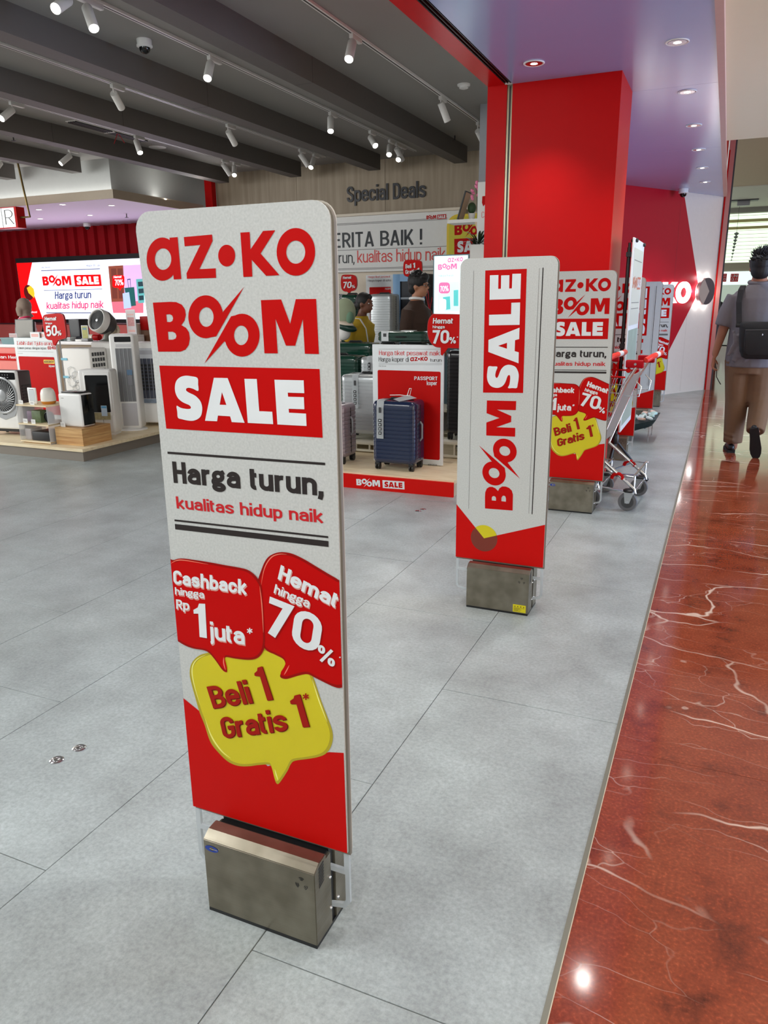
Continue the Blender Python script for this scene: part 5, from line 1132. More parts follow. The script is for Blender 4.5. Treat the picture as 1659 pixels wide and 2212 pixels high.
bench('cream metal bench with upright bars carrying the silver suitcase', -3.04, -2.28, 5.58, 5.97, .095)
bench('cream stepped platform behind the silver suitcase', -3.04, -2.28, 6.0, 6.33, .19); bench('highest cream platform at the back of the luggage plinth', -3.04, -1.46, 6.36, 6.72, .28)
bench('cream bench under the black suitcase at the right of the luggage plinth', -1.80, -1.45, 5.60, 5.98, .14)
suitcase('large silver ribbed suitcase with white hang tag on the cream bench', -2.69, -2.27, 5.63, .26, .21, .54, SILV, tagm=1, tagx=.27, taglen=.27)
suitcase('mauve-grey suitcase standing at the left end of the luggage plinth, cut by the big sign', -2.90, Pl((0, 5.1, 0)).px(746, 940)[0], 5.08, .24, P2, .46, MAUV)
F = Pl((0, 6.05, 0)); x0 = F.px(777, 790)[0]; zz = F.px(790, 771)[1]
suitcase('silver suitcase in the second row whose rounded top shows beside the poster', x0, x0+.36, 6.04, .24, .305, zz-.305, SILV, tagm=1, tagx=.2, taglen=.2)
zz = F.px(750, 769)[1]; suitcase('dark green glossy suitcase in the second row, beside the big sign', x0-.44, x0-.02, 6.04, .24, .305, zz-.305, GRN)
F = Pl((0, 6.42, 0)); zz = F.px(760, 741)[1]; x1 = F.px(803, 760)[0]
suitcase('dark green glossy suitcase in the back row in front of the woman in yellow', x1-.44, x1, 6.42, .24, .395, zz-.395, GRN)
zz = F.px(760, 742)[1]; suitcase('silver suitcase in the back row between the green ones', x1+.02, x1+.22, 6.42, .20, .395, zz-.40, SILV)
a, b2 = F.px(816, 715), F.px(921, 740)
# green case lying on top of the silver one
t = thing('suitcase', 'dark green glossy suitcase lying flat on top, with white tag, above the poster', 'suitcase', ((a[0]+b2[0])/2, 6.54, b2[1]))
w_ = b2[0]-a[0]; h_ = a[1]-b2[1]
o = link('shell', loft_bm([[(x, y, z) for x, y in rrect(w_+2*o_, .30+2*o_, .05, 5)] for z, o_ in ((0, -.03), (.006, -.012), (.02, 0), (h_*.45, 0), (h_*.47, -.004), (h_*.53, -.004), (h_*.55, 0), (h_-.02, 0), (h_-.006, -.012), (h_, -.03))]), GRN, t, world=False); smooth(o.data, 30)
box('hang_tag', -w_/2+.05, -w_/2+.12, -.156, -.152, .01, h_+.001, WHP, t, world=False); box('tag_slot', -w_/2+.07, -w_/2+.10, -.158, -.156, h_*.5, h_*.8, DARKG, t, world=False)
tube('side_handle', [(-.05, -.15, h_*.5), (-.04, -.165, h_*.5), (.04, -.165, h_*.5), (.05, -.15, h_*.5)], .006, BLACK, t, seg=8, world=False)
box('paper_tag', -.02, .10, -.1, .0, h_+.001, h_+.004, WHP, t, world=False)
suitcase('tall stacked support case under the flat green suitcase, silver shell', max(x1+.24, (a[0]+b2[0])/2-.14), (a[0]+b2[0])/2+.20, 6.43, .22, .395, b2[1]-.41, SILV)
F = Pl((0, 5.66, 0)); x0 = F.px(962, 850)[0]; zz = F.px(975, 757)[1]
suitcase('black ribbed suitcase at the right of the luggage poster, cut by the second sign', x0, min(x0+.34, -1.46), 5.66, .24, .255, zz-.255, BLKC)
# travel pillows in front of the woman
F = Pl((0, 6.5, 0)); c = F.px(740, 672)
t = thing('travel_pillow', 'pale olive plush travel pillow with round ear cushion behind the big sign edge', 'pillow', (c[0], 6.62, c[1]-.17))
OL = mat('olive_plush', (150, 160, 132), .9, bump=.4, bscale=90); OLD = mat('green_plush', (104, 136, 112), .9)
def blob(name, cx, cy, cz, rx, ry, rz, m, t, rot=0):
    b_ = bmesh.new(); bmesh.ops.create_uvsphere(b_, u_segments=24, v_segments=14, radius=1)
    for v in b_.verts: v.co = Matrix.Rotation(rot, 3, 'Y') @ Vector((v.co.x*rx, v.co.y*ry, v.co.z*rz))+Vector((cx, cy, cz))
    o = link(name, b_, m, t); smooth(o.data, 80); return o
blob('cushion', c[0]-.05, 6.62, c[1]-.03, .12, .08, .15, OL, t, .3); blob('ear_cushion', c[0]+.045, 6.56, c[1]-.06, .035, .03, .055, OLD, t, .2)
c2_ = F.px(738, 706)
blob('visor', c2_[0]+.01, 6.58, c2_[1]-.005, .11, .06, .04, mat('green_visor', (12, 50, 40), .4), t, .25); blob('visor_top', c2_[0]+.0, 6.58, c2_[1]+.025, .085, .055, .03, mat('cream_cloth', (214, 198, 180), .8), t, .2); blob('face', c2_[0]-.03, 6.60, c2_[1]-.06, .07, .05, .07, WHITEM, t)
# ================================================================ BACK OF THE SHOP
Y = 9.722; F = Pl((0, Y, 0)); q = F.px
t = tag(F.text('Special Deals', q(749, 440), q(920, 424), .20, mat('charcoal_letter', (44, 44, 50), .4), None, .03, .005, depth=-.0), 'raised dark lettering on the wooden wall above the banner', 'lettering')
bpy.data.objects.remove(t)
t = thing('wall_lettering', 'dark raised words Special Deals on the wooden wall above the banner', 'lettering', (q(835, 430)[0], 9.728, 2.5))
F.text('Special Deals', (q(750, 438)[0], q(835, 431)[1]-.005), (q(920, 426)[0], q(835, 431)[1]-.005), .195, mat('charcoal_letter', (44, 44, 50), .4), t, .035, .0, depth=.012)
# banner
t = thing('banner', 'long white banner with black headline and red slogan line under the wooden wall', 'banner', (-3.9, Y, 1.7))
x0, x1 = q(560, 500)[0], q(1008, 480)[0]; zt_, zb_ = q(880, 462)[1], q(850, 586)[1]
bd = box('panel', x0, x1, 9.66, 9.72, zb_, zt_, mat('banner_white', (228, 228, 226), .5), t); F = Pl((0, 9.66, 0)); q = F.px
box('top_ledge', x0-.02, x1+.05, 9.60, 9.72, zt_, zt_+.03, mat('ledge_cream', (226, 214, 196), .5), t)
z = q(850, 486)[1]
for z_ in (q(850, 478)[1], q(850, 480.5)[1], q(850, 537)[1], q(850, 578)[1], q(850, 580.5)[1]): F.rect('rule', x0, z_, q(966, 480)[0], z_+.007, GREYP, bd, .001)
F.text('BERITA BAIK !', (q(702, 530)[0], q(815, 532)[1]), (q(912, 528)[0], q(815, 532)[1]), q(815, 499)[1]-q(815, 532)[1], mat('ink_print', (22, 28, 36), .5), bd, .03, .0015)
F.text('Harga turun,', (q(654, 570)[0], q(800, 567)[1]), (q(766, 568)[0], q(800, 567)[1]), .145, MATS['ink_print'], bd, .01, .0015)
F.text('kualitas hidup naik', (q(772, 570)[0], q(800, 567)[1]), (q(962, 563)[0], q(800, 567)[1]), .155, mat('coral_print', (216, 56, 50), .5), bd, .01, .0015)
a, b2 = q(921, 474), q(964, 471); boomsale(F, a, (b2[0], a[1]), .045, RED, RED, WHP, bd, .0015)
# yellow sale tag
F = Pl((0, 9.45, 0)); q = F.px
t = thing('sale_tag', 'tall yellow rounded panel with red sale logo beside the banner', 'sign', (q(1000, 500)[0], 9.45, 1.7))
cx, cz = q(1010, 515)
bd = prism('board', rrect(.62, .78, .14, 6, q(965, 500)[0]+.31, q(1000, 462)[1]-.39), F, 0, -.05, mat('sun_yellow_print', (232, 200, 30), .4), t); X_ = q(965, 500)[0]
F.shape('print', [[rrect(.56, .72, .12, 6, X_+.31, q(1000, 462)[1]-.39)], ], YEL, bd, .001)
logo(F, 'boom', (X_+.10, q(990, 513)[1]), (X_+.56, q(990, 513)[1]), (X_+.10, q(990, 478)[1]), RED, bd, .0015)
a = (X_+.10, q(990, 551)[1]); logo(F, 'salebox', a, (X_+.56, a[1]), (a[0], q(990, 515)[1]), RED, bd, .0015); logo(F, 'sale', a, (X_+.56, a[1]), (a[0], q(990, 515)[1]), WHP, bd, .0025, ref=['salebox'])
box('hook', X_+.2, X_+.24, 9.50, 9.66, 2.1, 2.12, ALU, t); box('pole', X_+.28, X_+.31, 9.50, 9.53, 0, 1.9, ALU, t)
# LED totem
Y = 7.62; F = Pl((0, Y, 0)); q = F.px
t = thing('led_totem', 'upright glowing LED totem with pale cyan sale advert behind the second sign', 'screen', (q(970, 600)[0], Y, 0))
x0, x1 = q(938, 600)[0], q(1010, 600)[0]; zt_, zb_ = q(960, 553)[1], q(960, 682)[1]
box('case', x0-.012, x1+.012, Y+.002, Y+.09, 0, zt_+.012, mat('totem_case', (120, 150, 160), .4), t)
F.rect('screen_face', x0, zb_, x1, zt_, E_('cyan_white', (214, 236, 238), 1.05), t, .0005); EMP = E_('pink', (230, 110, 160), .9); ETE = E_('teal', (90, 190, 190), .9)
boom_ = (q(946, 586), q(987, 584)); logo(F, 'boom', boom_[0], boom_[1], (boom_[0][0], q(946, 568)[1]), EMP, t, .001)
a, b2 = q(967, 567), q(1000, 565); logo(F, 'azko', a, b2, (a[0], a[1]+.045), EMP, t, .001)
tpx(F, 'Harga turun', (947, 598), (980, 597), (947, 593), ETE, t, off=-.01, lift=.001)
F.shape('picture', [[[P_ for P_ in (q(946, 609), q(992, 608), q(992, 672), q(946, 673))]]], E_('pale_room', (200, 228, 232), .95), t, .001)
F.shape('picture', [[M_(q, rrect(24, 24, 6, 3, 960, 622))]], EMP, t, .0015); tpx(F, '70%', (951, 630), (969, 629), (951, 618), EW, t, off=.03, lift=.002)
F.shape('picture', [[[P_ for P_ in (q(957, 642), q(972, 640), q(973, 668), q(958, 670))]]], ETE, t, .0015); F.shape('picture', [[M_(q, rrect(14, 24, 4, 3, 957, 658))]], E_('case_white', (240, 246, 250), 1.0), t, .002)
F.shape('picture', [[[P_ for P_ in (q(980, 627), q(990, 626), q(990, 661), q(980, 661))]]], ETE, t, .0015)
# white promotional panel with floral things beside the jamb
Y = 7.2; F = Pl((0, Y, 0)); q = F.px
t = thing('display_shelf', 'tall white shelf unit with speech bubble print beside the red jamb', 'shelf', (q(1045, 500)[0], Y, 0))
x0 = q(1031, 450)[0]; zt_ = q(1040, 393)[1]
box('cabinet', x0, x0+.45, Y, Y+.30, 0, zt_, WHITEM, t, bev=.003); zsh = q(1000, 473)[1]
box('side_shelf', x0-.30, x0, Y+.02, Y+.24, zsh-.03, zsh, WHITEM, t)
prism('side_bracket', [(x0-.0, zsh-.03), (x0-.03, zsh-.03), (x0, zsh-.12)], F, -.02, -.2, mat('bracket_cream', (214, 190, 160), .5), t)
F.shape('print', [[M_(q, [(1042, 424), (1050, 423), (1056, 424), (1056, 438), (1048, 441), (1044, 446), (1041, 438)])]], RED, t, .001); F.shape('print', [[M_(q, rrect(14, 26, 5, 3, 1055, 426))]], YEL, t, .0015)
F.text('Cashback', q(1040, 471), q(1090, 468), .055, mat('pale_red_print', (226, 130, 130), .5), t, 0, .001)
def plant(name, label, cat, x, y, z, n, L_, m, pot=None, spread=1.0, sd=1, wl=.012, group=None):
    t = thing(name, label, cat, (x, y, z)); random.seed(sd)
    if pot: lathe('pot', [(pot*.7, 0), (pot, pot*1.6), (pot*.85, pot*1.6), (pot*.8, pot*1.3)], (x, y, z), WHITEM, t, seg=20)
    z1 = z+(pot*1.4 if pot else 0)
    for k in range(n):
        a = random.uniform(0, 6.28); el_ = random.uniform(.3, 1.3); L = L_*random.uniform(.6, 1); d = Vector((math.cos(a)*math.cos(el_)*spread, math.sin(a)*math.cos(el_)*spread, math.sin(el_))); s_ = d.cross(Vector((0, 0, 1))).normalized()
        b_ = bmesh.new(); prev = None
        for i in range(6):
            f_ = i/5; p = Vector((x, y, z1))+d*L*f_-Vector((0, 0, 1))*L*.45*f_*f_; w2 = wl*math.sin(math.pi*(.08+.9*f_)); a1, a2 = b_.verts.new(p+s_*w2), b_.verts.new(p-s_*w2)
            if prev: b_.faces.new((prev[0], prev[1], a2, a1))
            prev = (a1, a2)
        link('leaf', b_, m, t)
    return t
LEAF = mat('dark_leaf', (34, 48, 22), .4)
plant('potted_plant', 'dark long-leaved plant in front of the white shelf unit beside the red jamb', 'plant', q(1046, 548)[0]-.02, Y-.12, 1.82, 16, .30, LEAF, spread=1.1, sd=5)
plant('potted_plant', 'second dark leafy spray lower left, before the yellow sale panel', 'plant', x0+.03, Y-.13, 1.82, 12, .24, LEAF, spread=1.3, sd=9)
box_ = lambda *a, **k: box(*a, **k)
t = thing('display_table', 'narrow white stand holding the leafy plants in front of the shelf unit', 'stand', (x0+.05, Y-.15, 0)); box('top', x0-.0, x0+.34, Y-.20, Y-.05, 1.79, 1.82, WHITEM, t); box('body', x0+.0, x0+.34, Y-.20, Y-.05, 0, 1.79, WHITEM, t)
tag(box('product_box', x0+.10, x0+.26, Y-.10, Y-.045, 1.821, 1.95, mat('sky_blue_pack', (90, 170, 220), .4, noise=.4, nscale=30)), 'sky blue product pack behind the leaves beside the red jamb', 'box')
t = plant('potted_plant', 'small round cactus in a white pot on the wall shelf', 'plant', x0-.09, Y+.12, zsh, 0, .1, LEAF, pot=.035, sd=2)
blob('cactus', x0-.09, Y+.12, zsh+.105, .04, .04, .05, mat('cactus_green', (50, 76, 44), .6), t)
t = thing('picture_frame', 'dark leaning picture frame on the white wall shelf', 'frame', (x0-.2, Y+.1, zsh))
b_ = bbox_bm(-.006, .006, -.08, .08, 0, .26); o = link('frame', b_, BLACK, t, world=False); o.data.transform(Matrix.Rotation(.3, 4, 'Y')); b_ = bbox_bm(.007, .009, -.07, .07, .01, .25); o = link('print', b_, mat('sand_print', (190, 160, 130), .6), t, world=False); o.data.transform(Matrix.Rotation(.3, 4, 'Y'))
t = thing('orchid', 'pink flower spray on the top left of the white shelf unit', 'flower', (x0-.03, Y+.1, zsh))
tube('stem', [(x0-.03, Y+.1, zsh), (x0-.035, Y+.1, zsh+.2), (x0-.05, Y+.08, zsh+.32)], .003, LEAF, t, seg=6)
random.seed(4)
for k in range(9): blob('petal', x0-.05+random.uniform(-.03, .03), Y+.08+random.uniform(-.03, .03), zsh+.18+.017*k, .018, .012, .014, mat('pink_petal', (236, 130, 170), .6), t, random.random()*3)
# poster 2, bubble 2, cabinet, cases at the back wall
Y = 9.45; F = Pl((0, Y, 0)); q = F.px
t = thing('poster_stand', 'white luggage poster with red panel standing against the back wall', 'poster stand', (q(815, 650)[0], Y, 0))
x0, x1 = q(791, 640)[0], q(852, 640)[0]; zt_ = q(815, 594)[1]
bd = box('board', x0, x1, Y+.001, Y+.02, .02, zt_, WHP, t); box('foot', x0+.05, x1-.05, Y-.05, Y+.12, 0, .02, WHITE, t)
F.rect('print', x0+.05, .5, x1-.05, q(820, 620)[1], BRED, bd, .001, r=.01)
tpx(F, 'Harga tiket pesawat', (795, 600.5), (843, 599.5), (795, 596), mat('scarlet_print', (218, 44, 40), .5), bd, off=0); tpx(F, 'Harga koper di azko', (795, 608.5), (845, 607.5), (795, 604), BLK, bd, off=0)
tpx(F, 'PASSPORT', (832, 626), (848, 625.5), (832, 622), WHP, bd, off=.03, lift=.002)
Y = 9.1; F = Pl((0, Y, 0))
t = promo_bubble('small red speech bubble plate reading seventy percent on the back wall, above the green suitcase', F, [(740, 594), (752, 593), (764, 594), (770, 600), (771, 615), (768, 625), (760, 629), (745, 630), (738, 624), (736, 612), (737, 600)],
    [(748, 629), (758, 629), (754, 634)], [('Hemat', (741, 603), (759, 602), (741, 597), .05), ('70', (741, 623), (759, 622), (742, 609), .05), ('%', (760, 623), (767, 622), (760, 616), .03)], (F.px(754, 634)[0], Y, F.px(754, 634)[1]), post=[(F.px(754, 625)[0], Y+.03, 1.55), (F.px(754, 625)[0], Y+.03, 0)])
Y = 7.6; F = Pl((0, Y, 0))
promo_bubble('small red speech bubble plate reading buy one get one, above the young man', F, [(875, 563), (890, 561), (906, 563), (911, 568), (911, 590), (907, 597), (893, 599), (880, 598), (872, 593), (871, 575)],
    [(880, 597), (892, 598), (888, 604)], [('Beli', (876, 580), (889, 579), (876, 571), .05), ('1', (892, 579), (897, 578.5), (892, 568), .07), ('Gratis', (876, 592), (899, 591), (876, 583), .05), ('1', (901, 590), (906, 589.5), (901, 579), .07)], (F.px(888, 604)[0], Y, F.px(888, 604)[1]), post=[(F.px(891, 598)[0], Y+.03, 1.68), (F.px(891, 598)[0], Y+.03, 0)])
Y = 9.3; F = Pl((0, Y, 0)); q = F.px
t = thing('glass_cabinet', 'light blue framed glass cabinet with shelves between poster and young man', 'cabinet', (q(880, 650)[0], Y, 0)); SKY = mat('sky_blue_paint', (128, 172, 214), .4)
x0, x1 = q(850, 650)[0], q(918, 650)[0]; zt_ = q(870, 592)[1]
for (a, b2) in ((x0, x0+.10), (x1-.10, x1)): box('stile', a, b2, Y-.02, Y, 0, zt_, SKY, t, bev=.003)
box('top_rail', x0+.10, x1-.10, Y-.02, Y, zt_-.09, zt_, SKY, t); box('carcass', x0, x1, Y+.001, Y+.32, 0, zt_, mat('cabinet_dark', (24, 30, 42), .5), t); box('bottom_rail', x0+.10, x1-.10, Y-.02, Y, 0, .15, SKY, t)
for z in (.6, 1.0, 1.35): box('shelf', x0+.10, x1-.10, Y-.008, Y, z, z+.025, mat('pale_shelf', (170, 180, 190), .4), t)
cyl('lock', (x0+.05, Y-.02, 1.2), (x0+.05, Y-.04, 1.2), .018, BLACK, t, seg=12); tube('lock_tag', [(x0+.05, Y-.045, 1.18), (x0+.05, Y-.05, 1.0)], .018, mat('rosy_tag', (226, 150, 170), .5), t, seg=6)
F8 = Pl((0, 8.6, 0)); x0, x1 = F8.px(797, 690)[0], F8.px(846, 690)[0]; zt_ = F8.px(820, 635)[1]
def floor_stand(lab, x0, x1, y0, y1, h_): t = thing('display_podium', lab, 'podium', ((x0+x1)/2, (y0+y1)/2, 0)); box('body', x0, x1, y0, y1, 0, h_-.02, CRM, t); box('top', x0-.01, x1+.01, y0-.01, y1+.01, h_-.02, h_, WHITEM, t)
floor_stand('cream podium under the large silver suitcase by the back wall', x0-.05, x1+.05, 8.55, 8.95, .70)
suitcase('large silver ribbed suitcase on the podium behind the woman in yellow', x0, x1+.0, 8.6, .28, .70, zt_-.70, SILV)
x0, x1 = F8.px(733, 690)[0], F8.px(772, 690)[0]; zt_ = F8.px(750, 636)[1]
floor_stand('cream podium under the green suitcase by the back wall', x0-.05, x1+.05, 8.55, 8.95, .76); suitcase('dark green suitcase on the podium below the small seventy percent bubble', x0, x1, 8.6, .26, .76, zt_-.76, GRN, tagm=1, tagx=-.05, taglen=.15)
# small red decorative twig plant
t = thing('twig_vase', 'small red twig decoration on the back ledge near the totem', 'decoration', (F8.px(928, 684)[0], 8.6, 0))
c = F8.px(928, 684); box('stand', c[0]-.08, c[0]+.08, 8.55, 8.7, 0, c[1], WHITEM, t); lathe('vase', [(.03, 0), (.04, .03), (.02, .07)], (c[0], 8.6, c[1]), mat('crimson_glaze', (170, 20, 40), .3), t, seg=16)
for dx, dz in ((-.05, .2), (.03, .16), (-.02, .24)): tube('twig', [(c[0], 8.6, c[1]+.06), (c[0]+dx*.6, 8.6, c[1]+.06+dz*.6), (c[0]+dx, 8.6, c[1]+.06+dz)], .005, MATS['crimson_glaze'], t, seg=5)
# ================================================================ PEOPLE
SKIN = mat('skin_brown', (158, 104, 78), .55, noise=.05, nscale=30); SKIN2 = mat('skin_tan', (176, 122, 92), .5, noise=.05, nscale=30)
HAIRM = mat('black_hair', (16, 14, 15), .6, bump=.5, bscale=260)
def fuse(bm, voxel=.010, it=4, name='body'):
    me = bpy.data.meshes.new(name); bm.to_mesh(me); bm.free(); o = bpy.data.objects.new(name, me); COL.objects.link(o)
    r = o.modifiers.new('r', 'REMESH'); r.mode = 'VOXEL'; r.voxel_size = voxel; s_ = o.modifiers.new('s', 'SMOOTH'); s_.iterations = it; s_.factor = .5
    bpy.context.view_layer.update()
    m2 = bpy.data.meshes.new_from_object(o.evaluated_get(bpy.context.evaluated_depsgraph_get())); bpy.data.objects.remove(o); bpy.data.meshes.remove(me)
    for p in m2.polygons: p.use_smooth = True
    return m2
def rings(bm, L, n=20):
    """L: (cx, cy, z, rx, ry) stacked ellipses"""
    return loft_bm([[(cx+rx*math.cos(2*math.pi*k/n), cy+ry*math.sin(2*math.pi*k/n), z) for k in range(n)] for cx, cy, z, rx, ry in L], bm=bm)
def limb(bm, pts, rs, n=14):
    P, Rr = [], []
    for i in range(len(pts)-1):
        for k in range(4):
            f = k/4; P.append(Vector(pts[i]).lerp(Vector(pts[i+1]), f)); Rr.append(rs[i]*(1-f)+rs[i+1]*f)
    P.append(Vector(pts[-1])); Rr.append(rs[-1]); return tube_bm(P, .1, n, bm=bm, rs=Rr)
def ball(bm, c, r, rot=None):
    M2 = Matrix.Translation(Vector(c)) @ (rot.to_4x4() if rot else Matrix.Identity(4)) @ Matrix.Diagonal((r[0], r[1], r[2], 1))
    bmesh.ops.create_uvsphere(bm, u_segments=20, v_segments=14, radius=1, matrix=M2)
def hand(bm, wrist, d, side, palm, s=1.0, curl=.9):
    """palm + four fingers + thumb; d = direction, side = toward the thumb, palm = palm-facing normal"""
    d, side, palm = Vector(d).normalized(), Vector(side).normalized(), Vector(palm).normalized(); w_ = Vector(wrist)
    for k in range(5): c = w_+d*(.018+.016*k)*s; ball(bm, c, (.017*s, .017*s, .017*s)); ball(bm, c+side*.016*s, (.015*s,)*3); ball(bm, c-side*.016*s, (.015*s,)*3)
    for i, L in enumerate((.068, .076, .071, .056)):
        b0 = w_+d*.085*s+side*(.026-.0175*i)*s; p = [b0]; a = .25; cur = d.copy()
        for seg in (.42, .32, .26):
            cur = (d*math.cos(a)+palm*math.sin(a)).normalized(); p.append(p[-1]+cur*L*seg*s); a += curl
        limb(bm, p, [.0088*s, .0085*s, .008*s, .007*s], 8)
    b0 = w_+d*.03*s+side*.026*s; limb(bm, [b0, b0+(d*.5+side*.7+palm*.4).normalized()*.035*s, b0+(d*.9+side*.45+palm*.7).normalized()*.065*s], [.012*s, .0105*s, .0085*s], 8)
def head(bm, c, f, s=1.0, nose=True):
    """skull, jaw, nose, ears; f = facing direction (unit, horizontal)"""
    f = Vector(f).normalized(); r = Vector((f.y, -f.x, 0)); c = Vector(c); rot = Matrix((r, f, Vector((0, 0, 1)))).transposed()
    ball(bm, c+Vector((0, 0, .02*s))-f*.012*s, (.076*s, .094*s, .100*s), rot); ball(bm, c+f*.024*s-Vector((0, 0, .045*s)), (.056*s, .062*s, .068*s), rot); ball(bm, c+f*.052*s-Vector((0, 0, .088*s)), (.030*s, .026*s, .024*s), rot)
    if nose:
        limb(bm, [c+f*.080*s+Vector((0, 0, .010*s)), c+f*.098*s-Vector((0, 0, .018*s)), c+f*.105*s-Vector((0, 0, .032*s))], [.008*s, .011*s, .013*s], 8)
        ball(bm, c+f*.084*s-Vector((0, 0, .058*s)), (.022*s, .012*s, .007*s), rot); ball(bm, c+f*.081*s-Vector((0, 0, .070*s)), (.019*s, .012*s, .007*s), rot); ball(bm, c+f*.077*s+Vector((0, 0, .022*s)), (.05*s, .016*s, .010*s), rot)
    for sg in (-1, 1): ball(bm, c+r*sg*.077*s-f*.008*s-Vector((0, 0, .012*s)), (.009*s, .018*s, .032*s), rot)
def face(t, c, f, s=1.0, lip=(150, 80, 70), glasses=False):
    f = Vector(f).normalized(); r = Vector((f.y, -f.x, 0)); c = Vector(c); rot = Matrix((r, f, Vector((0, 0, 1)))).transposed()
    for sg in (-1, 1):
        b_ = bmesh.new(); ball(b_, c+f*.0715*s+r*sg*.030*s, (.012*s, .010*s, .0065*s), rot); o = link('eye', b_, WHITE, t); smooth(o.data, 80)
        b_ = bmesh.new(); ball(b_, c+f*.0805*s+r*sg*.030*s, (.0062*s, .003*s, .0062*s), rot); link('pupil', b_, BLACK, o)
        tube('eyebrow', [c+f*.082*s+r*sg*.014*s+Vector((0, 0, .024*s)), c+f*.083*s+r*sg*.032*s+Vector((0, 0, .029*s)), c+f*.070*s+r*sg*.050*s+Vector((0, 0, .024*s))], .0035*s, HAIRM, t, seg=6)
        if glasses: tube('glasses', [c+f*.094*s+r*sg*.033*s+(r*math.cos(a)*.024+Vector((0, 0, math.sin(a)*.019)))*s for a in [2*math.pi*i/14 for i in range(14)]], .0022*s, BLACK, t, seg=6, closed=True); tube('glasses', [c+f*.094*s+r*sg*.057*s, c+r*sg*.082*s-f*.0*s+Vector((0, 0, .002))], .0022*s, BLACK, t, seg=6)
    b_ = bmesh.new(); ball(b_, c+f*.094*s-Vector((0, 0, .058*s)), (.020*s, .004*s, .005*s), rot); ball(b_, c+f*.090*s-Vector((0, 0, .068*s)), (.017*s, .005*s, .005*s), rot); o = link('mouth', fuse(b_, .003, 1), mat('lip_%d' % lip[0], lip, .5), t)
# ---- man walking away
t = thing('person', 'man seen from behind walking away, grey polo shirt, brown trousers, black sling bag', 'person', (.42, 7.25, 0))
cx, cy = .415, 7.30
b_ = bmesh.new()
rings(b_, [(cx, cy, .80, .165, .115), (cx, cy, .95, .16, .115), (cx, cy, 1.08, .155, .115), (cx, cy, 1.25, .18, .12), (cx, cy, 1.36, .17, .10), (cx, cy, 1.41, .10, .075), (cx, cy+.01, 1.47, .06, .06), (cx, cy+.015, 1.53, .055, .058)])
head(b_, (cx+.0, cy+.02, 1.575), (0, 1, 0), 1.02)
LA = [(cx-.185, cy, 1.345), (cx-.235, cy-.01, 1.08), (cx-.285, cy-.02, .845)]; limb(b_, LA, [.055, .043, .027])
RA = [(cx+.185, cy, 1.345), (cx+.24, cy+.02, 1.08), (cx+.21, cy+.20, .95)]; limb(b_, RA, [.055, .043, .028])
hand(b_, LA[-1], (-.06, .02, -1), (.1, 1, 0), (1, 0, -.1)); hand(b_, RA[-1], (-.2, 1, .1), (0, 0, 1), (-1, 0, 0))
HL, KL, AL = (cx-.085, cy, .84), (cx-.075, cy+.04, .47), (cx-.06, cy+.03, .09)
HR, KR, AR = (cx+.09, cy, .84), (cx+.115, cy+.02, .46), (cx+.095, cy-.20, .23)
limb(b_, [HL, KL, AL], [.09, .06, .042]); limb(b_, [HR, KR, AR], [.09, .06, .042])
limb(b_, [AL, (AL[0], AL[1]+.02, .045), (AL[0]-.01, AL[1]+.15, .03)], [.042, .042, .03]); limb(b_, [AR, (AR[0]+.0, AR[1]-.01, AR[2]-.03), (AR[0]+.03, AR[1]+.06, .07)], [.040, .036, .022])
link('body', fuse(b_, .0085, 3), SKIN, t)
POLO = mat('grey_polo_cloth', (112, 108, 112), .85, noise=.06, nscale=60, bump=.3, bscale=60)
b_ = bmesh.new()
rings(b_, [(cx+.01, cy, .755, .205, .150), (cx+.005, cy, .82, .205, .152), (cx, cy, .95, .195, .150), (cx, cy, 1.08, .19, .145), (cx, cy, 1.22, .205, .145), (cx, cy, 1.32, .212, .13), (cx, cy, 1.38, .17, .105), (cx, cy+.005, 1.425, .09, .085), (cx, cy+.01, 1.445, .075, .075)])
limb(b_, [(cx-.165, cy, 1.34), (cx-.215, cy-.005, 1.20), (cx-.238, cy-.01, 1.095)], [.075, .078, .074]); limb(b_, [(cx+.165, cy, 1.34), (cx+.215, cy, 1.20), (cx+.245, cy+.02, 1.10)], [.075, .078, .074])
random.seed(2)
for k in range(9): a = (cx-.19+.02*k, cy-.12-.005*k, .80+.05*random.random()); limb(b_, [a, (a[0]+.05, cy-.142, a[2]+.12), (a[0]+.02, cy-.13, a[2]+.22)], [.008, .012, .006], 6)
sh = link('polo_shirt', fuse(b_, .010, 4), POLO, t)
tube('collar', [(cx+.075*math.cos(a), cy+.012+.072*math.sin(a), 1.452+.012*math.sin(a)) for a in [math.pi*2*i/20 for i in range(20)]], .016, POLO, sh, seg=10, closed=True)
KH = mat('khaki_cloth', (116, 88, 64), .85, noise=.08, nscale=30, bump=.3, bscale=50)
b_ = bmesh.new(); rings(b_, [(cx, cy, .70, .175, .13), (cx, cy, .82, .185, .138), (cx, cy, .95, .17, .13)])
limb(b_, [(cx-.085, cy, .82), (cx-.068, cy+.035, .47), (cx-.062, cy+.03, .13), (cx-.062, cy+.03, .085)], [.118, .096, .080, .078]); limb(b_, [(cx+.085, cy, .82), (cx+.095, cy+.02, .46)], [.122, .104])
limb(b_, [(cx+.12, cy+.02, .48), (cx+.105, cy-.13, .30), (cx+.10, cy-.185, .225)], [.088, .080, .074])
for (x, y, z) in ((cx+.12, cy-.06, .44), (cx+.115, cy-.07, .41), (cx+.11, cy-.12, .35), (cx-.075, cy-.03, .16), (cx-.07, cy-.03, .12)): limb(b_, [(x-.075, y+.02, z+.012), (x, y-.022, z), (x+.07, y+.02, z+.016)], [.006, .014, .006], 6)
link('trousers', fuse(b_, .010, 3), KH, t)
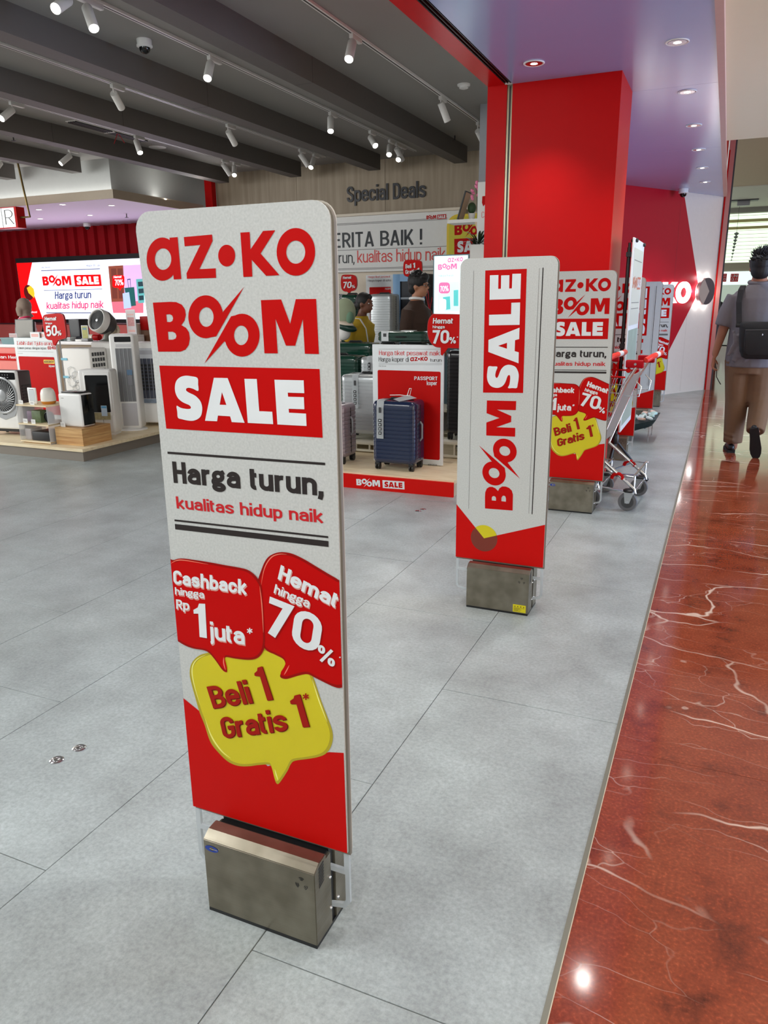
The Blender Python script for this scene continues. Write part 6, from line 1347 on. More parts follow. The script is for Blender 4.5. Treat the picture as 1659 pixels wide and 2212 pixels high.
def shoe(t, c, d, up, s=1.0, m=BLACK):
    """c heel-bottom point, d toe direction, up sole-to-ankle"""
    c, d, up = Vector(c), Vector(d).normalized(), Vector(up).normalized(); r = d.cross(up).normalized(); secs = []
    out = [(0, .030), (.03, .036), (.08, .036), (.13, .040), (.18, .044), (.22, .040), (.255, .028), (.27, .010)]
    L = [(x, w_) for x, w_ in out]; P = [(x, w_) for x, w_ in L]+[(x, -w_) for x, w_ in L[::-1]]
    b_ = loft_bm([[c+d*(x*s)+r*(w_*s)+up*(h*s) for x, w_ in P] for h in (0, .004, .02, .024)]); o = link('sole', b_, mat('black_sole', (14, 12, 12), .7), t)
    b_ = bmesh.new(); 
    for x, w_, h in ((.03, .03, .055), (.06, .033, .06), (.10, .034, .055), (.15, .037, .042), (.20, .036, .034), (.235, .028, .028)): ball(b_, c+d*(x*s)+up*(.022+h*.45)*s, (w_*s, .045*s, h*.62*s), Matrix((r, d, up)).transposed())
    o2 = link('shoe', fuse(b_, .007, 3), m, t)
shoe(t, (cx-.065, cy-.03, .0), (-.12, 1, 0), (0, 0, 1)); shoe(t, (cx+.085, cy-.275, .262), (.16, .26, -.93), (.0, .96, .27), 1.05)
b_ = bmesh.new(); hc = Vector((cx, cy+.02, 1.575))
ball(b_, hc+Vector((0, -.012, .028)), (.092, .108, .098)); ball(b_, hc+Vector((0, -.045, -.03)), (.078, .066, .075)); 
hr = link('hair', fuse(b_, .0045, 2), HAIRM, t)
random.seed(11); b_ = bmesh.new()
for k in range(150):
    a = random.uniform(0, 6.28); e = random.uniform(.15, 1.5); d = Vector((math.cos(a)*math.cos(e), math.sin(a)*math.cos(e), math.sin(e))); p = hc+Vector((d.x*.086, -.012+d.y*.10, .028+d.z*.09)); L = .018+.034*random.random()*max(0, d.z)
    tube_bm([p-d*.01, p+d*L*.5, p+(d+Vector((random.uniform(-.5, .5), random.uniform(-.3, .3), .25)))*L], .005, 5, bm=b_, rs=[.009, .006, .0008])
link('hair_tufts', b_, HAIRM, t, kind='stuff'); face(t, hc, (0, 1, 0), 1.02)

BAGM = mat('black_bag_cloth', (22, 22, 24), .7, noise=.2, nscale=20, bump=.4, bscale=80)
bt = thing('sling_bag', 'black cloth sling bag on the back of the walking man', 'bag', (cx+.07, cy-.19, .85))
secs = [[(cx+.075+x*kx, cy-.19+y*ky-.0, z) for x, y in rrect(.38, .09, .04, 5)] for z, kx, ky in ((.835, .62, .5), (.85, .78, .8), (.90, .9, 1), (1.0, .97, 1.05), (1.09, 1, .95), (1.125, .98, .8), (1.135, .94, .55))]
o = link('bag_body', loft_bm(secs), BAGM, bt); smooth(o.data, 60)
secs = [[(cx+.085+x*kx, cy-.243+y*ky, z) for x, y in rrect(.31, .03, .014, 4)] for z, kx, ky in ((.87, .8, .5), (.89, .95, 1), (1.0, 1, 1.1), (1.06, 1, .9), (1.07, .97, .5))]
o = link('front_pocket', loft_bm(secs), BAGM, bt); smooth(o.data, 60)
tube('zip', [(cx-.07, cy-.26, 1.072), (cx+.08, cy-.262, 1.075), (cx+.23, cy-.26, 1.072)], .004, DARKG, bt, seg=6); blob('zip_puller', cx+.06, cy-.268, 1.035, .005, .004, .010, ALU, bt)
def strap(name, pts, w_, th, m, t, nrm=(0, -1, 0)):
    b_ = bmesh.new(); P = [Vector(p) for p in pts]; prev = None; sec = []
    for i, p in enumerate(P):
        d = (P[min(i+1, len(P)-1)]-P[max(i-1, 0)]).normalized(); s_ = d.cross(Vector(nrm[i] if isinstance(nrm[0], tuple) else nrm)).normalized(); n_ = s_.cross(d).normalized()
        sec.append([p+s_*w_/2+n_*th/2, p-s_*w_/2+n_*th/2, p-s_*w_/2-n_*th/2, p+s_*w_/2-n_*th/2])
    return link(name, loft_bm(sec), m, t)
strap('strap', [(cx-.12, cy-.19, 1.11), (cx-.13, cy-.165, 1.20), (cx-.14, cy-.148, 1.29), (cx-.135, cy-.11, 1.39), (cx-.12, cy-.02, 1.425), (cx-.11, cy+.09, 1.37)], .042, .006, BAGM, bt, nrm=((0, -1, 0), (0, -1, 0), (0, -1, 0), (0, -.6, .8), (0, 0, 1), (0, 1, .3)))
box('buckle', cx-.145, cx-.095, cy-.20, cy-.188, 1.09, 1.125, BLACK, bt, bev=.003)
tag(tube('cable', [(cx-.275, cy+.02, .775), (cx-.255, cy+.03, .72), (cx-.25, cy+.0, .66), (cx-.225, cy-.02, .62), (cx-.21, cy-.03, .60)], .004, BLACK, seg=8), 'thin black cable hanging from the hand of the walking man', 'cable')
# ---- generic standing figure facing +x or any yaw (only the upper body shows, the rest is behind the display)
def person(label, x, y, H, f, skin, top, bottom, hairf, lean=.0, glasses=False, jacket=False, wide=1.0, scarf=None):
    s = H/1.70; f = Vector(f).normalized(); r = Vector((f.y, -f.x, 0)); t = thing('person', label, 'person', (x, y, 0))
    W_ = lambda a, b_, z: Vector((x, y, 0))+r*a*s+f*(b_+lean*max(0, z-.9))*s+Vector((0, 0, z*s))
    def er(bm, L, k=0): return loft_bm([[W_(cx+(rx+k)*math.cos(2*math.pi*i/20), cy+(ry+k)*math.sin(2*math.pi*i/20), z) for i in range(20)] for cx, cy, z, rx, ry in L], bm=bm)
    T = [(0, 0, .86, .155, .11), (0, 0, 1.0, .14*wide, .105*wide), (0, 0, 1.22, .175*wide, .12*wide), (0, -.01, 1.36, .165, .09), (0, -.01, 1.415, .085, .065), (0, 0, 1.47, .052, .055), (0, .012, 1.52, .05, .055)]
    b_ = bmesh.new(); er(b_, T); hc = W_(0, .03, 1.585); head(b_, hc, f, s)
    arms = []
    for sg in (-1, 1): A = [W_(sg*.18, 0, 1.35), W_(sg*.215, -.03, 1.07), W_(sg*.19, .14, .92)]; arms.append(A); limb(b_, A, [.05*s, .04*s, .026*s]); hand(b_, A[-1], f-Vector((0, 0, .2)), (0, 0, 1), -r*sg, s)
    for sg in (-1, 1): limb(b_, [W_(sg*.085, 0, .86), W_(sg*.09, .01, .47), W_(sg*.09, 0, .08)], [.085*s, .055*s, .038*s])
    link('body', fuse(b_, .009, 3), skin, t)
    b_ = bmesh.new(); er(b_, [(0, 0, .82, .185*wide, .14*wide)]+[(a, b2, z, rx*1.0+.028, ry+.028) for a, b2, z, rx, ry in T[1:4]]+[(0, -.01, 1.40, .11, .085), (0, 0, 1.44, .075, .072)])
    for A in arms: limb(b_, [A[0], A[0].lerp(A[1], .5), A[1] if jacket else A[0].lerp(A[1], .75)]+([A[1].lerp(A[2], .85)] if jacket else []), [.072*s, .070*s, .062*s if jacket else .068*s]+([.05*s] if jacket else []))
    link('jacket' if jacket else 'shirt', fuse(b_, .010, 4), top, t)
    b_ = bmesh.new(); er(b_, [(0, 0, .80, .17, .125), (0, 0, .92, .165, .12)])
    for sg in (-1, 1): limb(b_, [W_(sg*.085, 0, .84), W_(sg*.09, .01, .47), W_(sg*.09, 0, .09)], [.10*s, .075*s, .065*s])
    link('trousers', fuse(b_, .012, 3), bottom, t)
    for sg in (-1, 1): shoe(t, W_(sg*.09, -.06, 0), f, (0, 0, 1), s)
    if hairf: hairf(t, hc, f, r, s)
    face(t, hc, f, s, glasses=glasses); return t, hc, W_
def hair_bun(t, hc, f, r, s):
    Z = Vector((0, 0, 1)); rot = Matrix((r, f, Z)).transposed(); b_ = bmesh.new()
    ball(b_, hc-f*.022*s+Z*.034*s, (.086*s, .098*s, .098*s), rot); ball(b_, hc-f*.06*s-Z*.01*s, (.074*s, .055*s, .07*s), rot)
    ball(b_, hc-f*.115*s-Z*.015*s, (.05*s, .05*s, .045*s), rot); limb(b_, [hc-f*.12*s-Z*.01*s, hc-f*.165*s-Z*.05*s, hc-f*.175*s-Z*.11*s], [.04*s, .034*s, .012*s]); limb(b_, [hc+f*.05*s+Z*.10*s, hc+f*.085*s+Z*.07*s, hc+f*.082*s+Z*.04*s], [.02*s, .016*s, .004*s])
    link('hair', fuse(b_, .006, 2), HAIRM, t)
def hair_short(t, hc, f, r, s):
    Z = Vector((0, 0, 1)); rot = Matrix((r, f, Z)).transposed(); b_ = bmesh.new(); random.seed(21)
    ball(b_, hc-f*.02*s+Z*.045*s, (.092*s, .108*s, .10*s), rot); ball(b_, hc-f*.06*s-Z*.02*s, (.08*s, .058*s, .075*s), rot); ball(b_, hc+f*.055*s+Z*.085*s, (.07*s, .045*s, .04*s), rot)
    for k in range(46):
        a = random.uniform(0, 6.28); e = random.uniform(.35, 1.5); d = r*math.cos(a)*math.cos(e)+f*math.sin(a)*math.cos(e)+Z*math.sin(e); p = hc-f*.02*s+Z*.045*s+d*.085*s; limb(b_, [p, p+d*.02*s, p+(d+f*random.uniform(-.2, .8))*.032*s], [.010*s, .008*s, .002*s], 5)
    link('hair', fuse(b_, .0055, 1), HAIRM, t)
YC = mat('mustard_cloth', (202, 168, 44), .85, noise=.06, nscale=14, bump=.3, bscale=50); DK = mat('dark_trousers_cloth', (34, 34, 40), .85)
t, hc, W_ = person('woman in a mustard yellow shirt with tied dark hair, facing right behind the luggage', -3.17, 6.99, 1.405, (1, -.12, 0), mat('skin_deep', (122, 78, 60), .5), YC, DK, hair_bun, lean=.12, wide=1.12)
b_ = bmesh.new(); strap('shoulder_strap', [W_(.10, -.05, 1.42), W_(.12, .05, 1.41), W_(.13, .15, 1.3), W_(.10, .175, 1.15), W_(.04, .175, 1.0)], .02, .004, WHITE, t, nrm=((0, 0, 1), (0, 0, 1), (1, 0, .3), (1, 0, 0), (1, 0, 0)))
t, hc, W_ = person('young man with black hair and glasses in a dark brown jacket, facing right', -2.53, 6.97, 1.575, (1, -.10, 0), SKIN2, mat('brown_jacket_cloth', (62, 42, 32), .85, noise=.05, bump=.3, bscale=60), DK, hair_short, glasses=True, jacket=True)
tube('collar', [W_(.07*math.cos(a), .0+.068*math.sin(a), 1.452+.012*math.cos(a)) for a in [2*math.pi*i/18 for i in range(18)]], .013, WHITE, t, seg=8, closed=True)
# ---- cashier with headscarf behind the checkout counter
def hijab(t, hc, f, r, s):
    Z = Vector((0, 0, 1)); rot = Matrix((r, f, Z)).transposed(); b_ = bmesh.new()
    ball(b_, hc-f*.015*s+Z*.02*s, (.105*s, .118*s, .122*s), rot); limb(b_, [hc-Z*.03*s, hc-Z*.10*s-f*.01*s, hc-Z*.17*s], [.095*s, .085*s, .12*s]); limb(b_, [hc-f*.05*s, hc-f*.10*s-Z*.05*s, hc-f*.09*s-Z*.14*s], [.09*s, .06*s, .05*s])
    link('headscarf', fuse(b_, .007, 4), mat('taupe_scarf', (150, 132, 118), .85), t)
t, hc, W_ = person('cashier with a taupe headscarf and pale top behind the checkout counter at the far left', -8.42, 7.62, 1.40, (.25, 1, 0), SKIN2, mat('pale_pink_cloth', (222, 200, 200), .85), DK, hijab, jacket=True)
tube('lanyard', [W_(.11*math.cos(a), .0+.085*math.sin(a), 1.40+.03*math.cos(a)) for a in [2*math.pi*i/18 for i in range(18)]], .012, mat('pink_lanyard', (206, 40, 90), .6), t, seg=8, closed=True)
# ---- far person in front of the far shop
t, hc, W_ = person('distant person with a dark cap standing before the far shop front', at(1549, 630, 1, 19.0).x, 19.0, 1.52, (0, -1, 0), SKIN2, mat('dark_green_top', (44, 48, 44), .85), DK, hair_short, jacket=True)
# ================================================================ CHECKOUT ITEMS, TABLE ITEMS (small goods behind the left appliances)
CZ = .886
Y = 6.75; F = Pl((0, Y, 0)); q = F.px
def screen(lab, cx, w_, h_, y, z, tilt, rz=0, back=True):
    t = thing('monitor', lab, 'monitor', (cx, y, z), rz)
    b_ = bbox_bm(-w_/2, w_/2, -.012, .012, .04, .04+h_, .004); o = link('case', b_, BLACK, t, world=False); b2 = bbox_bm(-w_/2+.015, w_/2-.015, -.0135, -.012, .055, .04+h_-.012); p = link('back_panel' if back else 'display', b2, mat('monitor_back', (132, 128, 120), .5) if back else BLKG, t, world=False)
    if tilt: 
        for m_ in (o, p): m_.data.transform(Matrix.Rotation(tilt, 4, 'X'))
    box('stand', -.02, .02, .0, .03, .0, .08, BLACK, t, world=False); box('foot', -.07, .07, -.05, .07, 0, .008, BLACK, t, world=False); return t
a = q(50, 705); screen('checkout monitor seen from behind with grey back, before the cashier', a[0], .30, .24, Y, CZ, -.12)
a = q(78, 700); screen('dark tilted touch screen right of the checkout monitor', a[0]+.03, .20, .19, 6.85, CZ, -.5, .2, False)
TG = mat('teal_grey_plastic', (112, 140, 144), .5); bx0 = Pl((0, 6.62, 0)).px(40, 730)[0]
t = thing('storage_bin', 'teal grey plastic bin on the checkout counter just left of the fan poster', 'bin', (bx0, 6.62, CZ))
o = link('bin_body', loft_bm([[(x+bx0, y+6.60, z) for x, y in rrect(.40*k, .16*k, .02, 3)] for z, k in ((CZ, .9), (CZ+.07, 1.0))]), TG, t); smooth(o.data, 40)
t.location = (bx0, 6.62, CZ); box('bin_rim', bx0-.21, bx0+.21, 6.518, 6.682, CZ+.062, CZ+.075, TG, t)
def info_card(lab, px, py, w_, h_, y, z, m, prints):
    c = Pl((0, y, 0)).px(px, py)[0]; t = thing('sign_holder', lab, 'sign holder', (c, y, z))
    box('holder', c-w_/2, c+w_/2, y, y+.004, z, z+h_, mat('clear_holder', (222, 224, 226), .2, alpha=.8), t); box('foot', c-w_/2, c+w_/2, y-.02, y+.05, z, z+.004, WHITE, t)
    FF_ = Pl((0, y, 0)); FF_.rect('print', c-w_/2+.008, z+.02, c+w_/2-.008, z+h_-.008, m, t, .0008)
    for i, (v, hh, mm) in enumerate(prints): FF_.rect('print', c-w_/2+.02, z+h_*v, c+w_/2-.02, z+h_*(v+hh), mm, t, .0014)
    return t
PKP = mat('pale_rose_print', (222, 170, 164), .5)
info_card('small clear sign holder with rose card left of the monitor back', 27, 715, .13, .12, 6.62, CZ, mat('card_rose_grey', (190, 160, 158), .5), [(.3, .3, BROWN)])
info_card('clear sign holder with rose banner card between monitor and red bubble', 74, 715, .15, .14, 6.6, CZ, WHP, [(.6, .25, PKP)]); info_card('clear sign holder with rose banner card directly left of the red bubble', 88, 715, .12, .14, 6.62, CZ, WHP, [(.6, .25, PKP)])
TZ = .923
info_card('small framed olive green picture card on the white counter', 184, 722, .10, .175, 6.72, TZ, mat('olive_print', (160, 158, 84), .5, noise=.4, nscale=40), [(.72, .14, mat('slate_print', (96, 130, 140), .5))])
info_card('tall clear sign holder with pink price sheet right of the fan', 283, 695, .13, .27, 6.72, TZ+.075, mat('sheet_pale', (206, 196, 198), .5), [(.35, .35, mat('sheet_grey_rose', (190, 130, 130), .5, noise=.4, nscale=60)), (.12, .08, PKP), (.78, .05, PKP)])
t = thing('riser_box', 'white box riser under the tall price sheet', 'box', (Pl((0, 6.76, 0)).px(285, 720)[0], 6.76, TZ)); c = t.location.x; box('body', c-.09, c+.09, 6.69, 6.85, TZ, TZ+.075, WHITEM, t, bev=.003); box('lid_line', c-.091, c+.091, 6.689, 6.851, TZ+.055, TZ+.057, MIDG, t)
F7 = Pl((0, 6.9, 0)); q = F7.px
c = q(160, 705)[0]; t = thing('speaker_box', 'black rectangular speaker on the counter right of the red bubble', 'speaker', (c, 6.95, TZ)); box('body', c-.08, c+.08, 6.9, 7.05, TZ, TZ+.24, mat('charcoal_box', (48, 46, 52), .5), t, bev=.006); F7.rect('grille', c-.065, TZ+.02, c+.065, TZ+.22, DARKG, t, .001)
c = q(178, 712)[0]; t = thing('card_reader', 'small dark card terminal tilted beside the black speaker', 'terminal', (c, 6.85, TZ), .5); o = link('body', bbox_bm(-.04, .04, -.05, .05, .0, .045, .006), mat('ink_plastic', (36, 36, 48), .4), t, world=False); o2 = link('display', bbox_bm(-.03, .03, -.01, .04, .045, .047), BLKG, t, world=False)
random.seed(8)
cols = [((200, 205, 205), 'white'), ((90, 110, 110), 'slate grey'), ((150, 170, 168), 'pale teal')]
for i, (px_, (c_, nm)) in enumerate(zip((152, 159, 166, 172), cols+[cols[0]])):
    c = q(px_, 728)[0]
    for k in range(2):
        z0 = TZ+.022*k; tag(box('folded_cloth', c-.055, c+.055, 6.70, 6.80, z0, z0+.020, mat('cloth_%d' % c_[0], c_, .9), bev=.008, seg=3), '%s folded cloth on the counter, %s, %s in the row' % (nm, ('lower one', 'upper one')[k], ('leftmost', 'second', 'third', 'rightmost')[i]), 'cloth', 'folded cloths on the counter')
c = q(150, 731)[0]; tag(box('yellow_case', c-.035, c+.035, 6.62, 6.68, TZ, TZ+.05, mat('lemon_plastic', (236, 214, 20), .4), bev=.01, seg=3), 'small bright yellow case on the counter above the white air conditioner', 'case')
c = q(207, 718)[0]; t = thing('toy_tube', 'red and cream rounded bolster on the counter left of the fan mount', 'bolster', (c, 6.86, TZ)); lathe('red_end', [(.02, 0), (.035, .01), (.035, .09)], (c+.0, 6.86, TZ+.036), REDP, t, axis=(1, 0, 0), seg=20); lathe('cream_end', [(.035, 0), (.034, .07), (.015, .08)], (c, 6.86, TZ+.036), CRM, t, axis=(-1, 0, 0), seg=20)
for i, (px_, w_) in enumerate(((203, 734), (216, 736))):
    c = q(px_, 733)[0]; tag(box('flat_box', c-.05, c+.05, 6.66, 6.74, TZ, TZ+.022+.01*i, (WHITEM, MIDG)[i], bev=.003), ('flat white carton on the counter left of the tower fan top', 'flat grey carton on the counter beside the tower fan top')[i], 'box')
# cream table fan and photo box at right end
c = q(262, 712); t = thing('table_fan', 'cream round table fan beside the tower cooler on the counter', 'fan', (c[0], 6.80, TZ)); CR2 = mat('cream_plastic', (226, 214, 190), .45)
lathe('ring', [(.072, 0), (.078, .01), (.078, .03), (.068, .035), (.064, .02)], (c[0], 6.80, TZ+.12), CR2, t, axis=(0, -1, 0), seg=32); lathe('hub', [(.022, .02), (.02, .034), (.001, .036)], (c[0], 6.80, TZ+.12), CR2, t, axis=(0, -1, 0), seg=20)
for i in range(12): a_ = math.pi*i/6; tube('spoke', [(c[0], 6.776, TZ+.12), (c[0]+.067*math.cos(a_), 6.778, TZ+.12+.067*math.sin(a_))], .0025, CR2, t, seg=5)
tube('stem', [(c[0], 6.82, TZ+.06), (c[0], 6.83, TZ+.01)], .012, CR2, t, seg=10); lathe('base', [(.05, 0), (.05, .01), (.02, .016)], (c[0], 6.83, TZ), CR2, t, seg=24)
c = q(291, 715); t = thing('product_box', 'cream carton with printed ring picture right of the table fan', 'box', (c[0], 6.88, TZ)); box('body', c[0]-.09, c[0]+.07, 6.88, 7.0, TZ, TZ+.19, mat('cream_carton', (222, 212, 196), .6), t); Pl((0, 6.88, 0)).shape('print', [[ell(c[0]+.0, TZ+.09, .045, .055, 24), ell(c[0]+.0, TZ+.09, .028, .036, 24)]], mat('sand_ring_print', (196, 182, 160), .6), t, .001)
c = q(318, 705); t = thing('storage_box', 'red box with brown lower part on the counter next to the big sign', 'box', (c[0], 6.9, TZ)); box('lid', c[0]-.1, c[0]+.12, 6.9, 7.1, TZ+.12, TZ+.27, REDP, t, bev=.006); box('body', c[0]-.1, c[0]+.12, 6.905, 7.1, TZ, TZ+.118, mat('brown_card', (120, 84, 62), .6), t)
box_back = thing('wall_shelf', 'salmon low partition behind the counter under the LED screen', 'partition', (-9.0, 10.0, 0)); box('panel', -11.8, -7.4, 10.0, 10.1, 0, 1.0, mat('salmon_paint', (206, 96, 90), .6), box_back); box('cap', -11.8, -7.4, 9.98, 10.12, 1.0, 1.02, mat('dark_cap', (70, 20, 30), .5), box_back)
# ================================================================ SHOPPING TROLLEYS
def trolley(lab, ox, oy, rz, group):
    t = thing('shopping_trolley', lab, 'trolley', (ox, oy, 0), rz, group); kw = dict(world=False)
    # local: x forward (front = -x), y across, handle at +x
    hw = .225
    for sg in (-1, 1):
        y = sg*hw
        tube('side_frame', [(.12, y, .93), (.06, y, .82), (-.10, y*.97, .36), (-.06, y*.97, .33), (.16, y*.98, .15), (.17, y*.98, .125), (-.55, y*.80, .17)], .011, CHROME, t, seg=8, **kw)
        tube('chassis_bar', [(.16, y*.98, .24), (.16, y*.98, .125), (-.2, y*.92, .125), (-.2, y*.92, .24), (.18, y*.98, .24)], .006, CHROME, t, seg=6, **kw)
        # casters
        for (x, yy) in ((.13, y*.96), (-.55, y*.80)):
            lathe('caster_cap', [(.038, 0), (.038, .012), (.026, .018), (.012, .020)], (x, yy, .127-.0), BLACK, t, seg=20, **kw)
            for fy in (-.021, .017):
                fb = bmesh.new(); fa = [(x-.020, yy+fy, .052), (x+.008, yy+fy, .052), (x+.034, yy+fy, .130), (x-.030, yy+fy, .130)]; loft_bm([fa, [(a_[0], a_[1]+.004, a_[2]) for a_ in fa]], bm=fb); link('fork', fb, ALU, t, world=False)
            w0 = lathe('wheel', [(.030, -.013), (.058, -.012), (.060, -.008), (.060, .008), (.058, .012), (.030, .013)], (x-.005, yy, .0605), RUB, t, axis=(0, 1, 0), seg=32, **kw); lathe('wheel_rim', [(.028, -.0145), (.040, -.014), (.040, .014), (.028, .0145)], (x-.005, yy, .0605), DARKG, w0, axis=(0, 1, 0), seg=24, **kw); lathe('axle', [(.010, -.022), (.010, .022)], (x-.005, yy, .0605), CHROME, w0, axis=(0, 1, 0), seg=12, **kw)
        for k in range(3): lathe('red_clip', [(.013, -.01), (.016, 0), (.013, .01)], (.07-.09*k-.01*(k > 0), y, (.90, .62, .40)[k]), REDP, t, axis=(0, 1, 0), seg=12, **kw)
        tube('red_bumper', arc((.05, y*.98, .205), .035, 0, math.pi, 8), .012, REDP, t, seg=8, **kw)
        o = box('handle_bracket', .05, .16, y-.012, y+.012, .915, .965, mat('deep_red_plastic', (170, 14, 26), .3), t, bev=.01, seg=3, **kw); lathe('bolt', [(.008, -.016), (.008, .016)], (.11, y, .94), CHROME, o, axis=(0, 1, 0), seg=12, **kw)
    tube('handle', [(.17, -hw-.01, .965), (.20, -hw+.03, .985), (.20, hw-.03, .985), (.17, hw+.01, .965)], .017, mat('coral_red_plastic', (228, 66, 56), .3), t, seg=14, **kw)
    tube('handle_label', [(.20, -.06, .985), (.20, .06, .985)], .0178, WHITE, t, seg=14, **kw)
    # basket: rims + wires
    F_ = lambda x, y, z: (x, y, z)
    levels = [(.86, .06, -.62, .26, .20), (.76, .03, -.60, .255, .195), (.64, .0, -.585, .25, .19), (.52, -.045, -.57, .24, .185), (.42, -.09, -.55, .23, .18)]
    for i, (z, xb, xf, yb, yf) in enumerate(levels):
        tube('basket_rim' if i == 0 else 'basket_wire', [(xb, -yb, z), (xf, -yf, z-.0), (xf, yf, z), (xb, yb, z)], .006 if i == 0 else .003, REDP if i == 0 else CHROME, t, seg=6, **kw)
    n = 15; wires = bmesh.new()
    for sg in (-1, 1):
        for k in range(n): f = k/(n-1); a, b2 = levels[0], levels[-1]; tube_bm([(a[1]+(a[2]-a[1])*f, sg*(a[3]+(a[4]-a[3])*f), a[0]), (b2[1]+(b2[2]-b2[1])*f, sg*(b2[3]+(b2[4]-b2[3])*f), b2[0])], .0022, 5, bm=wires)
    for k in range(11):
        f = -1+2*k/10; a, b2 = levels[0], levels[-1]; tube_bm([(a[2], f*a[4], a[0]), (b2[2], f*b2[4], b2[0]), (b2[1], f*b2[3], b2[0])], .0022, 5, bm=wires)
    o = link('basket_wires', wires, CHROME, t, world=False, kind='stuff')
    gp = bmesh.new()
    secs = [[(.075, -.2, .86), (.075, .2, .86), (.083, .2, .86), (.083, -.2, .86)], [(-.085, -.19, .42), (-.085, .19, .42), (-.077, .19, .42), (-.077, -.19, .42)]]
    link('rear_gate', loft_bm(secs, bm=gp), mat('gate_plastic', (140, 132, 122), .5), t, world=False)
    tube('seat_loop', [(.11, -.2, .84), (.15, -.2, .80), (.14, -.2, .74), (.05, -.2, .74)], .004, CHROME, t, seg=6, **kw); tube('seat_loop', [(.11, .2, .84), (.15, .2, .80), (.14, .2, .74), (.05, .2, .74)], .004, CHROME, t, seg=6, **kw)
    for z, y_ in ((.24, .25), (.125, .25)): tube('cross_bar', [(.16, -y_, z), (.16, y_, z)], .007, CHROME, t, seg=8, **kw)
    return t
tr1 = trolley('shopping trolley with red handle nearest the corridor, between third sign and poster pole', -.39, 5.19, -.06, 'nested shopping trolleys')
dup(tr1, (-.62, 5.205, 0), -.06, label='shopping trolley nested inside the other one, farther left behind the third sign')
# ================================================================ TRIPOD POSTER
Y0, Y1, XP = 5.50, 6.16, -.415
t = thing('tripod_poster', 'tall white-edged poster panel clipped to a black tripod, seen edge on beside the trolleys', 'poster stand', (-.46, 5.85, 0))
box('panel', XP-.012, XP, Y0, Y1, .42, 1.72, WHP, t, bev=.002)
FPp = Pl((XP, 0, 0), (0, 1, 0)); 
FPp.rect('print', Y0+.03, .46, Y1-.03, 1.12, mat('sage_print', (150, 168, 158), .3, noise=.3, nscale=8), t, .0008); FPp.rect('print', Y0+.03, 1.15, Y1-.03, 1.66, mat('pale_sheet', (206, 208, 196), .3), t, .0008)
boomsale(FPp, (Y0+.08, 1.40), (Y1-.08, 1.40), .07, mat('faded_red_print', (196, 120, 96), .5), mat('faded_red_print', (196, 120, 96), .5), WHP, t, .0012)
for z in (1.58, 1.30, 1.26): FPp.rect('rule', Y0+.08, z, Y1-.1, z+.005, GREYP, t, .0012)
for y in (Y0+.08, Y1-.08):
    for dx in (.008, -.020): blob('clip', XP+dx, y, 1.705, .010, .018, .014, BLACK, t)
cyl('pole', (XP-.035, 5.55, .30), (XP-.035, 5.55, 1.66), .0125, BLACK, t, seg=14); cyl('inner_pole', (XP-.035, 5.55, 1.2), (XP-.035, 5.55, 1.69), .009, BLACK, t, seg=12)
box('back_bracket', XP-.05, XP-.012, 5.52, 5.60, 1.0, 1.03, BLACK, t); box('back_bracket', XP-.05, XP-.012, 5.52, 5.60, 1.6, 1.63, BLACK, t)
hub = (XP-.035, 5.55, .36); lathe('hub', [(.022, -.03), (.026, -.02), (.026, .03), (.02, .04)], hub, BLACK, t, seg=16)
for (fx, fy) in ((-.235, 5.86), (-.50, 5.44), (-.53, 5.95)):
    lg = tube('leg', [hub, (hub[0]+(fx-hub[0])*.98, hub[1]+(fy-hub[1])*.98, .018)], .010, BLACK, t, seg=10); m_ = Vector(hub).lerp(Vector((fx, fy, .01)), .55); tube('brace', [(hub[0], hub[1], .14), tuple(m_)], .005, BLACK, t, seg=6)
    tube('rubber_foot', [Vector(hub).lerp(Vector((fx, fy, .012)), .90), (fx, fy, .014)], .014, BLACK, lg, seg=10)
# ================================================================ LOW BASKET STAND FAR BEHIND
t = thing('goods_tray', 'tilted dark tray heaped with white packets on a wire stand by the far signs', 'tray', (-.50, 7.75, 0))
TR = mat('dark_teal_tray', (30, 48, 50), .5)
b_ = loft_bm([[(-.50+x*k, 7.75+y*k, z+x*.28) for x, y in rrect(.36, .52, .03, 3)] for z, k in ((.11, .8), (.17, 1.0), (.18, 1.02))]); o = link('tray', b_, TR, t); smooth(o.data, 40)
tube('wire_leg', [(-.38, 7.55, .005), (-.38, 7.55, .15), (-.62, 7.55, .08), (-.62, 7.55, .005)], .005, CHROME, t, seg=6); tube('wire_leg', [(-.38, 7.95, .005), (-.38, 7.95, .15), (-.62, 7.95, .08), (-.62, 7.95, .005)], .005, CHROME, t, seg=6)
random.seed(5)
PK = [mat('packet_white', (220, 232, 230), .4), mat('packet_mint', (190, 222, 214), .4), mat('packet_peach', (226, 190, 172), .5)]
k = 0
for i in range(4):
    for j in range(6):
        x = -.63+.085*i+random.uniform(-.01, .01); y = 7.55+.08*j+random.uniform(-.01, .01); z = .20+(x+.5)*.28+random.uniform(0, .02)
        b_ = bbox_bm(-.030, .030, -.026, .026, -.012, .012, .007); rr = Matrix.Rotation(random.uniform(-.5, .5), 4, 'X') @ Matrix.Rotation(random.uniform(-.5, .5), 4, 'Y') @ Matrix.Rotation(random.uniform(0, 3), 4, 'Z')
        o = link('packet', b_, PK[k % 5 % 3], None); o.data.transform(rr); o.location = (x, y, z); smooth(o.data, 50); tag(o, 'small glossy packet heaped in the tilted dark tray', 'packet', 'packets heaped in the tray'); k += 1
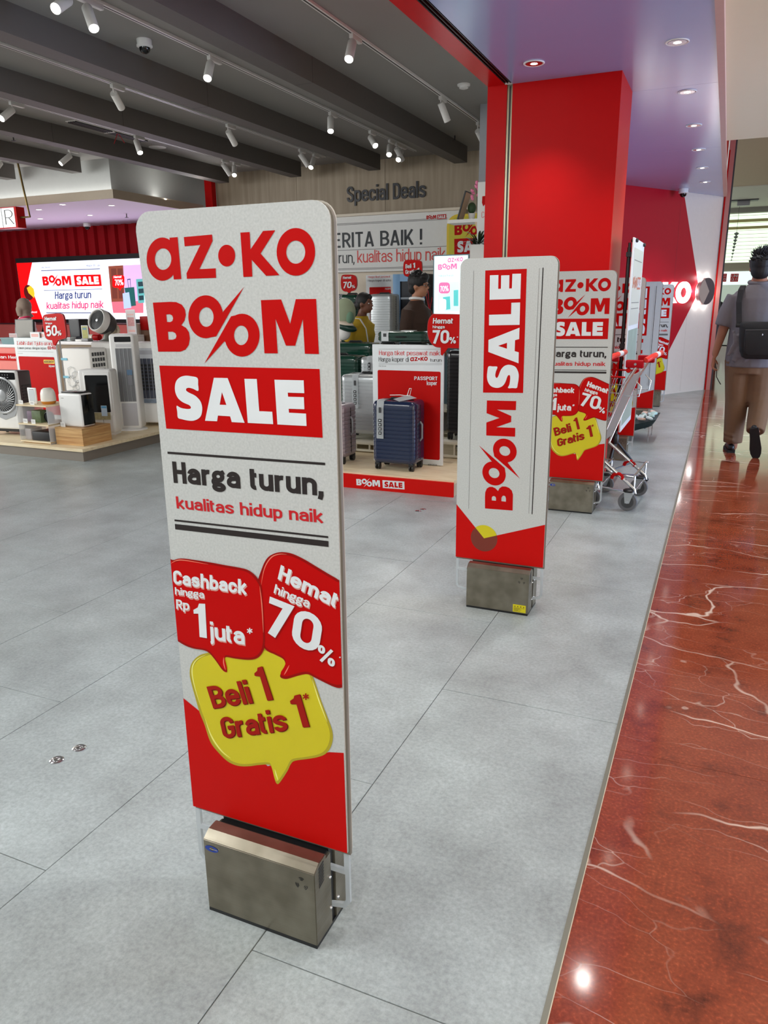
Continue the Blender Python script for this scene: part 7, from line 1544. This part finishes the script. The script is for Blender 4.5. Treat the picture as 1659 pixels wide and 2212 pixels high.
# ================================================================ GLOWING WALL LETTERS
F = Pl(WEND.O+WEND.N*.045, WEND.U); q = F.px
GLW = emis('halo_letter_white', (240, 250, 250), 2.4)
t = thing('glowing_letters', 'row of glowing white raised letters on the slanted wall', 'lettering', tuple(F.w(q(1470, 632)[0], 1.25)))
ob = LOGO['azko'][5][0]; ox0 = min(p[0] for p in ob); ox1 = max(p[0] for p in ob); oy0 = min(p[1] for p in ob); oy1 = max(p[1] for p in ob); bx = lbb(['azko'])
u0, u1 = q(1463, 632)[0], q(1493, 632)[0]; sc = (u1-u0)/(ox1-ox0); v0, v1 = 1.26, 1.55; sv = (v1-v0)/(oy1-oy0)
fm_ = lambda p: (u0+(p[0]-ox0)*sc, v0+(p[1]-oy0)*sv)
for i, grp in enumerate(([0, 1], [2], [3], [4], [5])):
    nm = 'letter'; bmx = bmesh.new()
    for gi in grp:
        loops = [[Vector((*fm_(p), 0)) for p in lp] for lp in LOGO['azko'][gi]]; flat = [p for lp in loops for p in lp]; vs = [bmx.verts.new(F.w(p.x, p.y, 0)) for p in flat]
        for tri in tessellate_polygon(loops):
            try: bmx.faces.new([vs[j] for j in tri])
            except ValueError: pass
    r_ = bmesh.ops.extrude_face_region(bmx, geom=bmx.faces[:]); bmesh.ops.translate(bmx, verts=[e for e in r_['geom'] if isinstance(e, bmesh.types.BMVert)], vec=-F.N*.025); bmesh.ops.recalc_face_normals(bmx, faces=bmx.faces[:])
    link(nm, bmx, GLW, t)
t = thing('wall_emblem', 'large dark round emblem with a pale wedge standing out from the slanted wall, halo lit', 'emblem', tuple(F.w(q(1527, 630)[0], 1.42)))
c = F.w(q(1520, 630)[0]-.0, 1.42, -.01); r_ = .185
DD = mat('emblem_plum', (62, 50, 64), .4); lathe('disc', [(r_-.004, -.0), (r_, .005), (r_, .060), (r_-.004, .065)], c, mat('emblem_side', (170, 140, 136), .5), t, axis=tuple(F.N), seg=56)
FD = Pl(c+F.N*.0655, F.U); FD.shape('emblem_face', [[ell(0, 0, r_-.003, r_-.003, 48)]], DD, t, .0003); FD.shape('wedge', [[[(0.05, 0)]+[(r_*math.cos(a), r_*math.sin(a)) for a in [math.radians(118+i*(250-118)/16) for i in range(17)]]]], mat('emblem_beige', (176, 160, 150), .4), t, .001)
lathe('halo_lamp', [(r_*.85, -.02), (r_*.85, -.003)], c, GLW, t, axis=tuple(F.N), seg=40)
l = bpy.data.lights.new('emblem_glow', 'POINT'); l.energy = 3.5; l.shadow_soft_size = .03
for a in range(0, 360, 60):
    o = bpy.data.objects.new('emblem_glow', l.copy()); o.data.energy = .55; COL.objects.link(o); o.location = c+F.U*math.cos(math.radians(a))*.21+Vector((0, 0, 1))*math.sin(math.radians(a))*.21-F.N*.0
# ================================================================ FAR SHOP FRONT
Y = 23.88; F = Pl((0, Y, 0)); q = F.px
t = thing('shop_sign', 'white far shop sign band with two square red logos', 'sign', (q(1600, 600)[0], Y, zs))
box('band', -1.0, 3.0, Y+.002, Y+.015, q(1600, 615)[1], q(1600, 586)[1], emis('far_sign_white', (222, 240, 236), .8), t)
UR = mat('far_red_print', (214, 50, 50), .5)
for k, (xa, xb) in enumerate(((1555, 1570.5), (1577, 1596))):
    a, b2 = q(xa, 608.8), q(xb, 591); F.rect('logo_square', a[0], a[1], b2[0], b2[1], UR, t, .004); h_ = b2[1]-a[1]; w_ = b2[0]-a[0]
    if k:
        F.text('UNI', (a[0]+.12*w_, a[1]+.56*h_), (b2[0]-.12*w_, a[1]+.56*h_), .34*h_, WHP, t, .0, .008); F.text('QLO', (a[0]+.12*w_, a[1]+.12*h_), (b2[0]-.12*w_, a[1]+.12*h_), .34*h_, WHP, t, .0, .008)
    else:
        for (u0, v0, u1, v1) in ((.15, .80, .42, .87), (.08, .60, .46, .66), (.58, .80, .85, .86), (.55, .60, .88, .66), (.10, .40, .45, .46), (.36, .14, .44, .46), (.56, .40, .88, .46), (.56, .14, .88, .20), (.56, .14, .63, .46), (.81, .14, .88, .46)): F.rect('logo_stroke', a[0]+u0*w_, a[1]+v0*h_, a[0]+u1*w_, a[1]+v1*h_, WHP, t, .008)
t = thing('hanging_mobile', 'string of grey paper pyramids hanging in front of the bright glazing', 'decoration', (0, 22.5, 2.0)); F = Pl((0, 22.5, 0)); q = F.px
PG = mat('grey_paper', (130, 140, 132), .7); a = q(1591, 505); b2 = q(1580, 562); prev = None; t.location = (a[0], 22.5, b2[1])
tube('string', [(a[0], 22.5, 3.6), (a[0], 22.5, a[1]), (b2[0], 22.5, b2[1])], .004, DARKG, t, seg=5)
for k in range(9):
    f = k/8; s_ = .085*(1-.65*f); x, z = a[0]+(b2[0]-a[0])*f, a[1]+(b2[1]-a[1])*f; lathe('paper_pyramid', [(.001, -s_*.7), (s_, s_*.1), (.001, s_*.5)], (x, 22.5, z), PG, t, seg=4, ang=10)
q = Pl((0, 26.5, 0)).px
for i, (lab, px_, py_, w_, h_, m) in enumerate((('far white display shelf left of the walking man', 1557, 700, 1.2, .55, WHITEM), ('far dark display case beyond the walking man', 1563, 735, 1.0, .35, DARKG))):
    c = q(px_, py_)[0]; t = thing('display_shelf', lab, 'shelf', (c, 25.0+i*.9, 0)); box('body', c-w_/2, c+w_/2, 25.0+i*.9, 25.5+i*.9, 0, h_, m, t); box('top', c-w_/2-.02, c+w_/2+.02, 24.98+i*.9, 25.52+i*.9, h_, h_+.04, WHITE, t)
    for k in range(5): box('goods', c-w_/2+.05+k*w_/5, c-w_/2+.05+(k+.7)*w_/5, 25.1+i*.9, 25.3+i*.9, h_+.04, h_+.22+.05*(k % 2), (WHITE, MIDG, BROWN)[k % 3], t)
